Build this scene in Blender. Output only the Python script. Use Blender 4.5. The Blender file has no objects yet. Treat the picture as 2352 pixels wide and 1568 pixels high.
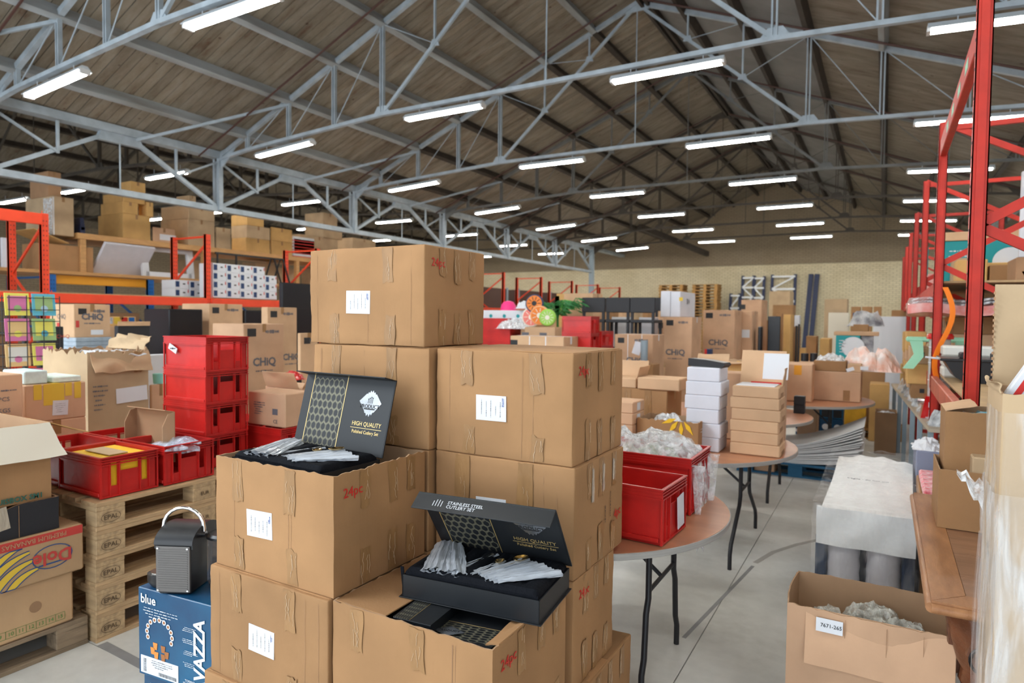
import bpy, bmesh, math, random
from mathutils import Vector, Matrix
import numpy as np
SC = bpy.context.scene
COL = SC.collection
PI = math.pi
# ------------------------------------------------------------------ camera, world, light, exposure
_R = ((0.86608929, -0.02790583, 0.49910981), (0.49977949, 0.02740914, -0.86571889), (0.01047843, 0.99923471, 0.03768553))
FPX = 1484.5
CAM = Vector((0, 0, 1.68))
cd = bpy.data.cameras.new('camera'); co = bpy.data.objects.new('camera', cd); COL.objects.link(co)
mw = Matrix(_R).to_4x4(); mw.translation = CAM; co.matrix_world = mw
cd.sensor_width = 36; cd.lens = FPX * 36 / 2352; cd.clip_start = .05; cd.clip_end = 200
cd.dof.use_dof = True; cd.dof.focus_distance = 2.15; cd.dof.aperture_fstop = 3.4
SC.camera = co
SC.view_settings.view_transform = 'Standard'; SC.view_settings.look = 'None'
SC.view_settings.gamma = 1; SC.view_settings.use_curve_mapping = False
SC.view_settings.exposure = 0.5
W = bpy.data.worlds.new('sky'); SC.world = W; W.use_nodes = True
W.node_tree.nodes['Background'].inputs[0].default_value = (.80, .90, 1.0, 1)
W.node_tree.nodes['Background'].inputs[1].default_value = 1.2
TUBE_POWER = 62.0
def area(name, loc, rot, sx, sy, power, color):
    l = bpy.data.lights.new(name, 'AREA'); l.shape = 'RECTANGLE'; l.size = sx; l.size_y = sy; l.energy = power; l.color = color
    o = bpy.data.objects.new(name, l); COL.objects.link(o); o.location = loc; o.rotation_euler = rot; return o
# daylight entering by the wide loading doors in the end wall behind the photographer, and by the rooflights near it
area('loading_door_daylight', (-5.5, -6.2, 2.6), (math.radians(90), 0, 0), 13, 4.4, 300, (.86, .94, 1))
area('rooflight_daylight', (-7.8, -3.2, 6.2), (0, math.radians(-22), 0), 3.0, 5.0, 560, (.86, .94, 1))
# ------------------------------------------------------------------ helpers
def ray(px, py):
    return Matrix(_R) @ Vector((px - 1176, -(py - 784), -FPX))
def onY(px, py, Y):
    d = ray(px, py); return CAM + d * (Y / d.y)
def onX(px, py, X):
    d = ray(px, py); return CAM + d * (X / d.x)
def onz(px, py, z):
    d = ray(px, py); return CAM + d * ((z - CAM.z) / d.z)
RND = random.Random(7)
NTH = 'first second third fourth fifth sixth seventh eighth ninth tenth eleventh twelfth thirteenth fourteenth fifteenth sixteenth seventeenth eighteenth nineteenth twentieth twenty-first twenty-second twenty-third twenty-fourth'.split()
class MB:
    """collects boxes, bars, tubes ... and links them as ONE mesh object"""
    def __init__(s): s.v = []; s.f = []; s.m = []
    def add(s, v, f, m=0):
        b = len(s.v); s.v += [tuple(p) for p in v]; s.f += [tuple(b + i for i in q) for q in f]; s.m += [m] * len(f); return s
    def box(s, x0, x1, y0, y1, z0, z1, m=0):
        v = [(x, y, z) for z in (z0, z1) for y in (y0, y1) for x in (x0, x1)]
        return s.add(v, [(0, 2, 3, 1), (4, 5, 7, 6), (0, 1, 5, 4), (2, 6, 7, 3), (0, 4, 6, 2), (1, 3, 7, 5)], m)
    def cbox(s, x0, x1, y0, y1, z0, z1, b=.004, m=0):
        """chamfered box"""
        b = min(b, (x1 - x0) * .3, (y1 - y0) * .3, (z1 - z0) * .3)
        v = []; idx = {}
        c = ((x0, x1), (y0, y1), (z0, z1))
        for i in (0, 1):
            for j in (0, 1):
                for k in (0, 1):
                    for a in range(3):
                        p = [c[0][i], c[1][j], c[2][k]]
                        for q in range(3):
                            if q != a: p[q] += b if (i, j, k)[q] == 0 else -b
                        idx[(i, j, k, a)] = len(v); v.append(p)
        f = []
        def F(*q): f.append([idx[t] for t in q])
        for s_ in (0, 1):
            F(*[(s_, j, k, 0) for j, k in ((0, 0), (1, 0), (1, 1), (0, 1))])
            F(*[(j, s_, k, 1) for j, k in ((0, 0), (0, 1), (1, 1), (1, 0))])
            F(*[(j, k, s_, 2) for j, k in ((0, 0), (1, 0), (1, 1), (0, 1))])
        for i in (0, 1):
            for j in (0, 1):
                F((i, j, 0, 0), (i, j, 1, 0), (i, j, 1, 1), (i, j, 0, 1))
                F((i, 0, j, 0), (i, 1, j, 0), (i, 1, j, 2), (i, 0, j, 2))
                F((0, i, j, 1), (1, i, j, 1), (1, i, j, 2), (0, i, j, 2))
                for k in (0, 1): F((i, j, k, 0), (i, j, k, 1), (i, j, k, 2))
        return s.add(v, f, m)
    def bar(s, p, q, w, h, up=(0, 0, 1), m=0):
        """box bar from p to q, w across and h along up"""
        p = Vector(p); q = Vector(q); d = (q - p).normalized(); u = Vector(up)
        if abs(d.dot(u)) > .98: u = Vector((0, 1, 0))
        a = d.cross(u).normalized() * (w / 2); b = a.cross(d).normalized() * (h / 2)
        v = [e + i * a + j * b for e in (p, q) for i, j in ((-1, -1), (1, -1), (1, 1), (-1, 1))]
        return s.add(v, [(0, 1, 2, 3), (7, 6, 5, 4), (0, 4, 5, 1), (1, 5, 6, 2), (2, 6, 7, 3), (3, 7, 4, 0)], m)
    def tube(s, pts, r, n=8, m=0, cap=True):
        pts = [Vector(p) for p in pts]; rings = []
        u = None
        for i, p in enumerate(pts):
            d = (pts[min(i + 1, len(pts) - 1)] - pts[max(i - 1, 0)]).normalized()
            if u is None: u = d.orthogonal().normalized()
            else:
                u = (u - d * u.dot(d)); u = u.normalized() if u.length > 1e-6 else d.orthogonal().normalized()
            w = d.cross(u); rr = r[i] if isinstance(r, (list, tuple)) else r
            rings.append([p + (u * math.cos(2 * PI * k / n) + w * math.sin(2 * PI * k / n)) * rr for k in range(n)])
        v = [p for rg in rings for p in rg]; f = []
        for i in range(len(pts) - 1):
            for k in range(n): f.append((i * n + k, i * n + (k + 1) % n, (i + 1) * n + (k + 1) % n, (i + 1) * n + k))
        if cap: f += [tuple(range(n - 1, -1, -1)), tuple((len(pts) - 1) * n + k for k in range(n))]
        return s.add(v, f, m)
    def lathe(s, prof, c=(0, 0, 0), n=24, m=0):
        v = [(c[0] + r * math.cos(2 * PI * k / n), c[1] + r * math.sin(2 * PI * k / n), c[2] + z) for r, z in prof for k in range(n)]
        f = [(i * n + k, i * n + (k + 1) % n, (i + 1) * n + (k + 1) % n, (i + 1) * n + k) for i in range(len(prof) - 1) for k in range(n)]
        f += [tuple(range(n - 1, -1, -1)), tuple((len(prof) - 1) * n + k for k in range(n))]
        return s.add(v, f, m)
    def prism(s, poly, z0, z1, m=0, T=None):
        """polygon in (x, y) extruded z0..z1; T maps a point"""
        n = len(poly); v = [(x, y, z) for z in (z0, z1) for x, y in poly]
        if T: v = [T(Vector(p)) for p in v]
        return s.add(v, [tuple(range(n - 1, -1, -1)), tuple(range(n, 2 * n))] + [(k, (k + 1) % n, n + (k + 1) % n, n + k) for k in range(n)], m)
    def sheet(s, g, t=.002, m=0):
        """grid of points g[i][j] thickened downward by t"""
        a, b = len(g), len(g[0]); v = [p for r in g for p in r] + [Vector(p) - Vector((0, 0, t)) for r in g for p in r]; n = a * b; f = []
        for i in range(a - 1):
            for j in range(b - 1):
                q = (i * b + j, i * b + j + 1, (i + 1) * b + j + 1, (i + 1) * b + j); f.append(q); f.append(tuple(n + k for k in q[::-1]))
        for i in range(a - 1):
            for j in (0, b - 1): f.append((i * b + j, (i + 1) * b + j, n + (i + 1) * b + j, n + i * b + j))
        for j in range(b - 1):
            for i in (0, a - 1): f.append((i * b + j, i * b + j + 1, n + i * b + j + 1, n + i * b + j))
        return s.add(v, f, m)
    def tf(s, M):
        s.v = [tuple(M @ Vector(p)) for p in s.v]; return s
    def mesh(s, name, mats, smooth=False):
        me = bpy.data.meshes.new(name); me.from_pydata(s.v, [], s.f)
        for mt in (mats if isinstance(mats, (list, tuple)) else [mats]): me.materials.append(mt)
        if max(s.m, default=0): me.polygons.foreach_set('material_index', s.m)
        bm = bmesh.new(); bm.from_mesh(me); bmesh.ops.recalc_face_normals(bm, faces=bm.faces); bm.to_mesh(me); bm.free()
        if smooth:
            me.polygons.foreach_set('use_smooth', [True] * len(me.polygons)); me.set_sharp_from_angle(angle=math.radians(38))
        return me
    def build(s, name, mats, parent=None, smooth=False, **k):
        o = bpy.data.objects.new(name, s.mesh(name, mats, smooth)); COL.objects.link(o)
        if parent: o.parent = parent
        for a, b in k.items(): o[a] = b
        return o
def obj(name, me, parent=None, loc=None, rz=0, **k):
    o = bpy.data.objects.new(name, me); COL.objects.link(o)
    if parent: o.parent = parent
    if loc is not None: o.location = loc
    if rz: o.rotation_euler = (0, 0, rz)
    for a, b in k.items(): o[a] = b
    return o
def thing(name, label, cat, loc=(0, 0, 0), rz=0, group=None):
    o = bpy.data.objects.new(name, None); COL.objects.link(o); o.empty_display_size = .1
    o.location = loc; o.rotation_euler = (0, 0, rz); o['label'] = label; o['category'] = cat
    if group: o['group'] = group
    return o
def tag(o, label, cat, group=None):
    o['label'] = label; o['category'] = cat
    if group: o['group'] = group
    return o
def dup(root, loc, rz=None, label=None, group=None):
    r = root.copy(); COL.objects.link(r); r.location = loc
    if rz is not None: r.rotation_euler = (0, 0, rz)
    if label: r['label'] = label
    if group: r['group'] = group
    for ch in list(root.children):
        c = ch.copy(); COL.objects.link(c); c.parent = r
        for g in ch.children:
            d = g.copy(); COL.objects.link(d); d.parent = c
    return r
def box(name, x0, x1, y0, y1, z0, z1, m, parent=None, b=.003, **k):
    return MB().cbox(x0, x1, y0, y1, z0, z1, b).build(name, m, parent, **k)
FACE = {'S': (PI / 2, 0, 0), 'E': (PI / 2, 0, PI / 2), 'W': (PI / 2, 0, -PI / 2), 'T': (0, 0, 0), 'N': (PI / 2, 0, PI)}
def txt(s, size, loc, face, m, parent=None, name='printed_text', spin=0, align='CENTER', sx=1, bold=0, ext=.0004, shear=0):
    c = bpy.data.curves.new(name, 'FONT'); c.body = s; c.size = size; c.extrude = ext; c.align_x = align; c.align_y = 'CENTER'
    c.resolution_u = 2; c.offset = bold; c.shear = shear; c.space_line = .9
    o0 = bpy.data.objects.new(name, c); me = bpy.data.meshes.new_from_object(o0); me.name = name; me.materials.clear(); me.materials.append(m)
    bpy.data.objects.remove(o0); o = bpy.data.objects.new(name, me); COL.objects.link(o)
    e = FACE[face] if isinstance(face, str) else face
    from mathutils import Euler
    q = Euler(e).to_matrix() @ Matrix.Rotation(spin, 3, 'Z')
    o.matrix_local = Matrix.Translation(loc) @ q.to_4x4() @ Matrix.Diagonal((sx, 1, 1, 1))
    if parent: o.parent = parent
    return o
# ------------------------------------------------------------------ materials
def nd(nt, t, **k):
    n = nt.nodes.new(t)
    for a, b in k.items(): setattr(n, a, b)
    return n
def mat(name, col, rough=.6, metal=0, noise=0, nscale=8, bump=0, bscale=60, stretch=None, coat=0, alpha=1, trans=0, emis=0, emcol=None, spec=.5, col2=None, ior=1.45):
    m = bpy.data.materials.new(name); m.use_nodes = True; nt = m.node_tree; p = nt.nodes['Principled BSDF']
    p.inputs['Base Color'].default_value = (*col, 1); p.inputs['Roughness'].default_value = rough; p.inputs['Metallic'].default_value = metal
    p.inputs['Coat Weight'].default_value = coat; p.inputs['Alpha'].default_value = alpha; p.inputs['Transmission Weight'].default_value = trans
    p.inputs['Specular IOR Level'].default_value = spec; p.inputs['IOR'].default_value = ior
    if emis: p.inputs['Emission Color'].default_value = (*(emcol or col), 1); p.inputs['Emission Strength'].default_value = emis
    if noise or bump:
        tc = nd(nt, 'ShaderNodeTexCoord'); mp = nd(nt, 'ShaderNodeMapping'); nt.links.new(tc.outputs['Object'], mp.inputs[0])
        if stretch: mp.inputs['Scale'].default_value = stretch
    if noise:
        n = nd(nt, 'ShaderNodeTexNoise'); n.inputs['Scale'].default_value = nscale; n.inputs['Detail'].default_value = 5
        nt.links.new(mp.outputs[0], n.inputs['Vector'])
        r = nd(nt, 'ShaderNodeValToRGB'); e = r.color_ramp.elements
        c2 = col2 or tuple(c * (1 - noise) for c in col)
        e[0].position = .32; e[0].color = (*c2, 1); e[1].position = .68; e[1].color = (*col, 1)
        nt.links.new(n.outputs['Fac'], r.inputs[0]); nt.links.new(r.outputs[0], p.inputs['Base Color'])
    if bump:
        n = nd(nt, 'ShaderNodeTexNoise'); n.inputs['Scale'].default_value = bscale; n.inputs['Detail'].default_value = 4
        nt.links.new(mp.outputs[0], n.inputs['Vector']); b = nd(nt, 'ShaderNodeBump'); b.inputs['Strength'].default_value = bump; b.inputs['Distance'].default_value = .01
        nt.links.new(n.outputs['Fac'], b.inputs['Height']); nt.links.new(b.outputs[0], p.inputs['Normal'])
    return m
def cardmat(name, col, seed=0, corr=1.0):
    """corrugated board: colour drift, fibre specks and faint flute ribs"""
    m = bpy.data.materials.new(name); m.use_nodes = True; nt = m.node_tree; p = nt.nodes['Principled BSDF']; L = nt.links.new
    p.inputs['Roughness'].default_value = .82; p.inputs['Specular IOR Level'].default_value = .25
    tc = nd(nt, 'ShaderNodeTexCoord'); oi = nd(nt, 'ShaderNodeObjectInfo')
    ad = nd(nt, 'ShaderNodeVectorMath', operation='ADD'); sc = nd(nt, 'ShaderNodeVectorMath', operation='SCALE')
    cm = nd(nt, 'ShaderNodeCombineXYZ')
    for i in range(3): L(oi.outputs['Random'], cm.inputs[i])
    sc.inputs['Scale'].default_value = 9 + seed; L(cm.outputs[0], sc.inputs[0]); L(tc.outputs['Object'], ad.inputs[0]); L(sc.outputs[0], ad.inputs[1])
    n1 = nd(nt, 'ShaderNodeTexNoise'); n1.inputs['Scale'].default_value = 3.5; n1.inputs['Detail'].default_value = 6; L(ad.outputs[0], n1.inputs['Vector'])
    r = nd(nt, 'ShaderNodeValToRGB'); e = r.color_ramp.elements
    e[0].position = .3; e[0].color = (*(c * .86 for c in col), 1); e[1].position = .7; e[1].color = (*(min(1, c * 1.08) for c in col), 1); L(n1.outputs['Fac'], r.inputs[0])
    hs = nd(nt, 'ShaderNodeHueSaturation'); mr = nd(nt, 'ShaderNodeMapRange'); mr.inputs['To Min'].default_value = .88; mr.inputs['To Max'].default_value = 1.08
    L(oi.outputs['Random'], mr.inputs[0]); L(mr.outputs[0], hs.inputs['Value']); L(r.outputs[0], hs.inputs['Color']); L(hs.outputs[0], p.inputs['Base Color'])
    mp = nd(nt, 'ShaderNodeMapping'); mp.inputs['Scale'].default_value = (150, 150, 1.2); L(ad.outputs[0], mp.inputs[0])
    n2 = nd(nt, 'ShaderNodeTexNoise'); n2.inputs['Scale'].default_value = 1; n2.inputs['Detail'].default_value = 1; L(mp.outputs[0], n2.inputs['Vector'])
    n3 = nd(nt, 'ShaderNodeTexNoise'); n3.inputs['Scale'].default_value = 9; n3.inputs['Detail'].default_value = 4; L(ad.outputs[0], n3.inputs['Vector'])
    mx = nd(nt, 'ShaderNodeMath', operation='MULTIPLY_ADD'); mx.inputs[1].default_value = .12 * corr; L(n2.outputs['Fac'], mx.inputs[0]); L(n3.outputs['Fac'], mx.inputs[2])
    b = nd(nt, 'ShaderNodeBump'); b.inputs['Strength'].default_value = .35; b.inputs['Distance'].default_value = .006; L(mx.outputs[0], b.inputs['Height']); L(b.outputs[0], p.inputs['Normal'])
    return m
def filmmat(name, tint=(.93, .95, .97), opac=.35, rough=.2, scale=(1, 1, .35)):
    """clear wrap: see-through with glossy crinkles and milky folds"""
    m = bpy.data.materials.new(name); m.use_nodes = True; nt = m.node_tree; L = nt.links.new
    p = nt.nodes['Principled BSDF']; p.inputs['Base Color'].default_value = (*tint, 1); p.inputs['Roughness'].default_value = rough; p.inputs['Specular IOR Level'].default_value = .7
    tc = nd(nt, 'ShaderNodeTexCoord'); mp = nd(nt, 'ShaderNodeMapping'); mp.inputs['Scale'].default_value = scale; mp.inputs['Rotation'].default_value = (.25, .45, .2)
    L(tc.outputs['Object'], mp.inputs[0])
    n = nd(nt, 'ShaderNodeTexNoise'); n.inputs['Scale'].default_value = 26; n.inputs['Detail'].default_value = 4; n.inputs['Distortion'].default_value = .6; L(mp.outputs[0], n.inputs['Vector'])
    b = nd(nt, 'ShaderNodeBump'); b.inputs['Strength'].default_value = .35; b.inputs['Distance'].default_value = .01; L(n.outputs['Fac'], b.inputs['Height']); L(b.outputs[0], p.inputs['Normal'])
    mr = nd(nt, 'ShaderNodeMapRange'); mr.inputs['From Min'].default_value = .42; mr.inputs['From Max'].default_value = .74; mr.inputs['To Min'].default_value = opac * .35; mr.inputs['To Max'].default_value = min(.95, opac * 2.2)
    L(n.outputs['Fac'], mr.inputs[0])
    tr = nd(nt, 'ShaderNodeBsdfTransparent'); mx = nd(nt, 'ShaderNodeMixShader'); out = nt.nodes['Material Output']
    L(mr.outputs[0], mx.inputs[0]); L(tr.outputs[0], mx.inputs[1]); L(p.outputs[0], mx.inputs[2]); L(mx.outputs[0], out.inputs[0])
    return m
M = {}
M['card'] = cardmat('brown cardboard', (.375, .205, .094))
M['cardL'] = cardmat('light cardboard', (.62, .40, .24), 3)
M['cardP'] = cardmat('pinkish cardboard', (.60, .375, .235), 5)
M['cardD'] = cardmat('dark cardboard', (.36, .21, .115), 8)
M['cardG'] = cardmat('grey brown cardboard', (.50, .36, .22), 11)
M['cardin'] = cardmat('inner cardboard', (.46, .29, .17), 2)
M['cardY'] = cardmat('golden cardboard', (.66, .40, .15), 6)
M['tape'] = mat('brown parcel tape', (.36, .195, .080), .38, noise=.22, nscale=14, bump=.3, bscale=26, stretch=(1.5, 1.5, .5), spec=.4)
M['crinkle_glint'] = mat('pale tape crinkle', (.66, .50, .34), .3)  # highlights on wrinkled tape, painted as a pale colour
M['tapeclear'] = mat('clear parcel tape', (.62, .52, .40), .16, noise=.35, nscale=20, bump=.7, bscale=34, stretch=(2, 2, .4), coat=.6)
M['white'] = mat('white paper', (.70, .72, .76), .6)
M['whitecard'] = mat('white card', (.72, .73, .80), .6, noise=.06)
M['ink'] = mat('black ink', (.02, .02, .022), .6)
M['greyink'] = mat('grey ink', (.12, .12, .14), .7)
M['redink'] = mat('red ink', (.55, .02, .015), .6)
M['blueink'] = mat('blue ink', (.03, .07, .30), .6)
M['red'] = mat('red crate plastic', (.58, .016, .013), .38, noise=.3, nscale=5, bump=.12, bscale=18, coat=.1)
M['redsteel'] = mat('red painted steel', (.54, .022, .008), .5, noise=.22, nscale=9)
M['redsteelB'] = mat('bright orange red steel', (.80, .065, .02), .45, noise=.12, nscale=6)
M['bluesteel'] = mat('blue painted steel', (.01, .13, .42), .45, noise=.1)
M['navysteel'] = mat('dark blue steel', (.012, .02, .07), .5, noise=.1)
M['yelsteel'] = mat('orange yellow steel', (.75, .33, .02), .5)
M['greysteel'] = mat('grey painted steel', (.30, .38, .44), .45, noise=.08)
M['truss'] = mat('pale grey blue painted steel', (.42, .49, .55), .5, noise=.25, nscale=5, bump=.15, bscale=30)
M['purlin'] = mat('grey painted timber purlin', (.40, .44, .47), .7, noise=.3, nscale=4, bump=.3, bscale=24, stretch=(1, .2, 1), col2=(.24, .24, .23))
M['trussM'] = mat('part shaded truss steel', (.17, .175, .17), .6, noise=.25, nscale=5)  # truss paint with the dimmer light further down the hall put into its colour
M['trussD'] = mat('shaded truss steel', (.075, .062, .048), .65, noise=.25, nscale=5)  # truss paint darkened again, shade of the far roof in its colour
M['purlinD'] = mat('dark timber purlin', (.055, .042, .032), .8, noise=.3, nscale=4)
M['brownpipe'] = mat('brown painted pipe', (.075, .030, .022), .6)
M['black'] = mat('black plastic', (.012, .012, .014), .35)
M['blackmat'] = mat('matt black card', (.018, .018, .022), .55)
M['chrome'] = mat('chrome', (.8, .8, .82), .08, metal=1)
M['wood'] = mat('raw pine', (.58, .40, .22), .7, noise=.35, nscale=6, bump=.25, bscale=30, stretch=(1, 7, 7))
M['woodY'] = mat('raw pine along the hall', (.60, .40, .215), .7, noise=.35, nscale=6, bump=.25, bscale=30, stretch=(7, 1, 7))
M['woodold'] = mat('weathered pine', (.33, .24, .155), .8, noise=.4, nscale=6, bump=.3, bscale=30, stretch=(7, 1, 7))
M['timber'] = mat('orange timber', (.62, .34, .13), .6, noise=.2, nscale=5, stretch=(5, 1, 5))
M['film'] = filmmat('clear wrap', opac=.10)
M['filmS'] = filmmat('stretch wrap', opac=.24, scale=(1, 1, .12))
M['filmW'] = filmmat('milky wrap', opac=.5, scale=(1, 1, 1))
# ================================================================== the hall
XR, HS, YS = -4.5, 7.7, [-3.26, .74, 4.74, 8.74, 12.72, 16.7, 20.7, 24.7, 28.7]
YW = 32.9          # far gable wall
def zroof(x):      # underside of the boards, repeating bays
    d = (x - XR + HS) % (2 * HS) - HS
    return 8.16 - .405 * abs(d)
# floor: concrete slabs with joints, each slab a part
cm = bpy.data.materials.new('hall concrete'); cm.use_nodes = True; nt = cm.node_tree; p = nt.nodes['Principled BSDF']; L = nt.links.new
tc = nd(nt, 'ShaderNodeNewGeometry'); n1 = nd(nt, 'ShaderNodeTexNoise'); n1.inputs['Scale'].default_value = .9; n1.inputs['Detail'].default_value = 8; n1.inputs['Roughness'].default_value = .65
L(tc.outputs['Position'], n1.inputs['Vector']); r = nd(nt, 'ShaderNodeValToRGB'); e = r.color_ramp.elements
e[0].position = .34; e[0].color = (.44, .43, .39, 1); e[1].position = .62; e[1].color = (.66, .66, .63, 1); e2 = e.new(.45); e2.color = (.57, .565, .53, 1)
n2 = nd(nt, 'ShaderNodeTexNoise'); n2.inputs['Scale'].default_value = 14; n2.inputs['Detail'].default_value = 6; L(tc.outputs['Position'], n2.inputs['Vector'])
mx = nd(nt, 'ShaderNodeMix', data_type='RGBA', blend_type='MULTIPLY'); mx.inputs[0].default_value = .2
L(n1.outputs['Fac'], r.inputs[0]); L(r.outputs[0], mx.inputs[6]); L(n2.outputs['Fac'], mx.inputs[7])
mr = nd(nt, 'ShaderNodeHueSaturation'); mr.inputs['Value'].default_value = 1.22; L(mx.outputs[2], mr.inputs['Color']); L(mr.outputs[0], p.inputs['Base Color'])
p.inputs['Roughness'].default_value = .42; bp = nd(nt, 'ShaderNodeBump'); bp.inputs['Strength'].default_value = .15; L(n2.outputs['Fac'], bp.inputs['Height']); L(bp.outputs[0], p.inputs['Normal'])
M['joint'] = mat('dark joint filler', (.27, .265, .25), .7, noise=.2)
fl = MB().box(-28.2, 11.6, -7, YW + .3, -.3, -.012).build('floor', M['joint'], kind='structure')
xs = [-28, -24, -20, -16, -12, -8, -4.4, -.80, 3.2, 7.2, 11.4]; ys = [-7, -2.3, 1.735, 5.9, 10, 14, 18, 22, 26, 30, YW + .2]
for i in range(len(xs) - 1):
    for j in range(len(ys) - 1):
        MB().box(xs[i] + .003, xs[i + 1] - .003, ys[j] + .003, ys[j + 1] - .003, -.012, 0).build('slab', cm, fl)
pts = [onz(x, y, .0006) for x, y in ((1735, 1292), (1775, 1268), (1830, 1250), (1890, 1237))]
tyre = MB()
for a, b in zip(pts, pts[1:]): tyre.bar(a, b, .035, .001)
tyre.build('tyre_mark', mat('tyre rubber mark', (.36, .34, .31), .7), fl)
# dark tape lines on the floor
M['floortape'] = mat('grey floor tape', (.30, .30, .30), .6, noise=.2)
MB().bar((-.873, 3.36, .0006), (-.735, 4.6, .0006), .022, .001).build('tape_line', M['floortape'], fl)
MB().bar((-3.40, 1.76, .0006), (-2.6, 1.735, .0006), .05, .001).build('tape_line', M['floortape'], fl)
# far gable wall of painted brick: cream below, brown above a string course, paint plus shade above the lamps in its colour
def brickmat(name, c1, c2, cm_, sc=1.0):
    m = bpy.data.materials.new(name); m.use_nodes = True; nt = m.node_tree; p = nt.nodes['Principled BSDF']; L = nt.links.new
    g = nd(nt, 'ShaderNodeNewGeometry'); sp = nd(nt, 'ShaderNodeSeparateXYZ'); cb = nd(nt, 'ShaderNodeCombineXYZ'); ax = nd(nt, 'ShaderNodeMath', operation='ADD')
    L(g.outputs['Position'], sp.inputs[0]); L(sp.outputs[0], ax.inputs[0]); L(sp.outputs[1], ax.inputs[1]); L(ax.outputs[0], cb.inputs[0]); L(sp.outputs[2], cb.inputs[1])
    b = nd(nt, 'ShaderNodeTexBrick'); b.inputs['Color1'].default_value = (*c1, 1); b.inputs['Color2'].default_value = (*c2, 1); b.inputs['Mortar'].default_value = (*cm_, 1)
    b.inputs['Scale'].default_value = 1; b.inputs['Brick Width'].default_value = .26 * sc; b.inputs['Row Height'].default_value = .085 * sc; b.inputs['Mortar Size'].default_value = .010
    L(cb.outputs[0], b.inputs['Vector']); n = nd(nt, 'ShaderNodeTexNoise'); n.inputs['Scale'].default_value = .7; n.inputs['Detail'].default_value = 7; L(g.outputs['Position'], n.inputs['Vector'])
    r = nd(nt, 'ShaderNodeValToRGB'); e = r.color_ramp.elements; e[0].position = .35; e[0].color = (.88, .86, .82, 1); e[1].position = .6; e[1].color = (1, 1, 1, 1); L(n.outputs['Fac'], r.inputs[0])
    mx = nd(nt, 'ShaderNodeMix', data_type='RGBA', blend_type='MULTIPLY'); mx.inputs[0].default_value = 1; L(b.outputs['Color'], mx.inputs[6]); L(r.outputs[0], mx.inputs[7]); L(mx.outputs[2], p.inputs['Base Color'])
    p.inputs['Roughness'].default_value = .8; bb = nd(nt, 'ShaderNodeBump'); bb.inputs['Strength'].default_value = .5; bb.inputs['Distance'].default_value = .01; L(b.outputs['Fac'], bb.inputs['Height']); bb.invert = True; L(bb.outputs[0], p.inputs['Normal'])
    return m
M['brickC'] = brickmat('cream painted brick', (.80, .71, .50), (.72, .63, .43), (.46, .39, .26))
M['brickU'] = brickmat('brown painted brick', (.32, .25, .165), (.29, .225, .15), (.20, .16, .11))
wb = MB(); wb.box(-28, 11.4, YW, YW + .3, 0, 4.26)
wf = wb.build('wall_back', M['brickC'], kind='structure')
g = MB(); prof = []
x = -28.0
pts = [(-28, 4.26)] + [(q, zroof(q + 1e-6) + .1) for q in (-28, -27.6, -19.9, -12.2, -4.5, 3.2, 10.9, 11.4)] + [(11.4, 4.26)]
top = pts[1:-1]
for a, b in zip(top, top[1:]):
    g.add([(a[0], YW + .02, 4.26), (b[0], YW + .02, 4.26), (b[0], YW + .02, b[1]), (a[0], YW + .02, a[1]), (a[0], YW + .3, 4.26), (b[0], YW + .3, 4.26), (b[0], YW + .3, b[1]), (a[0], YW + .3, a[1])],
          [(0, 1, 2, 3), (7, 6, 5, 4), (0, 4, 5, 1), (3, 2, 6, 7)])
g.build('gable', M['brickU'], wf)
MB().box(-28, 11.4, YW - .04, YW + .02, 4.22, 4.29).build('string_course', M['brickC'], wf)
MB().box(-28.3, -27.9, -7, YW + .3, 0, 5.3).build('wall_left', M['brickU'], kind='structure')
MB().box(11.2, 11.6, -7, YW + .3, 0, 5.3).build('wall_right', M['brickC'], kind='structure')
# ceiling boards
cb = bpy.data.materials.new('stained roof boards'); cb.use_nodes = True; nt = cb.node_tree; p = nt.nodes['Principled BSDF']; L = nt.links.new
gg = nd(nt, 'ShaderNodeNewGeometry'); mp = nd(nt, 'ShaderNodeMapping'); mp.inputs['Scale'].default_value = (.8, 3.2, .8); L(gg.outputs['Position'], mp.inputs[0])
n1 = nd(nt, 'ShaderNodeTexNoise'); n1.inputs['Scale'].default_value = 1.6; n1.inputs['Detail'].default_value = 7; n1.inputs['Roughness'].default_value = .7; L(mp.outputs[0], n1.inputs['Vector'])
r = nd(nt, 'ShaderNodeValToRGB'); e = r.color_ramp.elements; e[0].position = .30; e[0].color = (.125, .07, .04, 1); e[1].position = .64; e[1].color = (.28, .245, .195, 1); e3 = e.new(.42); e3.color = (.20, .162, .115, 1)
L(n1.outputs['Fac'], r.inputs[0]); oi = nd(nt, 'ShaderNodeObjectInfo'); hs = nd(nt, 'ShaderNodeHueSaturation'); m2 = nd(nt, 'ShaderNodeMapRange'); m2.inputs['To Min'].default_value = .85; m2.inputs['To Max'].default_value = 1.12
L(oi.outputs['Random'], m2.inputs[0]); L(m2.outputs[0], hs.inputs['Value']); L(r.outputs[0], hs.inputs['Color'])
kn = nd(nt, 'ShaderNodeTexVoronoi'); kn.inputs['Scale'].default_value = 2.6; L(gg.outputs['Position'], kn.inputs['Vector']); kr = nd(nt, 'ShaderNodeValToRGB'); ke = kr.color_ramp.elements; ke[0].position = .05; ke[0].color = (.35, .2, .12, 1); ke[1].position = .09; ke[1].color = (1, 1, 1, 1); L(kn.outputs['Distance'], kr.inputs[0])
mx = nd(nt, 'ShaderNodeMix', data_type='RGBA', blend_type='MULTIPLY'); mx.inputs[0].default_value = .8; L(hs.outputs[0], mx.inputs[6]); L(kr.outputs[0], mx.inputs[7]); L(mx.outputs[2], p.inputs['Base Color']); p.inputs['Roughness'].default_value = .8
M['board'] = cb
M['panelgrey'] = mat('grey roof panels', (.23, .225, .22), .75, noise=.25, nscale=1.5)
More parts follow.
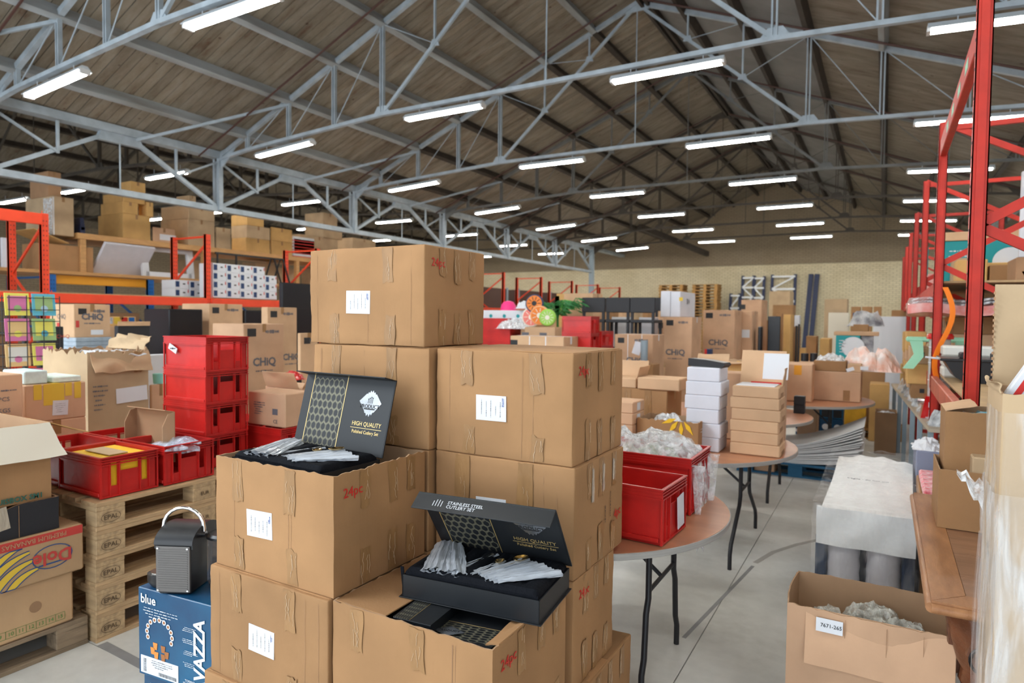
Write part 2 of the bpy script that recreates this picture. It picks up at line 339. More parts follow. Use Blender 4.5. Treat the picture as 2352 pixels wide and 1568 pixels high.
SL = math.atan(.405)
BW = .165; nb0, nb1 = 2.0, 17.6
ceil_l = MB()
# main bay left slope beyond the single boards: grooved boards joined (they merge into tone there)
def slope(mb, xa, xb, ya, yb, w, gap=.012, t=.02):
    y = ya
    while y < yb - 1e-6:
        y2 = min(y + w, yb); za, zb = zroof(xa + (1e-4 if xb > xa else -1e-4)), zroof(xb + (-1e-4 if xb > xa else 1e-4))
        mb.add([(xa, y + gap / 2, za), (xb, y + gap / 2, zb), (xb, y2 - gap / 2, zb), (xa, y2 - gap / 2, za), (xa, y + gap / 2, za + t), (xb, y + gap / 2, zb + t), (xb, y2 - gap / 2, zb + t), (xa, y2 - gap / 2, za + t)],
               [(0, 1, 2, 3), (7, 6, 5, 4), (0, 4, 5, 1), (3, 2, 6, 7)]); y = y2
def shell(mb, xa, xb):
    za, zb = zroof(xa + (1e-4 if xb > xa else -1e-4)) + .03, zroof(xb + (-1e-4 if xb > xa else 1e-4)) + .03
    mb.add([(xa, -7, za), (xb, -7, zb), (xb, YW + .3, zb), (xa, YW + .3, za), (xa, -7, za + .1), (xb, -7, zb + .1), (xb, YW + .3, zb + .1), (xa, YW + .3, za + .1)],
           [(0, 1, 2, 3), (7, 6, 5, 4), (0, 4, 5, 1), (3, 2, 6, 7), (0, 3, 7, 4), (1, 5, 6, 2)])
cm1 = MB()
for a, b in ((-28, -27.6), (-27.6, -19.9), (-19.9, -12.2), (-12.2, -4.5), (-4.5, 3.2), (3.2, 10.9), (10.9, 11.5)): shell(cm1, a, b)
ceiling = cm1.build('ceiling', M['purlinD'], kind='structure')
bmsh = MB(); slope(bmsh, -12.2, -4.5, 0, BW, BW); bme = bmsh.mesh('board', cb)
n = int((nb1 - nb0) / BW)
for i in range(n): obj('board', bme, ceiling, (0, nb0 + i * BW, (RND.random() - .5) * .008))
s = MB(); slope(s, -12.2, -4.5, -6.9, nb0, BW); slope(s, -12.2, -4.5, nb0 + n * BW, YW, BW); s.build('boarding', cb, ceiling, kind='stuff')
s = MB(); slope(s, -1.30, 3.2, -6.9, YW, .9, .01); slope(s, -19.9, -12.2, -6.9, YW, .165); slope(s, -19.9, -27.6, -6.9, YW, .33); slope(s, 3.2, 10.9, -6.9, YW, .9); s.build('far_boarding', cb, ceiling, kind='stuff')
s = MB(); slope(s, -4.5, -1.30, -6.9, YW, 1.2, .01); s.build('grey_panelling', M['panelgrey'], ceiling, kind='stuff')
# purlins: each one a part of the ceiling
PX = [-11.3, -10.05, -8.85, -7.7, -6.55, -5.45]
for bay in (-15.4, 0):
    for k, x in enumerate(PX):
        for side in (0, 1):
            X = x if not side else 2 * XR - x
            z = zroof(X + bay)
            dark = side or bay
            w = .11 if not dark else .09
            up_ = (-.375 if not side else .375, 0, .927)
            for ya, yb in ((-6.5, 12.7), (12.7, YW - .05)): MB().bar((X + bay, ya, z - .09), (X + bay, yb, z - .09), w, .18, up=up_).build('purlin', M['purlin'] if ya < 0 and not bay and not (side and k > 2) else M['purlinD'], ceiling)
for X in (-4.26, -4.38): MB().bar((X, -6.5, 8.0), (X, YW - .05, 8.0), .06, .2).build('ridge_beam', M['purlinD'], ceiling)
for X in (-12.2, 3.2): MB().box(X - .12, X + .12, -6.5, YW - .05, 4.92, 5.06).build('valley_beam', M['truss'], ceiling)
# brown cross pipes a little in front of each truss, on both slopes
for Y in YS[1:]:
    if Y > 25: continue
    for sx in (-1, 1):
        MB().tube([(XR + sx * .25, Y - .5, 7.84), (XR + sx * 7.6, Y - .5, 7.84 - .405 * 7.35)], .018, 6).build('brown_pipe', M['brownpipe'], ceiling)
MB().bar(onY(1470, 521, 26), onY(1625, 583, 31.5), .16, .24).build('loose_beam', M['purlinD'], ceiling)
# ------------------------------------------------------------------ roof trusses
def truss_parts(root, mt):
    def zt(x): return 8.03 - .405 * abs(x)
    N = [3.2, 4.35, 5.55, 6.75]; zb = {3.2: 5.19, 4.35: 5.13, 5.55: 5.07, 6.75: 5.0}
    for s in (-1, 1):
        MB().bar((s * 7.68, 0, 4.93), (0, 0, 8.03), .075, .085).build('top_chord', mt, root)
        c = [(7.68, 4.9), (6.75, 5.0), (5.55, 5.07), (4.35, 5.13), (3.2, 5.19)]
        m = MB()
        for a, b in zip(c, c[1:]): m.bar((s * a[0], 0, a[1]), (s * b[0], 0, b[1]), .075, .06)
        m.build('bottom_chord', mt, root)
        for x in N:
            m = MB()
            for o in (-.028, .028): m.bar((s * x + o, 0, zb[x]), (s * x + o, 0, zt(x)), .022, .06, up=(0, 1, 0))
            m.build('post', mt, root)
        for a, b in ((3.2, 4.35), (4.35, 5.55), (5.55, 6.75)):
            MB().tube([(s * a, 0, zt(a)), (s * b, 0, zb[b])], .009, 5).build('tie_rod', mt, root)
        MB().bar((s * 3.2, 0, 5.19), (0, 0, 8.0), .045, .055).build('diagonal', mt, root)
        for x in (2.07, 1.03):
            zd = 5.19 + (3.2 - x) / 3.2 * 2.81
            MB().bar((s * x, 0, zd), (s * x, 0, zt(x)), .03, .04, up=(0, 1, 0)).build('short_post', mt, root)
            MB().prism([(-.09, -.02), (.09, -.05), (.05, .07), (-.05, .07)], -.012, .012, T=lambda q, x=x, zd=zd: Vector((s * x + q.x, q.z, zd + q.y))).build('gusset', mt, root)
        MB().tube([(s * 2.07, 0, 5.19 + 1.13 / 3.2 * 2.81), (s * 3.2, 0, zt(3.2))], .008, 5).build('tie_rod', mt, root)
        MB().tube([(s * 1.03, 0, 5.19 + 2.17 / 3.2 * 2.81), (s * 2.07, 0, zt(2.07))], .008, 5).build('tie_rod', mt, root)
        MB().prism([(-.22, -.03), (.22, -.03), (.10, .14), (-.08, .14)], -.014, .014, T=lambda q: Vector((s * 3.2 + q.x * s, q.z, 5.19 + q.y))).build('gusset', mt, root)
        MB().prism([(-.05, -.28), (.32, -.02), (.55, .24), (.1, .14), (-.05, .12)], -.014, .014, T=lambda q: Vector((s * (7.6 - q.x), q.z, 4.94 + q.y))).build('gusset', mt, root)
    MB().bar((-3.2, 0, 5.19), (3.2, 0, 5.19), .075, .06).build('bottom_chord', mt, root)
    MB().tube([(0, 0, 5.19), (0, 0, 8.0)], .012, 6).build('hanger_rod', mt, root)
    MB().prism([(-.25, -.14), (.25, -.14), (.16, .0), (0, .06), (-.16, 0)], -.014, .014, T=lambda q: Vector((q.x, q.z, 8.0 + q.y))).build('gusset', mt, root)
ORD = ['overhead', 'first', 'second', 'third', 'fourth', 'fifth', 'sixth', 'seventh', 'eighth']
t0 = None
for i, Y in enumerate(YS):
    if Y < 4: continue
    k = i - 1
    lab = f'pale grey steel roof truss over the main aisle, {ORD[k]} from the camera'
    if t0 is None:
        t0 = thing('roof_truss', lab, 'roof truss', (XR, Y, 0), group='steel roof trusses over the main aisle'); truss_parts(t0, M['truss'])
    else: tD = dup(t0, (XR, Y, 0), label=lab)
    if k >= 4:  # farther trusses: same paint, recoloured darker to stand for weaker light
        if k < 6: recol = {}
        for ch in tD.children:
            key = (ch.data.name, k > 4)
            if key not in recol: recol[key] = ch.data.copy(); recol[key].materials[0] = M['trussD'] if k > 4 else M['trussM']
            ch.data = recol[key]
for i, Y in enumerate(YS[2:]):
    r = dup(tD, (XR - 15.4, Y, 0), label=f'dim steel roof truss over the aisle behind the left racks, {ORD[i + 1]} from the camera', group='steel roof trusses over the left aisle')  # copies of the last truss, shade kept in its colour
# valley girder between the aisles: bottom chord, posts and diagonals
vg = thing('valley_girder', 'long pale grey steel lattice girder running down the hall between the two roof bays', 'girder', (-12.2, 0, 0))
MB().bar((0, .74, 3.88), (0, 28.7, 3.88), .14, .11).build('bottom_chord', M['truss'], vg)
for a, b in zip(YS[1:], YS[2:]):
    mdl = (a + b) / 2
    for o in (-.07, .07): MB().bar((o, b, 3.85), (o, b, 4.95), .09 if o > 0 else .06, .09, up=(0, 1, 0)).build('post', M['truss'], vg)
    m = MB()
    m.bar((0, a + .05, 3.93), (0, mdl - .35, 4.82), .07, .08, up=(1, 0, 0)); m.build('diagonal', M['truss'], vg)
    m = MB(); m.bar((0, b - .05, 3.93), (0, mdl + .35, 4.82), .07, .08, up=(1, 0, 0)); m.build('diagonal', M['truss'], vg)
    MB().prism([(-.42, -.10), (.42, -.10), (.34, .08), (-.34, .08)], -.05, .05, T=lambda q: Vector((q.z, mdl + q.x, 4.86 + q.y))).build('node_plate', M['truss'], vg)
    MB().tube([(0, mdl, 3.9), (0, mdl, 4.8)], .014, 6).build('hanger_rod', M['truss'], vg)
    MB().bar((.05, b - .08, 4.82), (.05, b - .95, 4.38), .035, .045, up=(1, 0, 0)).build('knee_brace', M['truss'], vg)
    MB().bar((.05, a + .08, 4.82), (.05, a + .95, 4.38), .035, .045, up=(1, 0, 0)).build('knee_brace', M['truss'], vg)
    for yy in (b - .95, a + .95): MB().bar((.05, yy, 4.36), (.05, yy, 4.9), .04, .04, up=(0, 1, 0)).build('short_post', M['truss'], vg)
    MB().bar((.1, b - 1.75, 4.88), (2.15, b, 5.72), .04, .05).build('roof_brace', M['truss'], vg)
MB().box(-.10, .10, 28.6, 28.8, 0, 4.92).build('column', M['greysteel'], vg)
# ------------------------------------------------------------------ fluorescent lamps
M['lampbody'] = mat('white enamelled lamp housing', (.55, .60, .64), .4)
M['tube'] = mat('lit fluorescent tube', (1, 1, 1), .5, emis=TUBE_POWER, emcol=(1, .965, .88))
M['socket'] = mat('white lamp socket', (.7, .7, .7), .5)
lh = MB().prism([(-.095, -.012), (-.088, -.018), (-.03, .022), (.03, .022), (.088, -.018), (.095, -.012), (.035, .055), (-.035, .055)], -.78, .78, T=lambda q: Vector((q.z, q.x, q.y))).mesh('housing', M['lampbody'])
lt = MB().tube([(-.75, 0, 0), (.75, 0, 0)], .016, 8).mesh('tube', M['tube'])
lk = MB().box(-.02, .02, -.065, .065, -.045, .02).mesh('socket', M['socket'])
hk = MB().tube([(0, 0, .05), (0, 0, .17)], .006, 5).mesh('hook', M['lampbody'])
hk2 = MB().tube([(0, 0, .05), (0, 0, .30)], .006, 5).mesh('hook', M['lampbody'])
def lamp(x, y, z, label, group, tilt=0):
    t = thing('fluorescent_lamp', label, 'ceiling lamp', (x, y, z), group=group); t.rotation_euler = (0, tilt, 0)
    obj('housing', lh, t)
    for s in (-1, 1): obj('tube', lt, t, (0, s * .042, -.03)); obj('socket', lk, t, (s * .765, 0, -.005)); obj('hook', hk, t, (s * .5, 0, 0))
    return t
rows = [(-10.2, 4.90, -.055, 'main roof left row'), (-6.4, 5.05, 0, 'row left of the ridge'), (-2.68, 5.05, 0, 'row right of the ridge'), (1.1, 4.93, .055, 'row over the right racking')]
for x, z, tl, nm in rows:
    for i, Y in enumerate(YS):
        if Y < -5 or Y > 30: continue
        k = i - 2
        if Y < 4:
            if Y > 0: lamp(x, Y, z, f'fluorescent batten lamp directly overhead, {nm}', 'fluorescent lamps', tl)
            continue
        lamp(x, Y + .02, z, f'lit twin tube lamp, {ORD[k + 1]} from the camera, {nm}', 'fluorescent lamps', tl)
for x, nm in ((-14.45, 'first row behind the left racks'), (-18.3, 'second row behind the left racks'), (-21.8, 'third row behind the left racks')):
    for i, Y in enumerate(YS[3:]): lamp(x, Y + .3, 4.88, f'small distant batten lamp, {ORD[i + 1]} of the {nm}', 'fluorescent lamps')
# ================================================================== carton builders
from mathutils import noise as NZ
def fpt(dims, face, u, v, w=0):
    L_, D_, H_ = dims
    return {'S': Vector((u, -D_ / 2 - w, v)), 'N': Vector((u, D_ / 2 + w, v)), 'E': Vector((L_ / 2 + w, u, v)), 'W': Vector((-L_ / 2 - w, u, v)), 'T': Vector((u, v, H_ + w))}[face]
def fnormal(face): return {'S': Vector((0, -1, 0)), 'N': Vector((0, 1, 0)), 'E': Vector((1, 0, 0)), 'W': Vector((-1, 0, 0)), 'T': Vector((0, 0, 1))}[face]
def crump(L_, D_, H_, r=.006, amp=.0035, nx=14, seed=0, edge=.004):
    """rounded, slightly dented closed box; base at z=0, centred"""
    def ts(S):
        e = r / S; return [0, e * .35, e] + [e + (1 - 2 * e) * i / nx for i in range(1, nx)] + [1 - e, 1 - e * .35, 1]
    A, B_, C_ = ts(L_), ts(D_), ts(H_)
    V = {}; vs = []; f = []
    def vert(i, j, k):
        key = (i, j, k)
        if key in V: return V[key]
        p = Vector(((A[i] - .5) * L_, (B_[j] - .5) * D_, C_[k] * H_)); q = Vector((max(-L_ / 2 + r, min(L_ / 2 - r, p.x)), max(-D_ / 2 + r, min(D_ / 2 - r, p.y)), max(r, min(H_ - r, p.z))))
        d = p - q
        if d.length > 0: p = q + d.normalized() * r
        sp = p * 7 + Vector((seed * 3.1, seed * 1.7, 0)); n = NZ.noise(sp) * amp
        ne = 0
        if min(abs(p.z), abs(H_ - p.z)) < .03 or min(L_ / 2 - abs(p.x), D_ / 2 - abs(p.y)) < .02: ne = NZ.noise(p * 45 + Vector((seed, 0, 0))) * edge
        if d.length > 0: p = p + d.normalized() * (n + ne * .6 - abs(n) * .3)
        V[key] = len(vs); vs.append(p); return V[key]
    na, nb, nc = len(A) - 1, len(B_) - 1, len(C_) - 1
    for i in range(na):
        for j in range(nb):
            for k in (0, nc): f.append((vert(i, j, k), vert(i + 1, j, k), vert(i + 1, j + 1, k), vert(i, j + 1, k)))
        for k in range(nc):
            for j in (0, nb): f.append((vert(i, j, k), vert(i + 1, j, k), vert(i + 1, j, k + 1), vert(i, j, k + 1)))
    for j in range(nb):
        for k in range(nc):
            for i in (0, na): f.append((vert(i, j, k), vert(i, j + 1, k), vert(i, j + 1, k + 1), vert(i, j, k + 1)))
    m = MB(); m.v = vs; m.f = f; m.m = [0] * len(f); return m
def strip(root, dims, face, u, v0, v1, w=.055, m='tape', name='tape', lean=0, seed=0, off=.0016, ragged=.006):
    """a wrinkled strip of tape stuck on one face, v0..v1 along its height"""
    n = max(4, int(abs(v1 - v0) / .012)); rr = random.Random(seed * 7 + int(u * 1000) + int(v0 * 999)); g = MB(); rows_ = []
    N_ = fnormal(face)
    for i in range(n + 1):
        t = i / n; v = v0 + (v1 - v0) * t; row = []
        for j in range(6):
            s = (j / 5 - .5) * w * (1 + (.12 * math.sin(t * 5 + seed) if 0 < i < n else 0))
            vv = max(.004, min(dims[2] - .004, v + (rr.random() - .5) * 2 * ragged * (i in (0, n)))) if face != 'T' else v
            row.append(fpt(dims, face, u + s + lean * (v - v0), vv, off + .0012 * abs(NZ.noise(Vector((s * 60, v * 25, seed + u * 9))))))
        rows_.append(row)
    vs = [p for r in rows_ for p in r]; f = [(i * 6 + j, i * 6 + j + 1, (i + 1) * 6 + j + 1, (i + 1) * 6 + j) for i in range(n) for j in range(5)]
    g.add(vs, f); g.add([p - N_ * (off * .5) for p in vs], [q[::-1] for q in f])
    o = g.build(name, M[m], root, smooth=True)
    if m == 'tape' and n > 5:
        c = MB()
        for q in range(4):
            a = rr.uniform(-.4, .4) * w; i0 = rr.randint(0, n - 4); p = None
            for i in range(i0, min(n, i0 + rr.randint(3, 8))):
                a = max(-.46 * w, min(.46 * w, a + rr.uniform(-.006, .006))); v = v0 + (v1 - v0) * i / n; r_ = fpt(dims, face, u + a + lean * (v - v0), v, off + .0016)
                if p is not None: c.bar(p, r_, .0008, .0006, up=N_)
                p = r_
        if c.v: c.build('crinkle_glint', M['crinkle_glint'], o, kind='stuff')  # thin pale lines stand for glints along the tape wrinkles
    return o
def patch(root, dims, face, u0, u1, v0, v1, m, name='label', w=.0012, spin=0):
    c = Vector(((u0 + u1) / 2, (v0 + v1) / 2)); pts = []
    for a, b in ((u0, v0), (u1, v0), (u1, v1), (u0, v1)):
        d = Vector((a, b)) - c; d = Vector((d.x * math.cos(spin) - d.y * math.sin(spin), d.x * math.sin(spin) + d.y * math.cos(spin))) + c; pts.append(d)
    mb = MB().add([fpt(dims, face, p.x, p.y, o) for o in (w * .2, w) for p in pts], [(0, 1, 2, 3), (4, 5, 6, 7), (0, 1, 5, 4), (1, 2, 6, 5), (2, 3, 7, 6), (3, 0, 4, 7)])
    return mb.build(name, m if not isinstance(m, str) else M[m], root)
def scribble(root, dims, face, u0, u1, v0, v1, lines, m='greyink', vertical=False, w=.0022, name='handwriting', seed=1, th=.0011, parent=None):
    rr = random.Random(seed); mb = MB()
    for k in range(lines):
        t = (k + .5) / lines; a = rr.uniform(.05, .2); b = rr.uniform(.55, .98); s = a
        while s < b:
            e = min(b, s + rr.uniform(.03, .10)); h = th * rr.uniform(.7, 1.6)
            if vertical:
                uu = u0 + (u1 - u0) * t; q = [(uu - h, v0 + (v1 - v0) * s), (uu + h, v0 + (v1 - v0) * s), (uu + h, v0 + (v1 - v0) * e), (uu - h, v0 + (v1 - v0) * e)]
            else:
                vv = v1 - (v1 - v0) * t; q = [(u0 + (u1 - u0) * s, vv - h), (u0 + (u1 - u0) * e, vv - h), (u0 + (u1 - u0) * e, vv + h), (u0 + (u1 - u0) * s, vv + h)]
            mb.add([fpt(dims, face, x, y, w) for x, y in q], [(0, 1, 2, 3)]); s = e + rr.uniform(.012, .03)
    return mb.build(name, M[m], parent or root)
def facetxt(root, dims, face, s, u, v, size, m='ink', name='printed_text', **k):
    return txt(s, size, fpt(dims, face, u, v, .0025), face, M[m], root, name, **k)
def walls(L_, D_, H_, t=.005, jag=.004, seed=0, nx=26, bulge=0, cut=None):
    """open-topped carton shell, with a torn wavy rim; cut(side, s) lowers the rim"""
    m = MB()
    loop = []
    for side, (p, q) in enumerate((((-1, -1), (1, -1)), ((1, -1), (1, 1)), ((1, 1), (-1, 1)), ((-1, 1), (-1, -1)))):
        for i in range(nx): s = i / nx; loop.append((side, s, p[0] + (q[0] - p[0]) * s, p[1] + (q[1] - p[1]) * s))
    n = len(loop); Z = [0, .003, .25, .5, .75, .92, 1.0]
    def ring(off, zt, inner):
        out = []
        for side, s, x, y in loop:
            hh = H_ - (cut(side, s) if cut else 0) + NZ.noise(Vector((x * 9, y * 9, seed))) * jag + NZ.noise(Vector((x * 40, y * 40, seed))) * jag * .5
            z = (hh) * zt if not (inner and zt == 0) else .004
            bx = x * (L_ / 2 - off); by = y * (D_ / 2 - off)
            k = bulge * math.sin(PI * s) * zt + NZ.noise(Vector((x * 3, y * 3, z * 8 + seed))) * .003
            if side in (0, 2): by += k * (-1 if side == 0 else 1)
            else: bx += k * (1 if side == 1 else -1)
            out.append((bx, by, z))
        return out
    rings = [ring(0, z, 0) for z in Z] + [ring(t, z, 1) for z in Z[::-1]]
    v = [p for r in rings for p in r]; f = []
    for i in range(len(rings) - 1):
        mi = 1 if i >= len(Z) - 1 else 0
        for k in range(n): f.append((i * n + k, i * n + (k + 1) % n, (i + 1) * n + (k + 1) % n, (i + 1) * n + k)); m.m.append(mi)
    f.append(tuple(range(n - 1, -1, -1))); m.m.append(0); f.append(tuple((len(rings) - 1) * n + k for k in range(n))); m.m.append(1)
    m.v = v; m.f = f; return m
def flap(root, dims, side, L0, L1, depth, ang, m='card', name='flap', z=None, t=.004, taper=.0, wave=.004, parent=None):
    """a flap hinged on the rim of one side; ang 0 = standing straight up, 90 = level outward, 180 = hanging down outside, -90 = closed"""
    L_, D_, H_ = dims; z = H_ if z is None else z; a = math.radians(ang); N_ = fnormal(side); rows_ = []
    for i in range(9):
        s = i / 8; row = []
        for j in range(11):
            u = L0 + (L1 - L0) * (j / 10); c = (L0 + L1) / 2; u = c + (u - c) * (1 - taper * s)
            d = depth * s
            p = fpt(dims, side, u, z, .001) + N_ * (math.sin(a) * d) + Vector((0, 0, math.cos(a) * d))
            p += (N_ * math.cos(a) - Vector((0, 0, math.sin(a)))) * (wave * NZ.noise(Vector((u * 8, s * 2, L0 * 5))) * s * 2)
            row.append(p)
        rows_.append(row)
    nn = (N_ * math.cos(a) - Vector((0, 0, math.sin(a)))) * t
    vs = [p for r in rows_ for p in r]; k = len(vs); f = [(i * 11 + j, i * 11 + j + 1, (i + 1) * 11 + j + 1, (i + 1) * 11 + j) for i in range(8) for j in range(10)]
    mb = MB(); mb.add(vs + [p + nn for p in vs], f + [tuple(k + x for x in q[::-1]) for q in f]
        + [(i * 11, (i + 1) * 11, k + (i + 1) * 11, k + i * 11) for i in range(8)] + [(i * 11 + 10, (i + 1) * 11 + 10, k + (i + 1) * 11 + 10, k + i * 11 + 10) for i in range(8)]
        + [(j, j + 1, k + j + 1, k + j) for j in range(10)] + [(88 + j, 89 + j, k + 89 + j, k + 88 + j) for j in range(10)])
    return mb.build(name, M[m] if isinstance(m, str) else m, parent or root, smooth=True)
# ================================================================== the stack of cutlery cartons in front
HC = .39
def hero(label, x0, x1, y0, y1, z0, z1=None, sS=(.22, .70), sE=(.27, .51, .78), lab=(.45, .45), open_=False, seed=0, top=(.12, .12), pc=True, fullS=False, inv=None, group='cutlery cartons of the front stack'):
    z1 = z1 or z0 + HC; dims = (x1 - x0, y1 - y0, z1 - z0); L_, D_, H_ = dims
    t = thing('cardboard_carton', label, 'carton', ((x0 + x1) / 2, (y0 + y1) / 2, z0), group=group)
    if not open_:
        crump(L_, D_, H_ - .001, seed=seed).build('body', M['card'], t, smooth=True)
        for s in (-1, 1): MB().cbox(-L_ / 2 + .008, L_ / 2 - .008, min(s * .0012, s * (D_ / 2 - .012)), max(s * .0012, s * (D_ / 2 - .012)), H_ - .0035, H_ + .0005, .001).build('top_flap', M['card'], t)
    else:
        walls(L_, D_, H_, jag=.008, seed=seed, cut=inv).build('body', [M['card'], M['cardin']], t, smooth=True)
    rr = random.Random(seed)
    for k, a in enumerate(sS):
        u = -L_ / 2 + a * L_; l = top[0] * rr.uniform(.85, 1.2)
        if fullS: strip(t, dims, 'S', u, .01, H_ - .004, .06, lean=.02, seed=seed + k)
        else:
            strip(t, dims, 'S', u, H_ - .004, H_ - l - .02, .052, lean=rr.uniform(-.1, .06), seed=seed + k); strip(t, dims, 'S', u + .012, .003, .11 * rr.uniform(.85, 1.2), .05, lean=rr.uniform(-.08, .08), seed=seed + k + 4)
    for k, a in enumerate(sE):
        u = -D_ / 2 + a * D_
        strip(t, dims, 'E', u, H_ - .004, H_ - .13 * rr.uniform(.85, 1.15), .046, lean=rr.uniform(-.06, .06), seed=seed + k + 9)
        strip(t, dims, 'E', u, .003, .13 * rr.uniform(.85, 1.15), .046, lean=rr.uniform(-.06, .06), seed=seed + k + 12)
    # flute creases and an old fold across the front
    cr = MB()
    for k in range(3):
        u = rr.uniform(-.45, .45) * L_; cr.add([fpt(dims, 'S', u + o, v, .0009) for v in (.01, H_ - .02) for o in (-.0006, .0006)], [(0, 1, 3, 2)])
    cr.build('crease', M['cardD'], t, kind='stuff')
    if lab:
        lu = -L_ / 2 + lab[0] * L_; lv = lab[1] * H_
        p = patch(t, dims, 'S', lu - .064, lu + .064, lv - .046, lv + .046, 'white', 'shipping_label', w=.0022, spin=rr.uniform(-.06, .06))
        scribble(t, dims, 'S', lu - .05, lu + .05, lv - .038, lv + .038, 5, vertical=True, w=.0028, seed=seed + 3, th=.0007, parent=p)
        scribble(t, dims, 'S', lu + .046, lu + .056, lv + .005, lv + .04, 2, vertical=True, w=.0028, seed=seed + 5, th=.0012, m='blueink', parent=p, name='stamp')
    if pc: facetxt(t, dims, 'E', '24pc', -D_ / 2 + .085, H_ - .065, .046, 'redink', spin=rr.uniform(-.03, .03), name='stencilled_mark')
    return t, dims
hero('closed cardboard carton marked 24pc at the very top of the front stack', -2.117, -1.509, 1.952, 2.37, 4 * HC + .002, lab=(.45, .44), seed=1)
hero('closed cardboard carton directly under the topmost one, behind the open black lid', -2.10, -1.487, 1.955, 2.38, 3 * HC, lab=None, seed=2, pc=False)
hero('closed cardboard carton under the one behind the open black lid, mostly hidden', -2.10, -1.487, 1.955, 2.38, 2 * HC, lab=None, seed=22, pc=False)
hero('closed carton with white label on top of the right column of the front stack', -1.475, -.905, 1.987, 2.46, 3 * HC, lab=(.43, .46), sS=(.24, .74), seed=3)
t, d = hero('closed carton below the right column topmost one, its label half hidden by black lid lip', -1.475, -.893, 1.985, 2.45, 2 * HC, lab=(.43, .50), sS=(.20, .66), fullS=True, seed=4, pc=False)
scribble(t, d, 'E', .02, .12, .12, .25, 2, m='ink', vertical=True, seed=4, th=.002); facetxt(t, d, 'E', '4pc', .17, .14, .05, 'redink', spin=.1, name='stencilled_mark')
for k in range(3): strip(t, d, 'E', -.08 + k * .1, .24 + .02 * k, .36, .02, m='tapeclear', name='peeling_tape', seed=k, off=.0035)
hero('third carton down in the right column, to the right of the open black case', -1.475, -.895, 1.993, 2.37, HC, lab=None, seed=5)
hero('bottom carton of the right column, jutting out to the right', -1.46, -.865, 2.03, 2.50, 0, lab=None, seed=6, pc=False)
hero('closed carton with white label under the open carton, front left', -2.085, -1.496, 1.451, 1.90, HC, lab=(.47, .46), seed=7, sS=(.24, .70))
hero('bottom carton at the front left corner of the stack', -2.11, -1.496, 1.44, 1.91, 0, lab=None, seed=8, pc=False)
hero('bottom carton hidden under the front open one', -1.49, -.885, 1.455, 1.93, 0, lab=None, seed=9, pc=False)
tO, dO = hero('open cardboard carton with black cutlery case inside, left front of the stack', -2.07, -1.49, 1.469, 1.935, 2 * HC + .002, open_=True, seed=10, sE=(.30, .60, .82), sS=(.20, .66), lab=(.40, .46))
hero('closed carton behind the open carton with the black case, low in the stack', -2.10, -1.487, 1.955, 2.20, HC, lab=None, seed=11, pc=False)
hero('bottom closed carton behind the left front column', -2.10, -1.487, 1.955, 2.38, 0, lab=None, seed=12, pc=False)
tF, dF = hero('open cardboard carton marked 24pc at the front of the stack, under the black case', -1.485, -.893, 1.462, 1.925, HC, open_=True, seed=13, lab=(.42, .33), sS=(.17, .56), sE=(.34, .62, .84))
lf = MB().cbox(-.292, -.085, -.225, .228, .3865, .391, .001)
lf.build('top_flap', M['card'], tF)
MB().cbox(-.085, .288, .03, .228, .3865, .391, .001).build('top_flap', M['card'], tF)
flap(tF, dF, 'E', -.20, .02, .045, -104, name='folded_flap')
# ------------------------------------------------------------------ black cutlery presentation cases
M['casein'] = mat('black satin case lining', (.012, .014, .017), .5, noise=.2)
M['caseout'] = mat('black satin paper', (.007, .009, .012), .4)
M['velvet'] = mat('black velvet padding', (.004, .005, .008), .8, bump=.3, bscale=90, spec=.15)
M['gold'] = mat('gold foil', (.72, .52, .22), .3, metal=.6)
M['goldline'] = mat('dull gold print', (.34, .32, .22), .45, metal=.3)
M['silverfoil'] = mat('silver foil', (.50, .52, .55), .25, metal=.85, noise=.45, nscale=9, stretch=(1, 1, 1))
M['bag'] = mat('frosted cutlery bag', (.80, .86, .95), .32, alpha=.72, noise=.35, nscale=30, stretch=(.35, 3, 1), bump=.5, bscale=60, coat=.3)
M['steel'] = mat('polished cutlery steel', (.7, .66, .6), .18, metal=1)
M['goldsteel'] = mat('golden polished spoon', (.80, .58, .28), .15, metal=1)
CW, CD, CH = .47, .275, .072
def hexband(parent, u0, u1, v0, v1, z=.0012):
    mb = MB(); nx = 6; w = (u1 - u0) / (nx + .5); hgt = w * 1.12; r = 0; y = v0 + hgt * .5
    while y < v1 - hgt * .35:
        for k in range(nx):
            cx_ = u0 + w * (k + .5 + .5 * (r % 2))
            for sc in (1.0, .82):
                pts = [(cx_ + sc * a * w / 2, y + sc * b * hgt * .62) for a, b in ((0, 1), (1, .45), (1, -.45), (0, -1), (-1, -.45), (-1, .45))]
                for p, q in zip(pts, pts[1:] + pts[:1]): 
                    p = Vector((*p, z)); q = Vector((*q, z)); d = (q - p).normalized(); n_ = Vector((-d.y, d.x, 0)) * .0005
                    mb.add([p - n_, q - n_, q + n_, p + n_], [(0, 1, 2, 3)])
        y += hgt * .93; r += 1
    return mb.build('honeycomb_print', M['goldline'], parent)
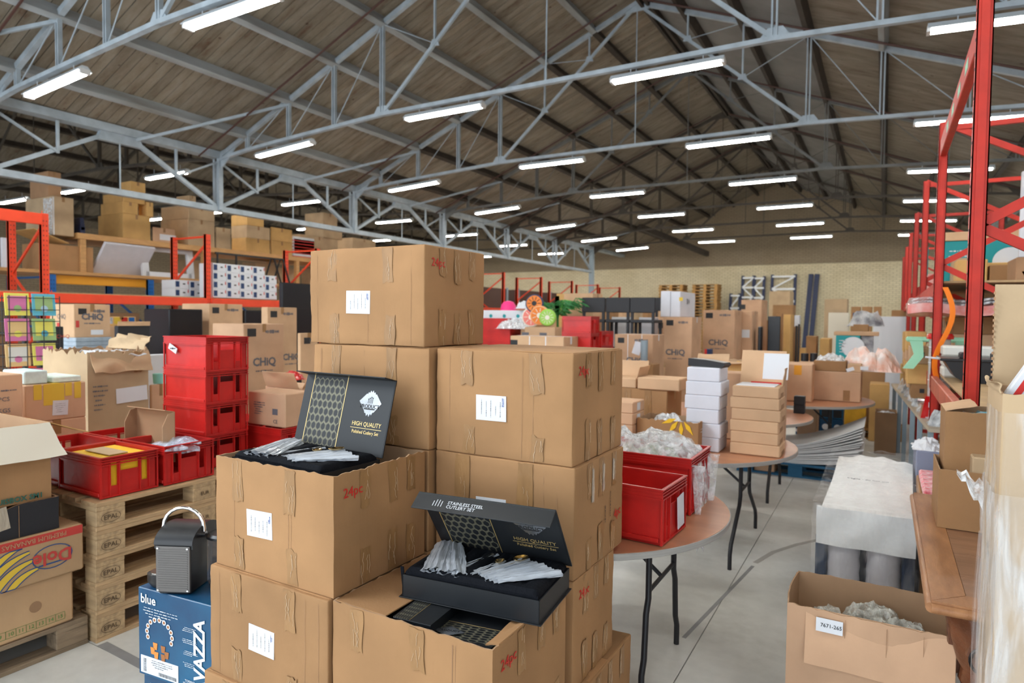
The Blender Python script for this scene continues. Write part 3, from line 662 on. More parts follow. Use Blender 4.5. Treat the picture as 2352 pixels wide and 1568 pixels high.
def emblem(parent, u, v, s=.075, z=.0015):
    pts = [(-1, .12), (-.42, .72), (-.36, .66), (-.28, .84), (-.2, .76), (-.1, .95), (0, .82), (.1, .98), (.2, .78), (.28, .86), (.38, .66), (.44, .72), (1, .05), (.42, -.66), (.36, -.62), (.26, -.86), (.16, -.74), (.05, -.98), (-.06, -.78), (-.18, -.94), (-.28, -.7), (-.36, -.74), (-.44, -.56)]
    e = MB().prism([(u + a * s * .62, v + b * s * .56) for a, b in pts], .0004, z).build('silver_emblem', M['silverfoil'], parent)
    txt('PRODUCT', .021, (u, v - .012, z + .0006), 'T', M['ink'], parent, 'emblem_text')
    mb = MB().box(u - .028, u + .028, v - .024, v - .019, z, z + .0006)
    for k, (dx, h) in enumerate(((-.011, .016), (-.004, .020), (.003, .024), (.010, .021))): mb.box(u + dx - .0008, u + dx + .0008, v, v + h, z, z + .0006); mb.tube([(u + dx, v + h, z), (u + dx, v + h + .001, z + .0006)], .0028, 8)
    mb.build('emblem_cutlery_icon', M['ink'], parent)
def case(label, loc, rz, ang):
    t = thing('cutlery_case', label, 'cutlery case', loc, rz, 'open black cutlery cases')
    m = MB(); x, y = CW / 2, CD / 2
    m.cbox(-x - .008, x + .008, -y - .008, y + .006, 0, .003, .001)
    m.box(-x, x, -y, -y + .004, .003, CH); m.box(-x, x, y - .004, y, .003, CH); m.box(-x, -x + .004, -y, y, .003, CH); m.box(x - .004, x, -y, y, .003, CH)
    m.build('tray', M['caseout'], t)
    # padded insert with finger slots
    pm = MB(); nx, ny = 48, 20
    slots = [(-.19, .012), (-.165, .01), (-.14, .01), (-.115, .01), (-.055, .012), (.0, .013), (.035, .01), (.075, .012), (.105, .012), (.135, .012), (.165, .01)]
    rows_ = []
    for i in range(nx + 1):
        row = []
        for j in range(ny + 1):
            u = (-x + .008) + (2 * x - .016) * i / nx; v = (-y + .008) + (2 * y - .016) * j / ny
            e = min(u + x, x - u, v + y, y - v) - .008; z = CH + .024 - .016 * math.exp(-e / .006)
            if -y + .04 < v < y - .03:
                for s_, w_ in slots: z -= .009 * math.exp(-((u - s_) / w_) ** 2 * 2)
            row.append(Vector((u, v, z)))
        rows_.append(row)
    pm.sheet(rows_, t=CH * .55); pm.build('padded_insert', M['velvet'], t, smooth=True)
    # lid
    a = math.radians(ang); lid = MB(); lid.cbox(-x - .008, x + .008, 0, CD + .012, -.005, 0, .001)
    lo = lid.build('lid', [M['caseout']], t)
    lo.matrix_local = Matrix(((1, 0, 0, 0), (0, -math.cos(a), -math.sin(a), y + .004), (0, math.sin(a), -math.cos(a), CH + .004), (0, 0, 0, 1)))
    MB().box(-x - .004, x + .004, .002, CD + .008, 0, .0006).build('inner_lining', M['casein'], lo)
    lip = MB().cbox(-x - .008, x + .008, CD + .008, CD + .012, 0, .062, .001); lip.build('lid_lip', M['caseout'], lo)
    hexband(lo, -x + .045, -x + .225, .01, CD)
    for a_ in (.040, .229): MB().box(-x + a_, -x + a_ + .003, 0, CD + .008, .0006, .0014).build('gold_line', M['gold'], lo)
    emblem(lo, .135, .192, .092)
    txt('HIGH QUALITY', .023, (.135, .112, .0012), 'T', M['gold'], lo, 'printed_text', sx=.95)
    MB().box(.055, .215, .096, .0975, .0008, .0016).build('gold_underline', M['gold'], lo)
    txt('Polished Cutlery Set', .0185, (.135, .082, .0012), 'T', M['gold'], lo, 'printed_text', sx=.9)
    q = txt('STAINLESS STEEL\nCUTLERY SET', .017, (-.10, CD + .0128, .030), (-PI / 2, 0, 0), M['white'], lo, 'lip_text', align='LEFT')
    q.matrix_local = Matrix(((1, 0, 0, -.12), (0, 0, 1, CD + .0128), (0, -1, 0, .034), (0, 0, 0, 1)))
    mb = MB()
    for k, (dx, h) in enumerate(((-.17, .020), (-.16, .026), (-.15, .026), (-.14, .022))): mb.box(dx - .001, dx + .001, CD + .012, CD + .0126, .044 - h, .044)
    mb.build('lip_icon', M['white'], lo)
    return t
def packet(loc, rz, L_=.19, w=.020, spoon=None, label='frosted bag of cutlery on black padding', group='bagged cutlery in the cases', seed=0, tz=0):
    t = thing('wrapped_cutlery', label, 'cutlery', loc, rz, group)
    t.rotation_euler = (tz, 0, rz)
    rr = random.Random(seed); rings = []; n = 22
    for i in range(15):
        s = i / 14; rr_ = w * (.62 + .25 * math.sin(s * 2.6) + .3 * max(0, s - .75))
        if i in (0, 14): rr_ = w * .8
        rings.append([Vector(((s - .5) * L_, math.cos(2 * PI * k / n) * rr_ * (1 + .22 * math.sin(2 * PI * k / n * 5 + seed + s * 2.5) + .2 * NZ.noise(Vector((s * 7, k * .7, seed)))), .004 + max(0, .28 * w + math.sin(2 * PI * k / n) * rr_ * .30 * (1 + .5 * math.sin(2 * PI * k / n * 5 + seed * 2 + s * 3)) + .003 * NZ.noise(Vector((s * 12, k, seed + 5)))))) for k in range(n)])
    v = [p for r in rings for p in r]; f = [(i * n + k, i * n + (k + 1) % n, (i + 1) * n + (k + 1) % n, (i + 1) * n + k) for i in range(14) for k in range(n)]
    MB().add(v, f).build('plastic_bag', M['bag'], t, smooth=True)
    if spoon:
        m = MB(); m.bar((-L_ * .45, 0, .008), (L_ * .2, 0, .010), .009, .003); r_ = spoon
        g = [[Vector((L_ * .2 + r_ * (1 + math.cos(a)) * 1.1, r_ * .72 * math.sin(a) * b, .016 - .007 * (1 - b * b))) for a in [2 * PI * k / 14 for k in range(15)]] for b in (.02, .4, .75, 1)]
        g = [[Vector((L_ * .2 + r_ * 1.15 + r_ * 1.15 * b * math.cos(2 * PI * k / 16), r_ * .75 * b * math.sin(2 * PI * k / 16), .020 - .008 * (1 - b * b))) for k in range(17)] for b in (.02, .4, .75, 1)]
        m.sheet(g, .0012); m.build('spoon', M['goldsteel'], t, smooth=True)
    else:
        m = MB(); m.bar((-L_ * .44, 0, .008), (L_ * .15, 0, .010), .010, .003)
        for k in range(4): m.bar((L_ * .15, (k - 1.5) * .004, .010), (L_ * .42, (k - 1.5) * .005, .013), .002, .002)
        m.build('fork', M['steel'], t)
    return t
def fill_case(loc, rz, seed, other):
    c, s = math.cos(rz), math.sin(rz)
    def W_(x, y, z): return (loc[0] + c * x - s * y, loc[1] + s * x + c * y, loc[2] + z)
    zz = CH + .012
    L1 = 'bagged fork bundle at the left of %s, %s from its left edge'
    for k, x in enumerate((-.185, -.165, -.143, -.12, -.10)): packet(W_(x, -.01 + .008 * (k % 2), zz + .004 * (k % 2)), rz + PI / 2 + .32 + .05 * k, .25, .027, seed=seed + k, label=L1 % (other, NTH[k]), group='bagged cutlery at the left of ' + other)
    packet(W_(-.045, .012, zz), rz + PI / 2 + .38 * -1, .19, .013, seed=seed + 8, label=f'single thin bagged knife in the middle of {other}', group=None)
    packet(W_(.012, -.02, zz), rz + PI / 2 - .42, .155, .014, spoon=.017, seed=seed + 9, label=f'bagged small teaspoon in the middle of {other}', group=None)
    packet(W_(.062, .0, zz + .006), rz + PI / 2 - .45, .20, .016, spoon=.026, seed=seed + 10, label=f'bagged large golden spoon in the middle of {other}', group=None)
    L2 = 'bagged spoon bundle at the right of %s, %s from the middle'
    for k, x in enumerate((.09, .115, .14, .165)): packet(W_(x, -.02 - .008 * k, zz + .004 * (k % 2)), rz + PI / 2 - .55 - .1 * k* 1, .21, .025, seed=seed + 12 + k, label=L2 % (other, NTH[k]), group='bagged cutlery at the right of ' + other)
c1 = (-1.812, 1.648, 1.088); C1 = case('open black cutlery case with its lid up, lying in the open carton at left', c1, -.045, 105)
fill_case(c1, -.045, 3, 'the wide open case')
c2 = (-1.098, 1.758, .7828); C2 = case('open black cutlery case with half raised lid, lying on the front carton', c2, .115, 54)
fill_case(c2, .115, 40, 'the half closed case')
# what the lid case rests on inside the open carton: two more closed cases
def closed_case(label, loc, rz, group='closed cutlery cases inside the cartons', em=True, strap=True):
    t = thing('closed_cutlery_case', label, 'cutlery case', loc, rz, group)
    MB().cbox(-CW / 2, CW / 2, -CD / 2, CD / 2, 0, CH + .02, .002).build('case_body', M['caseout'], t)
    e = MB().box(-CW / 2, CW / 2, -CD / 2, CD / 2, CH + .02, CH + .0206).build('lid_top', M['casein'], t)
    o = hexband(e, -CW / 2 + .02, -CW / 2 + .2, -CD / 2, CD / 2, CH + .0215)
    MB().box(-CW / 2 + .205, -CW / 2 + .208, -CD / 2, CD / 2, CH + .0206, CH + .0216).build('gold_line', M['gold'], e)
    return t
for k in range(3): closed_case(f'closed black cutlery case, {["lowest", "middle", "upper"][k]} of three under the open case in the left carton', (-1.80, 1.66, .789 + k * .0985), 0)
for k in range(3): closed_case(f'closed black cutlery case packed flat in the front carton, {["lowest", "second", "topmost"][k]}', (-1.18, 1.66, .396 + k * .0985), 0)
tt = closed_case('tilted black cutlery case with honeycomb print showing in the opening of the front carton', (-1.075, 1.62, .692), 0, em=False)
tt.rotation_euler = (0, 0, PI / 2 + .15); tt.scale = (.5, .9, .6)
t3 = dup(tt, (-1.20, 1.60, .692), rz=.1, label='black case corner with honeycomb print at the left of the front carton opening'); t3.scale = (.28, .85, .95)
b = MB().prism([(-.05, 0), (0, -.028), (.05, 0), (0, .03)], 0, .001).build('silver_card', M['silverfoil']); b.location = (-1.09, 1.535, .752); b.rotation_euler = (0, 0, .3); tag(b, 'silver diamond shaped card lying inside the front open carton', 'card')
txt('PRODUCT', .014, (0, .002, .0014), 'T', M['ink'], b, 'printed_text')
MB().prism([(-.006, 0), (.006, 0), (.012, -.07), (.003, -.075)], 0, .003, T=lambda q: Vector((q.x, q.z, q.y))).build('lifting_ribbon', M['velvet'], C2).location = (-CW / 2 - .008, -CD / 2 + .01, CH + .02)
# ================================================================== generic placed boxes
def dimsof(px0, px1, pxs, ytop, Y, zb, side='E', D=None, X=None):
    """front (-Y) face from px0 to px1 at distance Y, side face out to pxs; returns a world box"""
    if side == 'E':
        p1 = onY(px1, ytop, Y); x1 = p1.x; x0 = onY(px0, ytop, Y).x; z1 = p1.z; y1 = Y + D if D else onX(pxs, ytop, x1).y
    else:
        p0 = onY(px0, ytop, Y); x0 = p0.x; x1 = onY(px1, ytop, Y).x; z1 = p0.z; y1 = Y + D if D else onX(pxs, ytop, x0).y
    return x0, x1, Y, y1, zb, z1
def carton(label, b, m='card', cat='carton', name='cardboard_carton', tape=1, group=None, deco=None, tm='tape', bev=.006, hero_=0):
    x0, x1, y0, y1, z0, z1 = b
    if x1 < x0: x0, x1 = x1, x0
    d = (x1 - x0, y1 - y0, z1 - z0); t = thing(name, label, cat, ((x0 + x1) / 2, (y0 + y1) / 2, z0), group=group)
    if hero_: crump(*d, nx=8, seed=len(label)).build('body', M[m] if isinstance(m, str) else m, t, smooth=True)
    else: MB().cbox(-d[0] / 2, d[0] / 2, -d[1] / 2, d[1] / 2, 0, d[2], bev).build('body', M[m] if isinstance(m, str) else m, t)
    if tape:
        a = .024 if d[1] > .2 else .012; l = min(.09, d[2] * .3)
        mb = MB()
        mb.box(-d[0] / 2 - .001, d[0] / 2 + .001, -a, a, d[2], d[2] + .0012)
        for s in (-1, 1): mb.box(s * (d[0] / 2) - .0012, s * (d[0] / 2) + .0012, -a, a, d[2] - l, d[2] + .001)
        mb.build('tape', M[tm], t)
        MB().box(-d[0] / 2 - .0004, d[0] / 2 + .0004, -.001, .001, d[2] - .001, d[2] + .0006).build('flap_seam', M['cardD'], t)
    if deco: deco(t, d)
    return t, d
def bx(label, px0, px1, pxs, ytop, Y, zb=0, side='E', D=None, **k):
    b = dimsof(px0, px1, pxs, ytop, Y, zb, side, D); t, d = carton(label, b, **k); return t, d, b
def chiq(face='E', s=.14, v=.6, u=0, sq=True, front=False):
    def f(t, d):
        facetxt(t, d, face, 'CHiQ', u, d[2] * v, s, 'greyink', bold=.004)
        scribble(t, d, face, u - s * 1.1, u + s * 1.1, d[2] * v - s * .85, d[2] * v - s * .7, 1, m='greyink', th=.006, name='small_print')
        W_ = d[1] if face in 'EW' else d[0]
        if sq:
            patch(t, d, face, -W_ / 2 + .05, -W_ / 2 + .05 + s * .9, d[2] - .05 - s * .7, d[2] - .05, 'ink', 'pictogram', w=.002)
            scribble(t, d, face, 0, W_ / 2 - .05, d[2] - .05 - s * .5, d[2] - .06, 1, m='greyink', th=.014, name='handling_symbols')
        if front:
            facetxt(t, d, face, 'FRONT', u, d[2] * .38, s * .72, 'greyink', bold=.002)
            patch(t, d, face, u - .06, u + .06, d[2] * .30, d[2] * .345, 'ink', 'pictogram', w=.002)
    return f
# ================================================================== pallets
def pallet(label, loc, group, marks='EPAL', dark=False, rz=0, proto={}):
    """EUR pallet, 1.2 along y, .8 along x, origin at base centre"""
    t = thing('wooden_pallet', label, 'pallet', loc, rz, group); w = M['woodold'] if dark else M['woodY']; w2 = M['woodold'] if dark else M['wood']
    for k, y in enumerate((-.5275, 0, .5275)):
        for x in (-.35, 0, .35):
            hw = .05 if x else .0725
            MB().cbox(x - .05, x + .05, y - .0725, y + .0725, .022, .100, .003).build('block', w2, t)
    for x in (-.35, 0, .35): MB().cbox(x - .05, x + .05, -.6, .6, 0, .022, .002).build('bottom_board', w, t)
    for y in (-.5275, 0, .5275): MB().cbox(-.4, .4, y - .0725, y + .0725, .100, .122, .002).build('cross_board', w2, t)
    for x, ww in ((-.3275, .145), (-.155, .10), (0, .145), (.155, .10), (.3275, .145)): MB().cbox(x - ww / 2, x + ww / 2, -.6, .6, .122, .144, .002).build('deck_board', w, t)
    if marks:
        m = MB(); pts = [(math.cos(a) * .048, math.sin(a) * .026) for a in [2 * PI * i / 20 for i in range(21)]]
        for p, q in zip(pts, pts[1:]): m.bar((.4008, -.5275 + p[0], .061 + p[1]), (.4008, -.5275 + q[0], .061 + q[1]), .0016, .0012)
        e = m.build('burnt_oval', M['greyink2'], t)
        facetxt(e, (.8, 1.2, .144), 'E', marks, -.5275, .061, .034, 'greyink2', 'burnt_mark')
        if True: facetxt(e, (.8, 1.2, .144), 'E', 'EUR', 0, .061, .03, 'greyink2', 'burnt_mark')
    return t
M['greyink2'] = mat('branded wood mark', (.09, .055, .03), .8)
X0 = -3.82
p0 = None; names = ['bottom', 'second from the bottom', 'middle', 'second from the top', 'top']
for k in range(5):
    lab = f'wooden pallet in the stack under the red crates, {names[k]}'; loc = (X0 + RND.uniform(-.01, .01), 2.345, .144 * k)
    if p0 is None: p0 = pallet(lab, loc, 'stack of pallets under the red crates')
    else: dup(p0, loc, label=lab)
for k in range(5): dup(p0, (X0, 3.62, .144 * k), label=f'wooden pallet in the stack behind the one with red crates, {names[k]}', group='second stack of pallets')
pp = pallet('worn wooden pallet on the floor under the fruit carton at far left', (-3.87, 1.13, 0), 'pallets', marks=None, dark=True)
# ================================================================== red crates
def gridwall(mb, us, vs, holes, T):
    for i in range(len(us) - 1):
        for j in range(len(vs) - 1):
            if (i, j) in holes: continue
            mb.add([T(us[i], vs[j], 0), T(us[i + 1], vs[j], 0), T(us[i + 1], vs[j + 1], 0), T(us[i], vs[j + 1], 0), T(us[i], vs[j], .005), T(us[i + 1], vs[j], .005), T(us[i + 1], vs[j + 1], .005), T(us[i], vs[j + 1], .005)],
                   [(0, 1, 2, 3), (7, 6, 5, 4), (0, 4, 5, 1), (3, 2, 6, 7), (0, 3, 7, 4), (1, 5, 6, 2)])
CRATES = {}
def crate_meshes(L_, D_, H_):
    key = (L_, D_, H_)
    if key in CRATES: return CRATES[key]
    x, y = L_ / 2, D_ / 2; b = MB(); s = D_ / .3
    us = [-y + .012, -.092 * s, -.062 * s, -.045 * s, .045 * s, .062 * s, .092 * s, y - .012]; vs = [.004, H_ * .28, H_ * .62, H_ * .84, H_ - .004]
    holes = {(1, 1), (1, 2), (5, 1), (5, 2), (3, 2)}
    gridwall(b, us, vs, holes, lambda u, v, w: Vector((x - .012 - w, u, v))); gridwall(b, us, vs, holes, lambda u, v, w: Vector((-x + .012 + w, u, v)))
    b.box(-x + .012, x - .012, -y + .012, -y + .017, .004, H_ - .004); b.box(-x + .012, x - .012, y - .017, y - .012, .004, H_ - .004); b.box(-x + .012, x - .012, -y + .012, y - .012, .002, .008)
    body = b.mesh('body', M['red'])
    r = MB()
    for z0, z1, o in ((H_ - .006, H_, 0), (H_ - .018, H_ - .013, .002), (H_ - .031, H_ - .026, .002), (H_ - .044, H_ - .039, .001)):
        r.box(-x + o, x - o, -y + o, -y + .014, z0, z1); r.box(-x + o, x - o, y - .014, y - o, z0, z1); r.box(-x + o, -x + .014, -y + .0145, y - .0145, z0, z1); r.box(x - .014, x - o, -y + .0145, y - .0145, z0, z1)
    rim = r.mesh('rim', M['red'])
    q = MB()
    for s_ in (-1, 1):
        q.prism([(-x + .005, H_ - .045), (-x + .03, H_ - .052), (x - .03, H_ - .052), (x - .005, H_ - .045), (x - .005, H_ - .006), (-x + .005, H_ - .006)], 0, .008, T=lambda p, s_=s_: Vector((p.x, s_ * (y - .004 - p.z), p.y)))
        q.cbox(-x + .02, x - .02, s_ * (y - .006) - .006, s_ * (y - .006) + .006, .014, .032, .002)
        for u in (-y + .003, -.10 * s, -.053 * s, .053 * s, .10 * s, y - .006): q.box(s_ * (x - .008) - .004, s_ * (x - .008) + .004, u - .0025, u + .0025, .004, H_ - .044)
        for u in (-x + .003, x - .006): q.box(u, u + .003, s_ * (y - .008) - .004, s_ * (y - .008) + .004, .004, H_ - .044)
        q.box(s_ * (x - .008) - .004, s_ * (x - .008) + .004, -y + .004, y - .004, .004, .012)
    ribs = q.mesh('ribs', M['red']); CRATES[key] = (body, rim, ribs); return CRATES[key]
def crate(label, x1, y0, z, L_=.42, D_=.31, H_=.215, group='red crates', deco=None, rz=0):
    """near corner of the crate at (x1, y0)"""
    t = thing('red_crate', label, 'crate', (x1 - L_ / 2, y0 + D_ / 2, z), rz, group)
    for n_, me in zip(('body', 'rim', 'ribs'), crate_meshes(L_, D_, H_)): obj(n_, me, t)
    if deco: deco(t, (L_, D_, H_))
    return t
G1 = 'red crates on the pallet stack'
crate('red crate packed with yellow boxes on the pallet stack, nearest the camera', -3.445, 1.785, .7215, group=G1)
crate('red crate with bagged small parts and an open carton lid on the pallet stack', -3.43, 2.115, .7215, group=G1, H_=.22)
crate('empty red crate beside the yellow packed one, back row of the pallet stack', -3.875, 1.80, .7215, group=G1)
crate('red crate behind the opened carton lid, back row of the pallet stack', -3.875, 2.125, .7215, group=G1)
for k in range(4):
    crate(f'red crate in the tower of four on the pallets, {["bottom", "second from bottom", "third from bottom", "top, with tilted sticker"][k]}', -3.59 + .004 * k, 2.475, .7215 + .2 * k, L_=.44, D_=.31, group='tower of four red crates',
          deco=(lambda t, d: (lambda p: scribble(t, d, 'S', -.14, -.07, .13, .145, 1, m='ink', th=.004, w=.0065, parent=p, name='barcode'))(patch(t, d, 'S', -.15, -.065, .12, .155, 'white', 'sticker', w=.006, spin=-.4))) if k == 3 else None)
crate('red crate beside the tower with a printed carton on it', -3.37, 2.86, .7215, L_=.44, D_=.35, group=G1)
crate('red crate left behind the tower of four', -3.83, 2.88, .7215, L_=.42, D_=.31, group=G1)
M['yelpack'] = mat('yellow packet', (.86, .52, .02), .45)
ym = MB().cbox(-.0135, .0135, -.13, .13, 0, .175, .002).mesh('yellow_packet', M['yelpack'])
for i in range(13):
    o = obj('yellow_packet', ym, None, (-3.445 - .035 - i * .0285, 1.94, .745), 0); o.rotation_euler = (0, RND.uniform(-.03, .03), 0)
    tag(o, f'yellow packet upright in the nearest red crate, {NTH[i]} from its right end', 'packet', 'yellow packets in the nearest red crate')
    mb = MB().box(-.012, .012, -.0755, -.0752, .05, .06).box(-.012, .012, -.0755, -.0752, .09, .094)
MB().cbox(-.12, .12, -.05, .05, 0, .006, .002).build('cardboard_scrap', M['cardG'], None, label='loose grey cardboard piece lying on the yellow packets', category='cardboard').location = (-3.66, 1.93, .924)
# opened mailer carton standing in the second crate
t = thing('opened_carton', 'opened brown carton with its inside facing out, standing in a red crate', 'carton', (-3.80, 2.26, .80), .05)
d = (.36, .06, .30)
MB().cbox(-.18, .18, .028, .033, 0, .30, .001).build('back_panel', M['cardD'], t)
for s in (-1, 1): MB().prism([(0, 0), (.075, .03), (.075, .22), (.04, .29), (0, .30)], 0, .004, T=lambda q, s=s: Vector((s * (.18) + s * .0 - (q.z if s > 0 else -q.z), .028 - q.x, q.y))).build('side_flap', M['cardin'], t)
MB().prism([(0, 0), (.06, .015), (.06, .019), (0, .004)], -.178, .178, T=lambda q: Vector((q.z, .03 - q.x, .298 + q.y * 1))).build('top_flap', M['cardin'], t)
rr = random.Random(5)
M['bluefilm'] = filmmat('bluish parts bag', (.75, .82, .95), .55)
for i in range(11):
    a, b_ = rr.uniform(-.17, .17), rr.uniform(-.12, .10)
    t = thing('parts_bag', f'clear bag of small parts in the second red crate, {NTH[i]} of the heap', 'bag', (-3.64 + a, 2.27 + b_ * .9, .885 + rr.uniform(0, .05)), rr.uniform(0, 3), 'bags of small parts in the red crate')
    g = [[Vector(((u - 2.5) * .03, (v - 2) * .03, .03 * math.sin(PI * u / 5) * math.sin(PI * v / 4) + rr.uniform(0, .006))) for v in range(5)] for u in range(6)]
    MB().sheet(g, .012).build('bag', M['bluefilm'], t, smooth=True)
    MB().tube([(.012 * math.cos(q), .012 * math.sin(q), .008) for q in [i_ * .9 for i_ in range(7)]], .003, 5).build('coiled_part', M[rr.choice(['ink', 'redink', 'blueink'])], t)
# carton with CE print on the side crate
def ceprint(t, d):
    scribble(t, d, 'S', -.13, .0, .07, .16, 6, m='greyink', th=.0025, name='printed_lines'); facetxt(t, d, 'S', 'CE', .09, .035, .035, 'greyink'); patch(t, d, 'S', .06, .11, .08, .12, 'greyink', 'barcode')
carton('light brown printed carton with CE mark on the red crate beside the tower', (-3.74, -3.375, 2.90, 3.14, .938, 1.16), 'cardP', deco=ceprint, tape=0)
t, d = carton('small open carton with raised flaps behind the CE carton', (-4.0, -3.62, 3.25, 3.55, .722, 1.15), 'cardP', tape=0); flap(t, d, 'E', -.14, .14, .12, 35, 'cardL'); flap(t, d, 'S', -.17, .17, .12, 20, 'cardL')
# ================================================================== fruit cartons at far left
M['banbox'] = cardmat('banana carton board', (.52, .33, .18), 4)
bw = (-4.25, -3.475, .98, 1.66)
t, d = carton('lower brown fruit carton with round hand holes, on the floor pallet', (-4.2, -3.47, 1.02, 1.665, .146, .40), 'banbox', tape=0, bev=.01)
for u in (-.13, .155): MB().tube([fpt(d, 'E', u, .13, -.003), fpt(d, 'E', u, .13, .0015)], .026, 20).build('hand_hole', M['cardD'], t)
gm = M['greenink'] = mat('green ink', (.10, .26, .06), .7)
mb = MB()
for i in range(14):
    u0 = -.30 + i * .0415
    for a, b_ in (((u0, .025), (u0 + .041, .025)), ((u0, .06), (u0 + .041, .06)), ((u0, .025), (u0, .06)), ((u0 + .041, .025), (u0 + .041, .06))):
        mb.bar(fpt(d, 'E', a[0], a[1], .001), fpt(d, 'E', b_[0], b_[1], .001), .0012, .001)
tb = mb.build('number_table', gm, t)
for i in range(14): facetxt(t, d, 'E', str(i + 2), -.28 + i * .0415, .042, .026, 'greenink')
# lid-like printed banana sleeve, upside down
t, d = carton('upside down printed banana carton with red band and yellow bananas', (-4.24, -3.44, .98, 1.70, .40, .63), 'banbox', tape=0, bev=.008)
M['bandred'] = mat('washed red print', (.52, .05, .04), .7); M['banyel'] = mat('yellow banana print', (.74, .50, .05), .7); M['navyink'] = mat('navy print', (.02, .07, .22), .7)
patch(t, d, 'E', -.358, .355, .185, .226, 'bandred', 'red_band')
txt('PREMIUM BANANAS · PREMIUM BANANAS', .030, fpt(d, 'E', 0, .206, .003), 'E', M['banbox'], t, 'band_text', spin=PI)
def banana(cx, cy, r, a0, a1, w):
    out = []; inn = []
    for i in range(17):
        s = i / 16; a = a0 + (a1 - a0) * s; ww = w * (.25 + .75 * math.sin(PI * min(1, max(0, s * .92 + .06))))
        out.append((cx + (r + ww) * math.cos(a), cy + (r + ww) * math.sin(a))); inn.append((cx + (r - ww) * math.cos(a), cy + (r - ww) * math.sin(a)))
    return out + inn[::-1]
ban = MB(); otl = MB()
for cx, cy, r, a0, a1, w in ((.17, -.10, .26, 1.75, 3.2, .018), (.17, -.10, .215, 1.7, 3.1, .018), (.18, -.10, .17, 1.7, 3.0, .016), (.19, -.09, .30, 1.9, 3.15, .017)):
    pl = [(max(-.355, min(.30, a)), max(.004, min(.182, b_))) for a, b_ in banana(cx, cy, r, a0, a1, w)]
    n_ = len(pl) // 2
    ban.add([fpt(d, 'E', a, b_, .0012) for a, b_ in pl], [(i, i + 1, len(pl) - 2 - i, len(pl) - 1 - i) for i in range(n_ - 1)])
    for side_ in (pl[:n_], pl[n_:]):
        for p, q in zip(side_, side_[1:]):
            if abs(p[0] - q[0]) + abs(p[1] - q[1]) > .001: otl.bar(fpt(d, 'E', *p, .0018), fpt(d, 'E', *q, .0018), .0015, .004)
ban.build('banana_print', M['banyel'], t); otl.build('banana_outline', M['navyink'], t)
txt('Dole', .085, fpt(d, 'E', .22, .105, .003), 'E', M['bandred'], t, 'brand_text', spin=PI, bold=.002)
sw = MB(); pts = [(.22 + .085 * math.cos(a), .108 + .055 * math.sin(a)) for a in [2 * PI * i / 22 for i in range(23)]]
for p, q in zip(pts, pts[1:]): sw.bar(fpt(d, 'E', *p, .002), fpt(d, 'E', *q, .002), .0015, .004)
sw.bar(fpt(d, 'E', .16, .075, .002), fpt(d, 'E', .28, .078, .002), .0015, .006); sw.build('brand_badge', M['navyink'], t)
txt('BANANAS', .055, fpt(d, 'E', -.27, .11, .003), 'E', M['navyink'], t, 'printed_text', spin=PI)
# black fruit carton
t = thing('black_carton', 'black printed fruit carton with white label, between moving box and banana carton', 'carton', (-3.84, 1.30, .632))
d = (.76, .60, .155); walls(*d, t=.006, jag=.003, seed=4, cut=lambda s_, u: .05 * (math.exp(-((u - .5) / .12) ** 2)) if s_ == 1 else 0).build('body', [M['blackmat'], M['cardD']], t, smooth=True)
patch(t, d, 'E', .02 - .13, .03 + .0, .03, .085, 'white', 'label', w=.003); MB().box(.383, .3835, .13, .132, .0, .15).build('corner_seam', M['card'], t)
patch(t, d, 'E', .03, .09, .05, .155, 'tapeclear', 'tape', w=.0035, spin=.15)
# moving box with big white flap
t = thing('moving_box', 'large open moving box with cream flap folded out, at far left', 'carton', (-3.85, 1.285, .785))
d = (.74, .585, .365); walls(*d, t=.005, jag=.003, seed=6).build('body', [M['card'], M['cardin']], t, smooth=True)
M['creamcard'] = mat('cream lined card', (.80, .74, .62), .7)
f_ = flap(t, d, 'E', -.29, .29, .175, 152, M['creamcard'], name='cream_flap', wave=.012, taper=-.12)
flap(t, d, 'N', -.35, .35, .20, 112, 'cardY', name='flap'); flap(t, d, 'S', -.35, .35, .2, 110, 'card', name='flap')
MB().tube([(0, 0, 0), (.01, .006, -.03), (.012, .0, -.05)], .0016, 5)
txt('VERHUISBOX SM1', .034, fpt(d, 'E', .12, .022, .006), 'E', mat('dark green print', (.03, .12, .09), .7), t, 'printed_text', bold=.001)
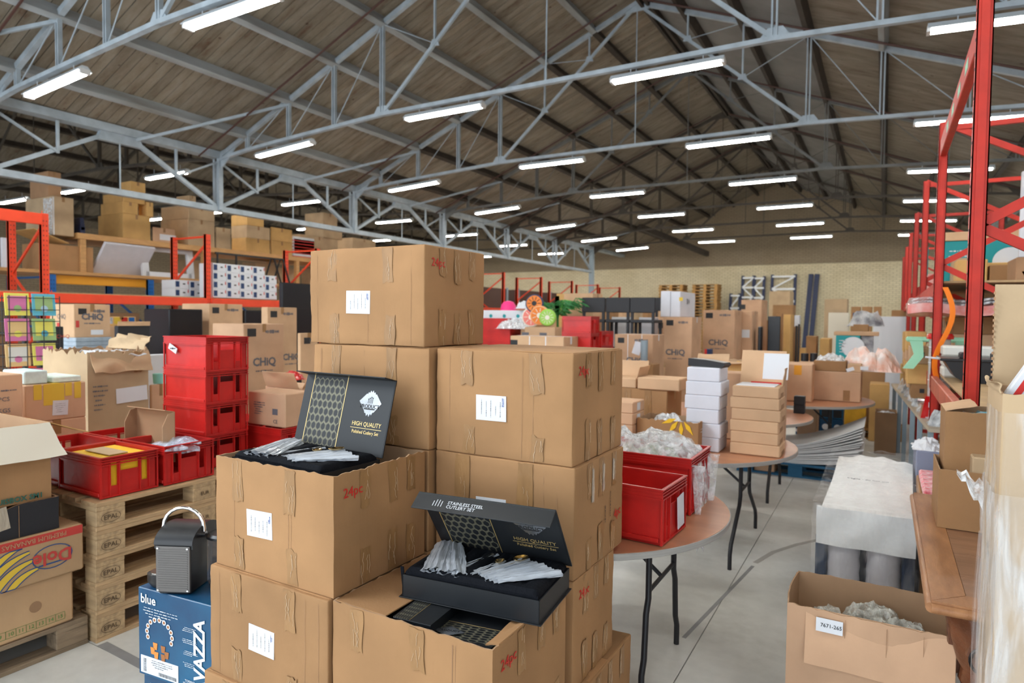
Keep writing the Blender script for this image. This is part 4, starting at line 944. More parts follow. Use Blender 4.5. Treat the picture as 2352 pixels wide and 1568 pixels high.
# ================================================================== coffee machine on the blue boxes
M['bluebox'] = mat('glossy blue carton', (.008, .105, .22), .35, noise=.35, nscale=3, col2=(.004, .045, .12))
bxs = (-2.10, -1.775, 1.205, 1.60)
def bluebox(t, d):
    u0, h = -d[0] / 2, d[2]
    facetxt(t, d, 'S', 'blue', u0 + .062, h - .042, .052, 'white', bold=.0008)
    scribble(t, d, 'S', u0 + .02, u0 + .25, h - .115, h - .07, 4, m='white', th=.0011, name='small_print')
    facetxt(t, d, 'S', 'LAVAZZA', d[0] / 2 - .125, h * .36, .082, 'white', spin=PI / 2, bold=.0024, sx=.9)
    facetxt(t, d, 'S', 'TORINO\nITALIA, 1895', d[0] / 2 - .18, .03, .014, 'white')
    c_ = MB(); cc = MB()
    for i in range(11):
        a = PI * (1.12 - i * .124); p = fpt(d, 'S', u0 + .125 + .072 * math.cos(a), h * .52 + .058 * math.sin(a), .0015); q = p + Vector((0, -.0008, 0))
        c_.tube([p, q], .0105, 12); cc.tube([q, q + Vector((0, -.0005, 0))], .006, 8)
    c_.build('capsule_ring', M['white'], t); cc.build('capsule_flavours', M['cupbrown'], t)
    for i, (a, b_) in enumerate(((.10, .40), (.145, .39), (.085, .34), (.165, .335), (.105, .30), (.145, .295))):
        MB().prism([(-.013, .014), (.013, .014), (.009, -.013), (-.009, -.013)], 0, .001, T=lambda p, a=a, b_=b_: fpt(d, 'S', u0 + a + p.x, h * b_ + p.y - .01, .001 + p.z)).build('printed_cup', M['cupbrown'] if i % 2 else M['cupamber'], t)
    for i in range(4):
        y_ = h * (.70 - .13 * i); scribble(t, d, 'S', u0 + .25, u0 + .34, y_ - .02, y_, 3, m='white', th=.0009, name='small_print', seed=i)
    p = patch(t, d, 'S', u0 + .015, u0 + .23, .012, .082, 'white', 'barcode_label', w=.002); bb = MB(); rr = random.Random(3)
    for i in range(26): u = u0 + .12 + i * .0039; bb.add([fpt(d, 'S', u, .018, .003), fpt(d, 'S', u + rr.choice((.001, .002)), .018, .003), fpt(d, 'S', u + .0015, .032, .003), fpt(d, 'S', u, .032, .003)], [(0, 1, 2, 3)])
    for i in range(15): v = .020 + i * .0036; bb.add([fpt(d, 'S', u0 + .03, v, .003), fpt(d, 'S', u0 + .048, v, .003), fpt(d, 'S', u0 + .048, v + rr.choice((.001, .002)), .003), fpt(d, 'S', u0 + .03, v + .001, .003)], [(0, 1, 2, 3)])
    bb.build('barcode', M['ink'], p); scribble(t, d, 'S', u0 + .07, u0 + .21, .042, .076, 4, m='greyink', th=.0009, w=.003, parent=p, name='label_text')
M['cupbrown'] = mat('coffee print', (.35, .13, .04), .6); M['cupamber'] = mat('amber tea print', (.70, .25, .05), .6)
carton('blue coffee machine carton with white lettering, directly under the machine', (-2.60, -2.125, 1.50, 1.84, .222, .578), M['bluebox'], tape=0, deco=bluebox, bev=.003, cat='carton', name='product_box')[0].rotation_euler = (0, 0, .10)
carton('second blue coffee machine carton, on the floor below the upper one', (-2.595, -2.12, 1.505, 1.85, 0, .22), M['bluebox'], tape=0, bev=.003, deco=lambda t, d: facetxt(t, d, 'S', 'blue', -.15, d[2] - .06, .05, 'white'), name='product_box')
t = thing('coffee_machine', 'small black capsule coffee machine with chrome handle on the blue carton', 'coffee machine', (-2.435, 1.60, .578), .46)
M['ribbed'] = mat('brushed dark grey metal panel', (.16, .15, .145), .38, metal=.6); M['smoke'] = mat('smoky clear water tank', (.55, .6, .72), .05, trans=.92, ior=1.1, alpha=.5)
m = MB().cbox(-.045, .045, -.095, .095, 0, .165, .006); m.build('body', M['black'], t)
pr = [(-.1, .165)] + [(.105 * math.cos(a) - .0, .165 + .05 * math.sin(a)) for a in [PI - PI * i / 14 for i in range(15)]] + [(.1, .15), (-.1, .15)]
MB().prism(pr, -.052, .052, T=lambda q: Vector((q.x * 1.0, q.z * 1.0, q.y)) if 0 else Vector((q.z, q.x * .95, q.y))).build('head', M['black'], t, smooth=True)
pn = MB().cbox(-.046, .046, -.101, -.096, .01, .16, .003)
for i in range(18): pn.box(-.040, .040, -.1025, -.101, .02 + i * .0075, .0235 + i * .0075)
pnl = pn.build('ribbed_side_panel', M['ribbed'], t)
for x in (-.04, .04):
    for z in (.016, .154): MB().tube([(x, -.101, z), (x, -.104, z)], .003, 10).build('screw', M['chrome'], pnl)
MB().tube([(-.058, -.03 + 0, .185)] + [(-.056 + .056 * (1 - math.cos(PI * i / 10)) * 1.0, -.03, .205 + .065 * math.sin(PI * i / 10)) for i in range(11)] + [(.056, -.03, .185)], .0055, 10).build('carry_handle', M['chrome'], t, smooth=True)
for s in (-1, 1): MB().tube([(s * .050, -.03, .185), (s * .062, -.03, .185)], .009, 12).build('handle_pivot', M['chrome'], t)
t.scale = (1.5, 1.1, 1.2)
tk = MB().lathe([(.001, 0), (.052, 0), (.056, .01), (.056, .155), (.054, .155)], (.112, .0, .012), 24); tk.build('water_tank', M['smoke'], t, smooth=True)
MB().lathe([(.001, .155), (.058, .155), (.058, .163), (.05, .17), (.001, .172)], (.112, 0, .012), 24).build('tank_lid', M['black'], t, smooth=True)
MB().lathe([(.001, -.012), (.050, -.012), (.052, .004), (.001, .004)], (.112, 0, .012), 24).build('tank_base', M['black'], t, smooth=True)
MB().lathe([(.001, 0), (.03, .0), (.042, .02), (.042, .045), (.038, .046), (.001, .046)], (-.062, -.02, 0), 20).build('cup_tray', M['black'], t, smooth=True)
MB().lathe([(.001, .046), (.034, .046), (.034, .050), (.001, .050)], (-.062, -.02, 0), 20).build('drip_grid', M['steel'], t)
# ================================================================== left racking (red) with blue racking behind it
M['deck'] = mat('chipboard deck', (.50, .33, .17), .75, noise=.2)
def upright_frame(label, x0, x1, y, h, m, group, ext=0, name='rack_ladder', w=.10):
    t = thing(name, label, 'rack frame', (0, 0, 0), group=group)
    for x in (x0, x1):
        sx = 1 if x == max(x0, x1) else -1
        p = MB().box(x - .035, x + .035, y - w / 2, y + w / 2, 0, h)
        p.box(x - .045, x + .045, y - w / 2, y - w / 2 + .012, 0, h)
        po = p.build('post', M[m], t); hs = MB()
        z = .3
        while z < h - .05:
            for o in (-.022, .022): hs.box(x + .0352, x + .0362, y + o - .006, y + o + .006, z, z + .02)
            z += .075
        hs.build('slots', M['ink'], po, kind='stuff')
    for z in (h - .04, h * .6, h * .25): MB().bar((x0, y, z), (x1, y, z), .03, .035).build('cross_bar', M[m], t)
    z = h * .25; k = 0
    while z < h - .45: MB().bar((x0 if k % 2 else x1, y, z), (x1 if k % 2 else x0, y, z + .75), .025, .04).build('brace', M[m], t); z += .75; k += 1
    return t
FX, BX = -11.3, -12.35
FY = [2.30 + 2.78 * k for k in range(11)]
for k, y in enumerate(FY): upright_frame(f'orange red racking frame, {["first", "second", "third", "fourth", "fifth", "sixth", "seventh", "eighth", "ninth", "tenth", "eleventh"][k]} along the left side', FX, BX, y, 3.2, 'redsteelB', 'orange red racking frames on the left')
def beam(label, x, y0, y1, z, h, m, group, tz=.05):
    o = MB().cbox(x - tz / 2, x + tz / 2, y0, y1, z - h, z, .006).build('rack_beam', M[m]); tag(o, label, 'rack beam', group)
    for y in (y0 + .004, y1 - .012): MB().box(x + tz / 2, x + tz / 2 + .006, y, y + .008, z - h - .04, z + .04).build('end_plate', M[m], o)
    return o
for k in range(4):
    beam(f'bright orange red front beam of the left racking, {NTH[k]} bay from the camera', FX + .045, FY[k] + .05, FY[k + 1] - .05, 1.98, .15, 'redsteelB', 'orange red beams of the left racking')
    beam(f'rear orange red beam of the left racking, {NTH[k]} bay from the camera', BX, FY[k] + .05, FY[k + 1] - .05, 1.98, .13, 'redsteelB', 'rear beams of the left racking')
    o = MB().cbox(BX + .03, FX - .03, FY[k] + .05, FY[k + 1] - .05, 1.981, 1.999, .002).build('rack_deck', M['deck']); tag(o, f'chipboard deck of the left red racking, {NTH[k]} bay from the camera', 'shelf board', 'decks of the left racking')
beam('orange red beam with white stickers at the top of the first left bay', FX + .045, FY[0] + .05, FY[1] - .05, 3.19, .17, 'redsteelB', None)
for k in range(4, 9): beam(f'distant red beam of the left racking, {NTH[k]} bay', FX + .045, FY[k] + .05, FY[k + 1] - .05, 1.98, .12, 'redsteelB', 'orange red beams of the left racking')
BY = [5.95, 7.75, 10.7, 13.5]
for k, y in enumerate(BY): upright_frame(f'blue racking frame behind the red racking, {["first", "second", "third", "fourth"][k]} from the camera', -13.0, -14.5, y, 2.36, 'bluesteel', 'blue racking frames', w=.12)
for k in range(1):
    beam(f'orange yellow rack beam between blue frames, {NTH[k]} bay', -13.06, BY[k] + .06, BY[k + 1] - .06, 2.36, .16, 'yelsteel', 'orange yellow beams of the blue racking')
    beam(f'dark low rack beam between blue frames, {NTH[k]} bay', -13.06, BY[k] + .06, BY[k + 1] - .06, 1.2, .14, 'yelsteel', 'orange yellow beams of the blue racking')
o = MB().cbox(-14.3, -12.95, 2.2, 15.2, 2.375, 2.435, .004).build('timber_deck', M['timber']); tag(o, 'long timber deck lying on the blue racking', 'shelf board')
pl = thing('timber_platform', 'long timber platform on legs standing on the deck of the blue racking', 'platform', (0, 0, 0))
MB().cbox(-14.25, -13.0, 6.4, 15.0, 3.05, 3.16, .004).build('platform_top', M['timber'], pl)
for y in (6.5, 9.0, 11.6, 14.5):
    for x in (-13.06, -14.1): MB().cbox(x - .05, x + .05, y - .05, y + .05, 2.436, 3.05, .004).build('leg', M['timber'], pl)
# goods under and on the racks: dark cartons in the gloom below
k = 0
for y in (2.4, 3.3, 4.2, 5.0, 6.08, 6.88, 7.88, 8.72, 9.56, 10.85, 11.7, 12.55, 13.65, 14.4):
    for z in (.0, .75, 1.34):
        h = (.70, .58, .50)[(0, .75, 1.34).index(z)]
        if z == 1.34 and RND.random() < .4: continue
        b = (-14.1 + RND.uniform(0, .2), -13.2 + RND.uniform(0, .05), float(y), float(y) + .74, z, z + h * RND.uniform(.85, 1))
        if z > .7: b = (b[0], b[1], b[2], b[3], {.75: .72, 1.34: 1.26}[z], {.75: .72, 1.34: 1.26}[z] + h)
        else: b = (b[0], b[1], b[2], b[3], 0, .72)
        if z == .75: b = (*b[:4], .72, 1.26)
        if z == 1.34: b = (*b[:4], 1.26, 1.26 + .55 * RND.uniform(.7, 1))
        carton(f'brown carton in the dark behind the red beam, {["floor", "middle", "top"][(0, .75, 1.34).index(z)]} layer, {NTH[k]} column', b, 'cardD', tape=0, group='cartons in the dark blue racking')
    k += 1
def rk(label, px0, px1, pxs, ytop, zb, Y, m='card', **k): return bx(label, px0, px1, pxs, ytop, Y, zb, m=m, **k)
ZP, ZD = 3.161, 2.436
TOPS = {}
def P3(label, px0, px1, pxs, ytop, ybot, X=-13.1, zb=None, m='cardY', on=None, key=None, **k):
    """box whose near right corner lies on the plane X; base from ybot or zb"""
    Yn = onX(px1, ytop, X).y; z1 = onX(px1, ytop, X).z; z0 = zb if zb is not None else onX(px1, ybot, X).z
    x0 = onY(px0, ytop, Yn).x; y1 = onX(pxs, ytop, X).y
    if x0 < X - 1.0: x0 = X - 1.0
    if on: z0 = TOPS[on] + .001
    z1 = max(z1, z0 + .05); TOPS[key or label] = z1
    return carton(label, (x0, X, Yn, y1, z0, z1), m, **k)[0]
g = 'cartons on the timber platform'
P3('large carton at the base of the golden stack at the near end of the platform', 225, 282, 345, 489, 0, zb=ZP, key='a', group=g)
P3('carton in the middle of the golden stack on the platform', 231, 282, 317, 462, 0, on='a', key='b', m='cardY', group=g)
P3('narrow carton leaning at the right of the golden stack on the platform', 318, 337, 352, 463, 0, on='a', X=-13.08, group=g)
P3('third carton up in the golden stack on the platform', 236, 283, 333, 441, 0, on='b', key='c', group=g)
P3('small top carton crowning the golden stack on the platform', 276, 300, 334, 415, 0, on='c', group=g)
P3('small white labelled carton between two stacks on the platform', 350, 352, 402, 521, 0, zb=ZP, m='cardP', group=g, deco=lambda t, d: patch(t, d, 'E', -.1, .25, .05, .17, 'white'))
P3('large lower carton of the second stack on the platform', 368, 432, 493, 501, 0, zb=ZP, key='d', m='cardG', group=g)
P3('large upper carton of the second stack on the platform', 369, 433, 493, 470, 0, on='d', key='e', m='cardG', group=g)
P3('tiny grey carton on top of the second stack of the platform', 405, 434, 450, 448, 0, on='e', m='cardG', group=g)
P3('single tan carton right of the second stack on the platform', 494, 497, 530, 521, 0, zb=ZP, m='cardG', group=g)
P3('wide lower carton of the third stack on the platform', 532, 565, 620, 545, 0, zb=ZP, key='f', m='cardY', group=g)
P3('wide middle carton of the third stack on the platform', 531, 567, 620, 516, 0, on='f', key='h', m='cardG', group=g)
P3('top carton of the third stack on the platform', 531, 568, 606, 491, 0, on='h', m='cardY', group=g)
P3('lower golden carton beside the third stack', 621, 624, 671, 552, 0, zb=ZP, key='i', group=g); P3('upper golden carton beside the third stack', 621, 624, 671, 521, 0, on='i', group=g)
for j in range(6):
    t = P3(f'flat red and white box in the pile at the far end of the platform, {["lowest", "second", "third", "fourth", "fifth", "topmost"][j]}', 671, 675, 722, 567 - 5 * j, 0, zb=ZP + .08 * j, m='white', tape=0, group='flat red and white boxes', deco=lambda t, d: MB().box(-d[0] / 2 - .002, d[0] / 2 + .002, -d[1] / 2 - .002, d[1] / 2 + .002, .01, .03).build('red_stripe', M['redink'], t))
P3('brown carton above the red and white pile, lower', 700, 742, 786, 514, 0, zb=ZP + .6, key='j', m='cardG', group=g); P3('brown carton above the red and white pile, upper', 700, 742, 775, 487, 0, on='j', m='cardG', group=g)
carton('support carton hidden in the far stack', (-14.0, -13.12, 11.75, 13.1, ZP, ZP + .6), 'cardG', group=g)
P3('long tan carton at the far end of the platform', 738, 810, 863, 545, 0, X=-13.1, zb=ZP, m='cardG', group=g)
for j in range(4):
    t = P3(f'flat dark grey tray in the pile at the near platform corner, {["lowest", "second", "third", "topmost"][j]}', 142, 185, 196 - j, 520 - 7 * j, 0, zb=ZP + .062 * j, m=M['navysteel'], tape=0, name='tray', cat='tray', group='dark trays on the platform')
# tall wrapped column on the lower deck at far left
P3('tall film wrapped carton pile on the deck at far left', 33, 121, 169, 449, 0, X=-13.05, zb=3.08, key='w', m='cardG', deco=lambda t, d: (patch(t, d, 'E', -d[1] / 2, -d[1] / 2 + .02, 0, d[2] - .02, 'white', 'wrapped_white_panel'), patch(t, d, 'S', d[0] / 2 - .34, d[0] / 2 - .02, .0, d[2] - .03, M['filmW'], 'film')))
P3('brown carton with raised lid on top of the wrapped pile', 68, 110, 140, 392, 0, X=-13.2, on='w', m='cardD')
t = P3('open tan carton on the deck under the wrapped pile', 50, 90, 214, 557, 0, X=-13.05, zb=ZD, m='card')
o = MB().cbox(-.42, .42, -.3, .3, 0, .012, .003).build('carton_flap', M['cardY'], t); o.location = (0, -.3, .60); o.rotation_euler = (-.35, 0, 0)
P3('white and brown pile at the far left edge on the deck', 0, 4, 32, 545, 0, X=-13.1, zb=ZD, m='whitecard')
# white board and window frame under the platform
o = MB().cbox(-.03, .03, -.52, .52, 0, .72, .004).build('white_board', M['whitecard']); o.location = (-13.35, 7.28, 2.45); o.rotation_euler = (math.radians(0), math.radians(38), .1); tag(o, 'white tilted panel lying between the platform legs', 'panel')
t = thing('window_frame_unit', 'white plastic window frame leaning on the deck under the platform', 'window frame', (-13.15, 8.25, 2.437)); t.rotation_euler = (0, -.12, 0)
for a, b_ in (((-.5, 0), (-.5, .62)), ((.5, 0), (.5, .62)), ((-.5, .05), (.5, .05)), ((-.5, .58), (.5, .58))): MB().bar((0, a[0], a[1]), (0, b_[0], b_[1]), .06, .10 if a[0] != b_[0] else .14, up=(0, 1, 0) if a[0] == b_[0] else (0, 0, 1)).build('frame_member', M['white'], t)
for j, y in enumerate((8.9, 10.7, 11.4, 12.6, 13.6)): carton(f'tan carton in the shade under the platform, {ORD[j + 1]} from the camera', (-14.0, -13.5, y, y + .62, ZD, ZD + .45 + .08 * (j % 2)), 'cardG', tape=0, group='cartons under the platform')
# white small boxes on the red deck
M['navyprint'] = mat('dark blue picture print', (.02, .05, .14), .6)
wb_ = None
for c in range(5):
    for r_ in range(4 if c < 4 else 3):
        lab = f'small white box on the red deck, {NTH[c]} column from the left, {["bottom row", "second row", "third row", "top row"][r_]}'
        loc = (-11.52, 8.13 + c * .305, 2.0 + .168 * r_)
        if wb_ is None:
            wb_ = thing('small_white_box', lab, 'box', loc, 0, 'small white boxes on the red deck'); d = (.42, .30, .166)
            MB().cbox(-.21, .21, -.15, .15, 0, .166, .003).build('body', M['white'], wb_); patch(wb_, d, 'E', -.13, -.05, .03, .14, 'navyprint', 'picture'); patch(wb_, d, 'E', .02, .07, .08, .105, 'ink', 'picture'); patch(wb_, d, 'E', .12, .14, .09, .15, 'redink', 'red_mark')
        else: dup(wb_, loc, label=lab)
for c in range(4): dup(wb_, (-12.1, 7.72 + (c // 2) * .31, 2.0 + .168 * (c % 2)), label=f'small white box behind the third red frame, {ORD[c // 2 + 1]} from the camera, {["lower", "upper"][c % 2]}', group='white boxes behind the red frame')
M['gloss'] = mat('glossy black appliance', (.008, .008, .011), .3)
def appliance(label, b, split=None):
    t, d = carton(label, b, M['gloss'], tape=0, name='black_appliance', cat='appliance', bev=.012, group='black appliances')
    zs = split or [.62]
    for z in zs: MB().box(d[0] / 2 - .001, d[0] / 2 + .003, -d[1] / 2 + .01, d[1] / 2 - .01, d[2] * z - .004, d[2] * z + .004).build('door_gap', M['ink'], t)
    MB().cbox(d[0] / 2, d[0] / 2 + .012, d[1] / 2 - .05, d[1] / 2 - .035, d[2] * .3, d[2] * .55, .002).build('handle', M['greysteel'], t)
    return t
# ------------------------------------------------------------------ cartons and appliances between the racks and the pallets
t, d, b = bx('printed carton with red squares and white label before the first red upright', 114, 169, 253, 698, 4.0, zb=1.385, m='cardL', deco=chiq('E', .10, .62))
patch(t, d, 'E', -.45 * d[1], -.36 * d[1], .12, .2, 'bandred', 'red_square'); patch(t, d, 'E', -.02, .12, .03, .09, 'white', 'label'); patch(t, d, 'S', -.2 * d[0], -.08 * d[0], .1, .17, 'bandred', 'red_square'); facetxt(t, d, 'S', 'CHiQ', 0, d[2] * .62, .08, 'greyink')
M['paleblue'] = mat('pale blue wrapped packs', (.42, .50, .58), .35, noise=.25, nscale=14)
for j in range(4): carton(f'pale blue wrapped pack under the printed carton, {["lowest", "second", "third", "topmost"][j]}', (b[0] + .02, b[1] + .03, b[2], b[3], 1.185 + .05 * j, 1.234 + .05 * j), M['paleblue'], tape=0, name='wrapped_pack', cat='pack', group='pale blue wrapped packs')
appliance('black low appliance carrying pale blue packs', (b[0] - .1, b[1] + .1, b[2] - .05, b[3] + .1, 0, 1.184))
t, d, b = bx('small carton with colourful pictures, right of the printed carton', 238, 245, 312, 727, 4.9, zb=1.50, m='cardY', deco=lambda t, d: [patch(t, d, 'E', -.2 + .1 * i, -.12 + .1 * i, .03, .12, m_, 'picture') for i, m_ in enumerate(('bluefilm', 'banyel', 'redink', 'bluesteel'))])
carton('plain carton under the small colourful one', (b[0] - .05, b[1] + .02, b[2], b[3] - .1, .9, 1.499), 'cardL'); carton('carton at the bottom below the small colourful one', (b[0] - .05, b[1] + .02, b[2], b[3], 0, .899), 'card')
t, d, b = bx('black printed carton beside the wire card rack', 82, 90, 146, 750, 3.15, m=M['blackmat'], tape=0, name='black_carton'); facetxt(t, d, 'E', 'CHiQ', .1, d[2] - .1, .05, 'bandred')
t, d, b = bx('open black carton with tan inner edge, left of the tall black appliances', 262, 270, 344, 748, 4.2, m=M['blackmat'], tape=0, name='black_carton'); flap(t, d, 'E', -d[1] / 2, d[1] / 2, .05, 5, 'cardL')
b = dimsof(330, 388, 466, 709, 5.0, 0); appliance('wide black double door appliance in front of the left racking', b, [.5])
bx('printed brown carton behind the wide black appliance', 418, 480, 557, 697, 5.7, m='cardL', deco=chiq('E', .12, .5))
bx('tall printed brown carton nearest the red crate tower', 488, 559, 652, 744, 4.6, m='cardP', deco=chiq('E', .125, .73))
b = dimsof(556, 563, 612, 712, 6.3, 0); appliance('black appliance peeking between two brown cartons', b)
bx('brown printed carton beyond the crate tower, cut by the front stack', 600, 614, 682, 705, 5.75, m='cardL', deco=chiq('E', .12, .62, .15))
bx('narrow brown carton beside the front stack, left edge', 683, 690, 730, 765, 5.0, m='cardL', deco=chiq('E', .1, .6))
b = dimsof(640, 648, 735, 648, 6.9, 0); appliance('tallest black appliance, two stacked, left of the front stack', b, [.82, .4])
# torn carton, tape carton etc. near the pallets
x0, x1, y0, y1, _, z1 = dimsof(98, 200, 340, 806, 2.45, 0); z1 = 1.40
t = thing('torn_carton', 'big battered open carton with torn rim and white label, left of crate tower', 'carton', ((x0 + x1) / 2, (y0 + y1) / 2, .72)); d = (x1 - x0, y1 - y0, z1 - .72)
walls(*d, jag=.05, seed=14, bulge=.03).build('body', [M['cardG'], M['cardin']], t, smooth=True); patch(t, d, 'E', -.03, d[1] / 2 - .02, .30, .41, 'white', 'shipping_label', w=.02, spin=.05); scribble(t, d, 'E', -.2, -.08, .25, .45, 6, m='greyink', th=.004, w=.02, name='printed_lines'); strip(t, d, 'E', .0, .55, .67, .06, off=.02); strip(t, d, 'E', .13, .52, .67, .06, off=.02); flap(t, d, 'E', -.2, .22, .16, 155, 'cardL', wave=.03); flap(t, d, 'N', -.25, .25, .12, 25, 'cardG', wave=.05)
for j in range(5):
    o = MB().sheet([[Vector((u * .05, v * .06, .03 * math.sin(u * 2 + v * 3 + j))) for v in range(4)] for u in range(4)], .004).build('crumpled_paper', M['white'], None); o.location = (x0 + .1 + .1 * j, y0 + .2 + .03 * (j % 3), 1.37); tag(o, f'crumpled white paper in the battered carton, {NTH[j]} from the left', 'paper', 'crumpled papers in the battered carton')
carton('brown carton supporting the battered open carton', (x0, x1, y0, y1, 0, .719), 'cardG')
x0, x1, y0, y1, _, z1 = dimsof(20, 57, 197, 886, 1.95, 0); zt = z1; zb1 = zt - .235
def ytape(t, d):
    for u0, u1, v0 in ((-.13, -.085, .14), (-.075, .045, .10), (.05, .09, .15), (.105, .145, .13)): patch(t, d, 'E', u0, u1, v0, d[2] + .001, 'banyel', 'yellow_tape', w=.002)
    p = patch(t, d, 'E', -.025, .065, .03, .125, 'white', 'shipping_label', w=.004, spin=-.05); scribble(t, d, 'E', -.015, .055, .045, .11, 5, w=.005, th=.0008, parent=p)
carton('carton with yellow tape strips and a white label, next to the battered carton', (x0, x1, y0, y1, zb1, zt), 'cardP', deco=ytape, tm='banyel')
carton('carton under the yellow taped one', (x0, x1, y0, y1, .46, zb1 - .001), 'cardP'); carton('carton on the floor below the yellow taped ones', (x0, x1, y0, y1, 0, .459), 'cardP')
carton('white and mint tissue box lying on the yellow taped carton', (x1 - .34, x1 - .05, y0 + .02, y0 + .15, zt + .002, zt + .085), M['mint'] if 'mint' in M else mat('mint white print', (.72, .86, .84), .5, noise=.25, nscale=20), tape=0, name='tissue_box', cat='box')
carton('flat mint tissue pack behind the tissue box', (x1 - .36, x1 - .03, y0 + .17, y0 + .34, zt + .002, zt + .04), mat('pale mint print', (.78, .88, .80), .5, noise=.2, nscale=25), tape=0, name='tissue_box', cat='box')
y1 = onX(52, 858, -4.32).y
def pcs(t, d):
    for i, w_ in enumerate(('PCS', 'KGS', 'KGS')): facetxt(t, d, 'E', w_, d[1] / 2 - .095, d[2] - .14 - .065 * i, .034, 'greyink')
    scribble(t, d, 'E', d[1] / 2 - .15, d[1] / 2 - .02, d[2] - .10, d[2] - .08, 1, w=.002, th=.003)
carton('brown carton printed PCS and KGS at the left edge', (-4.78, -4.32, y1 - .42, y1, .80, onX(52, 858, -4.32).z), 'cardP', deco=pcs); 
bx('white book stack right of the battered carton', 326, 338, 384, 815, 3.1, m=M['white'], tape=0, name='book_stack', cat='books')
BT = bx('brown carton between battered carton and crate tower', 342, 347, 392, 884, 2.95, m='cardP')[2]
# wire card rack
t = thing('card_rack', 'black wire rack full of coloured cards at the left edge', 'card rack', (-6.5, 2.76, 0)); H_ = 1.82; w = .19
for x in (-w, -w / 3, w / 3, w):
    for y in (-w, w): MB().tube([(x, y, .1), (x, y, H_)], .004, 6).build('upright_wire', M['ink'], t)
for x in (-w, w):
    for y in (-w / 3, w / 3): MB().tube([(x, y, .1), (x, y, H_)], .004, 6).build('upright_wire', M['ink'], t)
for z in np.arange(.2, H_ + .01, .10): MB().tube([(-w, -w, z), (w, -w, z), (w, w, z), (-w, w, z), (-w, -w, z)], .0035, 5).build('wire_ring', M['ink'], t)
MB().tube([(0, 0, 0), (0, 0, H_)], .022, 10).build('centre_post', M['ink'], t); MB().cbox(-.3, .3, -.3, .3, 0, .03, .004).build('base', M['ink'], t)
cols = [(.85, .78, .15), (.78, .77, .72), (.12, .48, .62), (.70, .20, .42), (.16, .06, .22), (.35, .52, .22), (.80, .55, .25), (.45, .65, .80)]
cmats = [mat(f'card print {["yellow", "cream", "cyan", "pink", "purple", "green", "orange", "sky"][i]}', c, .5) for i, c in enumerate(cols)]
for r_ in range(6):
    for c in range(2):
        i = (r_ * 3 + c * 2) % 8; nm = ['yellow', 'cream', 'cyan', 'pink', 'purple', 'green', 'orange', 'sky blue'][i]
        z = H_ - .17 - .215 * r_; o = thing('greeting_card', f'{nm} card in the {ORD[r_ + 1]} row from the top of the wire rack, {["left", "right"][c]}', 'card', (-6.5 + w - .02, 2.76 - .12 + .20 * c, z), group='cards in the wire rack'); o.rotation_euler = (0, -.12, 0)
        MB().cbox(-.003, .003, -.09, .09, 0, .19, .001).build('card', cmats[i], o); MB().box(.0032, .004, -.068, .068, .04, .165).build('picture', cmats[(i + 3) % 8], o); MB().tube([(.005, 0, .06), (.0062, 0, .06)], .028, 14).build('printed_spot', cmats[(i + 5) % 8], o)
# ================================================================== round folding tables
M['laminate'] = mat('reddish wood laminate', (.50, .23, .125), .38, noise=.15, nscale=3, stretch=(1, 5, 1))
M['edge'] = mat('grey plywood edge', (.42, .41, .39), .6, noise=.2, nscale=30, stretch=(.2, .2, 4))
M['darksteel'] = mat('black leg tube', (.02, .02, .024), .4)
def table(label, cx, cy, r, legs=((.47, 1), (-.47, 1)), ly=(.22, .46)):
    t = thing('round_table', label, 'table', (cx, cy, 0), group='round folding tables')
    MB().lathe([(.001, .722), (r - .002, .722), (r, .724), (r, .748), (r - .002, .7495), (.001, .7495)], n=64).build('tabletop', M['edge'], t, smooth=True)
    MB().lathe([(.001, .7496), (r - .004, .7496), (r - .004, .7505), (.001, .7505)], n=64).build('laminate_surface', M['laminate'], t)
    for x, _ in legs:
        for s in (-1, 1):
            MB().tube([(x, s * ly[0], .72), (x, s * ly[0], .42), (x, s * (ly[0] + .03), .36), (x, s * (ly[1] - .03), .16), (x, s * ly[1], .10), (x, s * ly[1], 0)], .014, 10).build('leg', M['darksteel'], t, smooth=True)
        MB().tube([(x, -ly[0], .45), (x, ly[0], .45)], .010, 8).build('cross_bar', M['darksteel'], t)
        MB().tube([(x, 0, .45), (x * .35, 0, .70)], .010, 8).build('brace', M['darksteel'], t)
        MB().box(x - .02, x + .02, -ly[0] - .04, ly[0] + .04, .705, .722).build('leg_rail', M['darksteel'], t)
    return t
table('round folding table with two red crates, right of the front stack', -1.36, 3.0, .768, ly=(.20, .28))
table('round folding table carrying white boxes and the mailer stack with open lid', -1.33, 4.95, .82, ly=(.17, .50))
table('round folding table with the long torn carton, third from the camera', -1.36, 6.66, .80, ly=(.22, .40))
table('farthest round folding table, carrying the big closed carton above blue boxes', -.93, 8.44, .86, legs=((.40, 1), (-.40, 1)), ly=(.10, .12))
ZT = .752
def crate2(label, A, B_, L_=.56, H_=.235, **k):
    D_ = max((B_ - A).length, .3); a = math.atan2(B_.y - A.y, B_.x - A.x) - PI / 2
    c = A.xy + Vector((-math.cos(a), -math.sin(a))) * L_ / 2 + Vector((-math.sin(a), math.cos(a))) * D_ / 2
    t = crate(label, 0, 0, ZT, L_, D_, H_, rz=a, **k); t.location = (c.x, c.y, ZT); return t, (L_, D_, H_)
t, d = crate2('empty red crate at the front edge of the round table', onz(1522, 1259, .75), onz(1577, 1212, .75), group='red crates on the round table')
patch(t, d, 'E', .02, .10, .03, .17, 'whitecard', 'torn_sticker', w=.004, spin=.1)
t2, d2 = crate2('red crate heaped with clear plastic film, behind the empty one', onz(1587, 1187, .75), onz(1631, 1143, .75), H_=.27, group='red crates on the round table')
rr = random.Random(11)
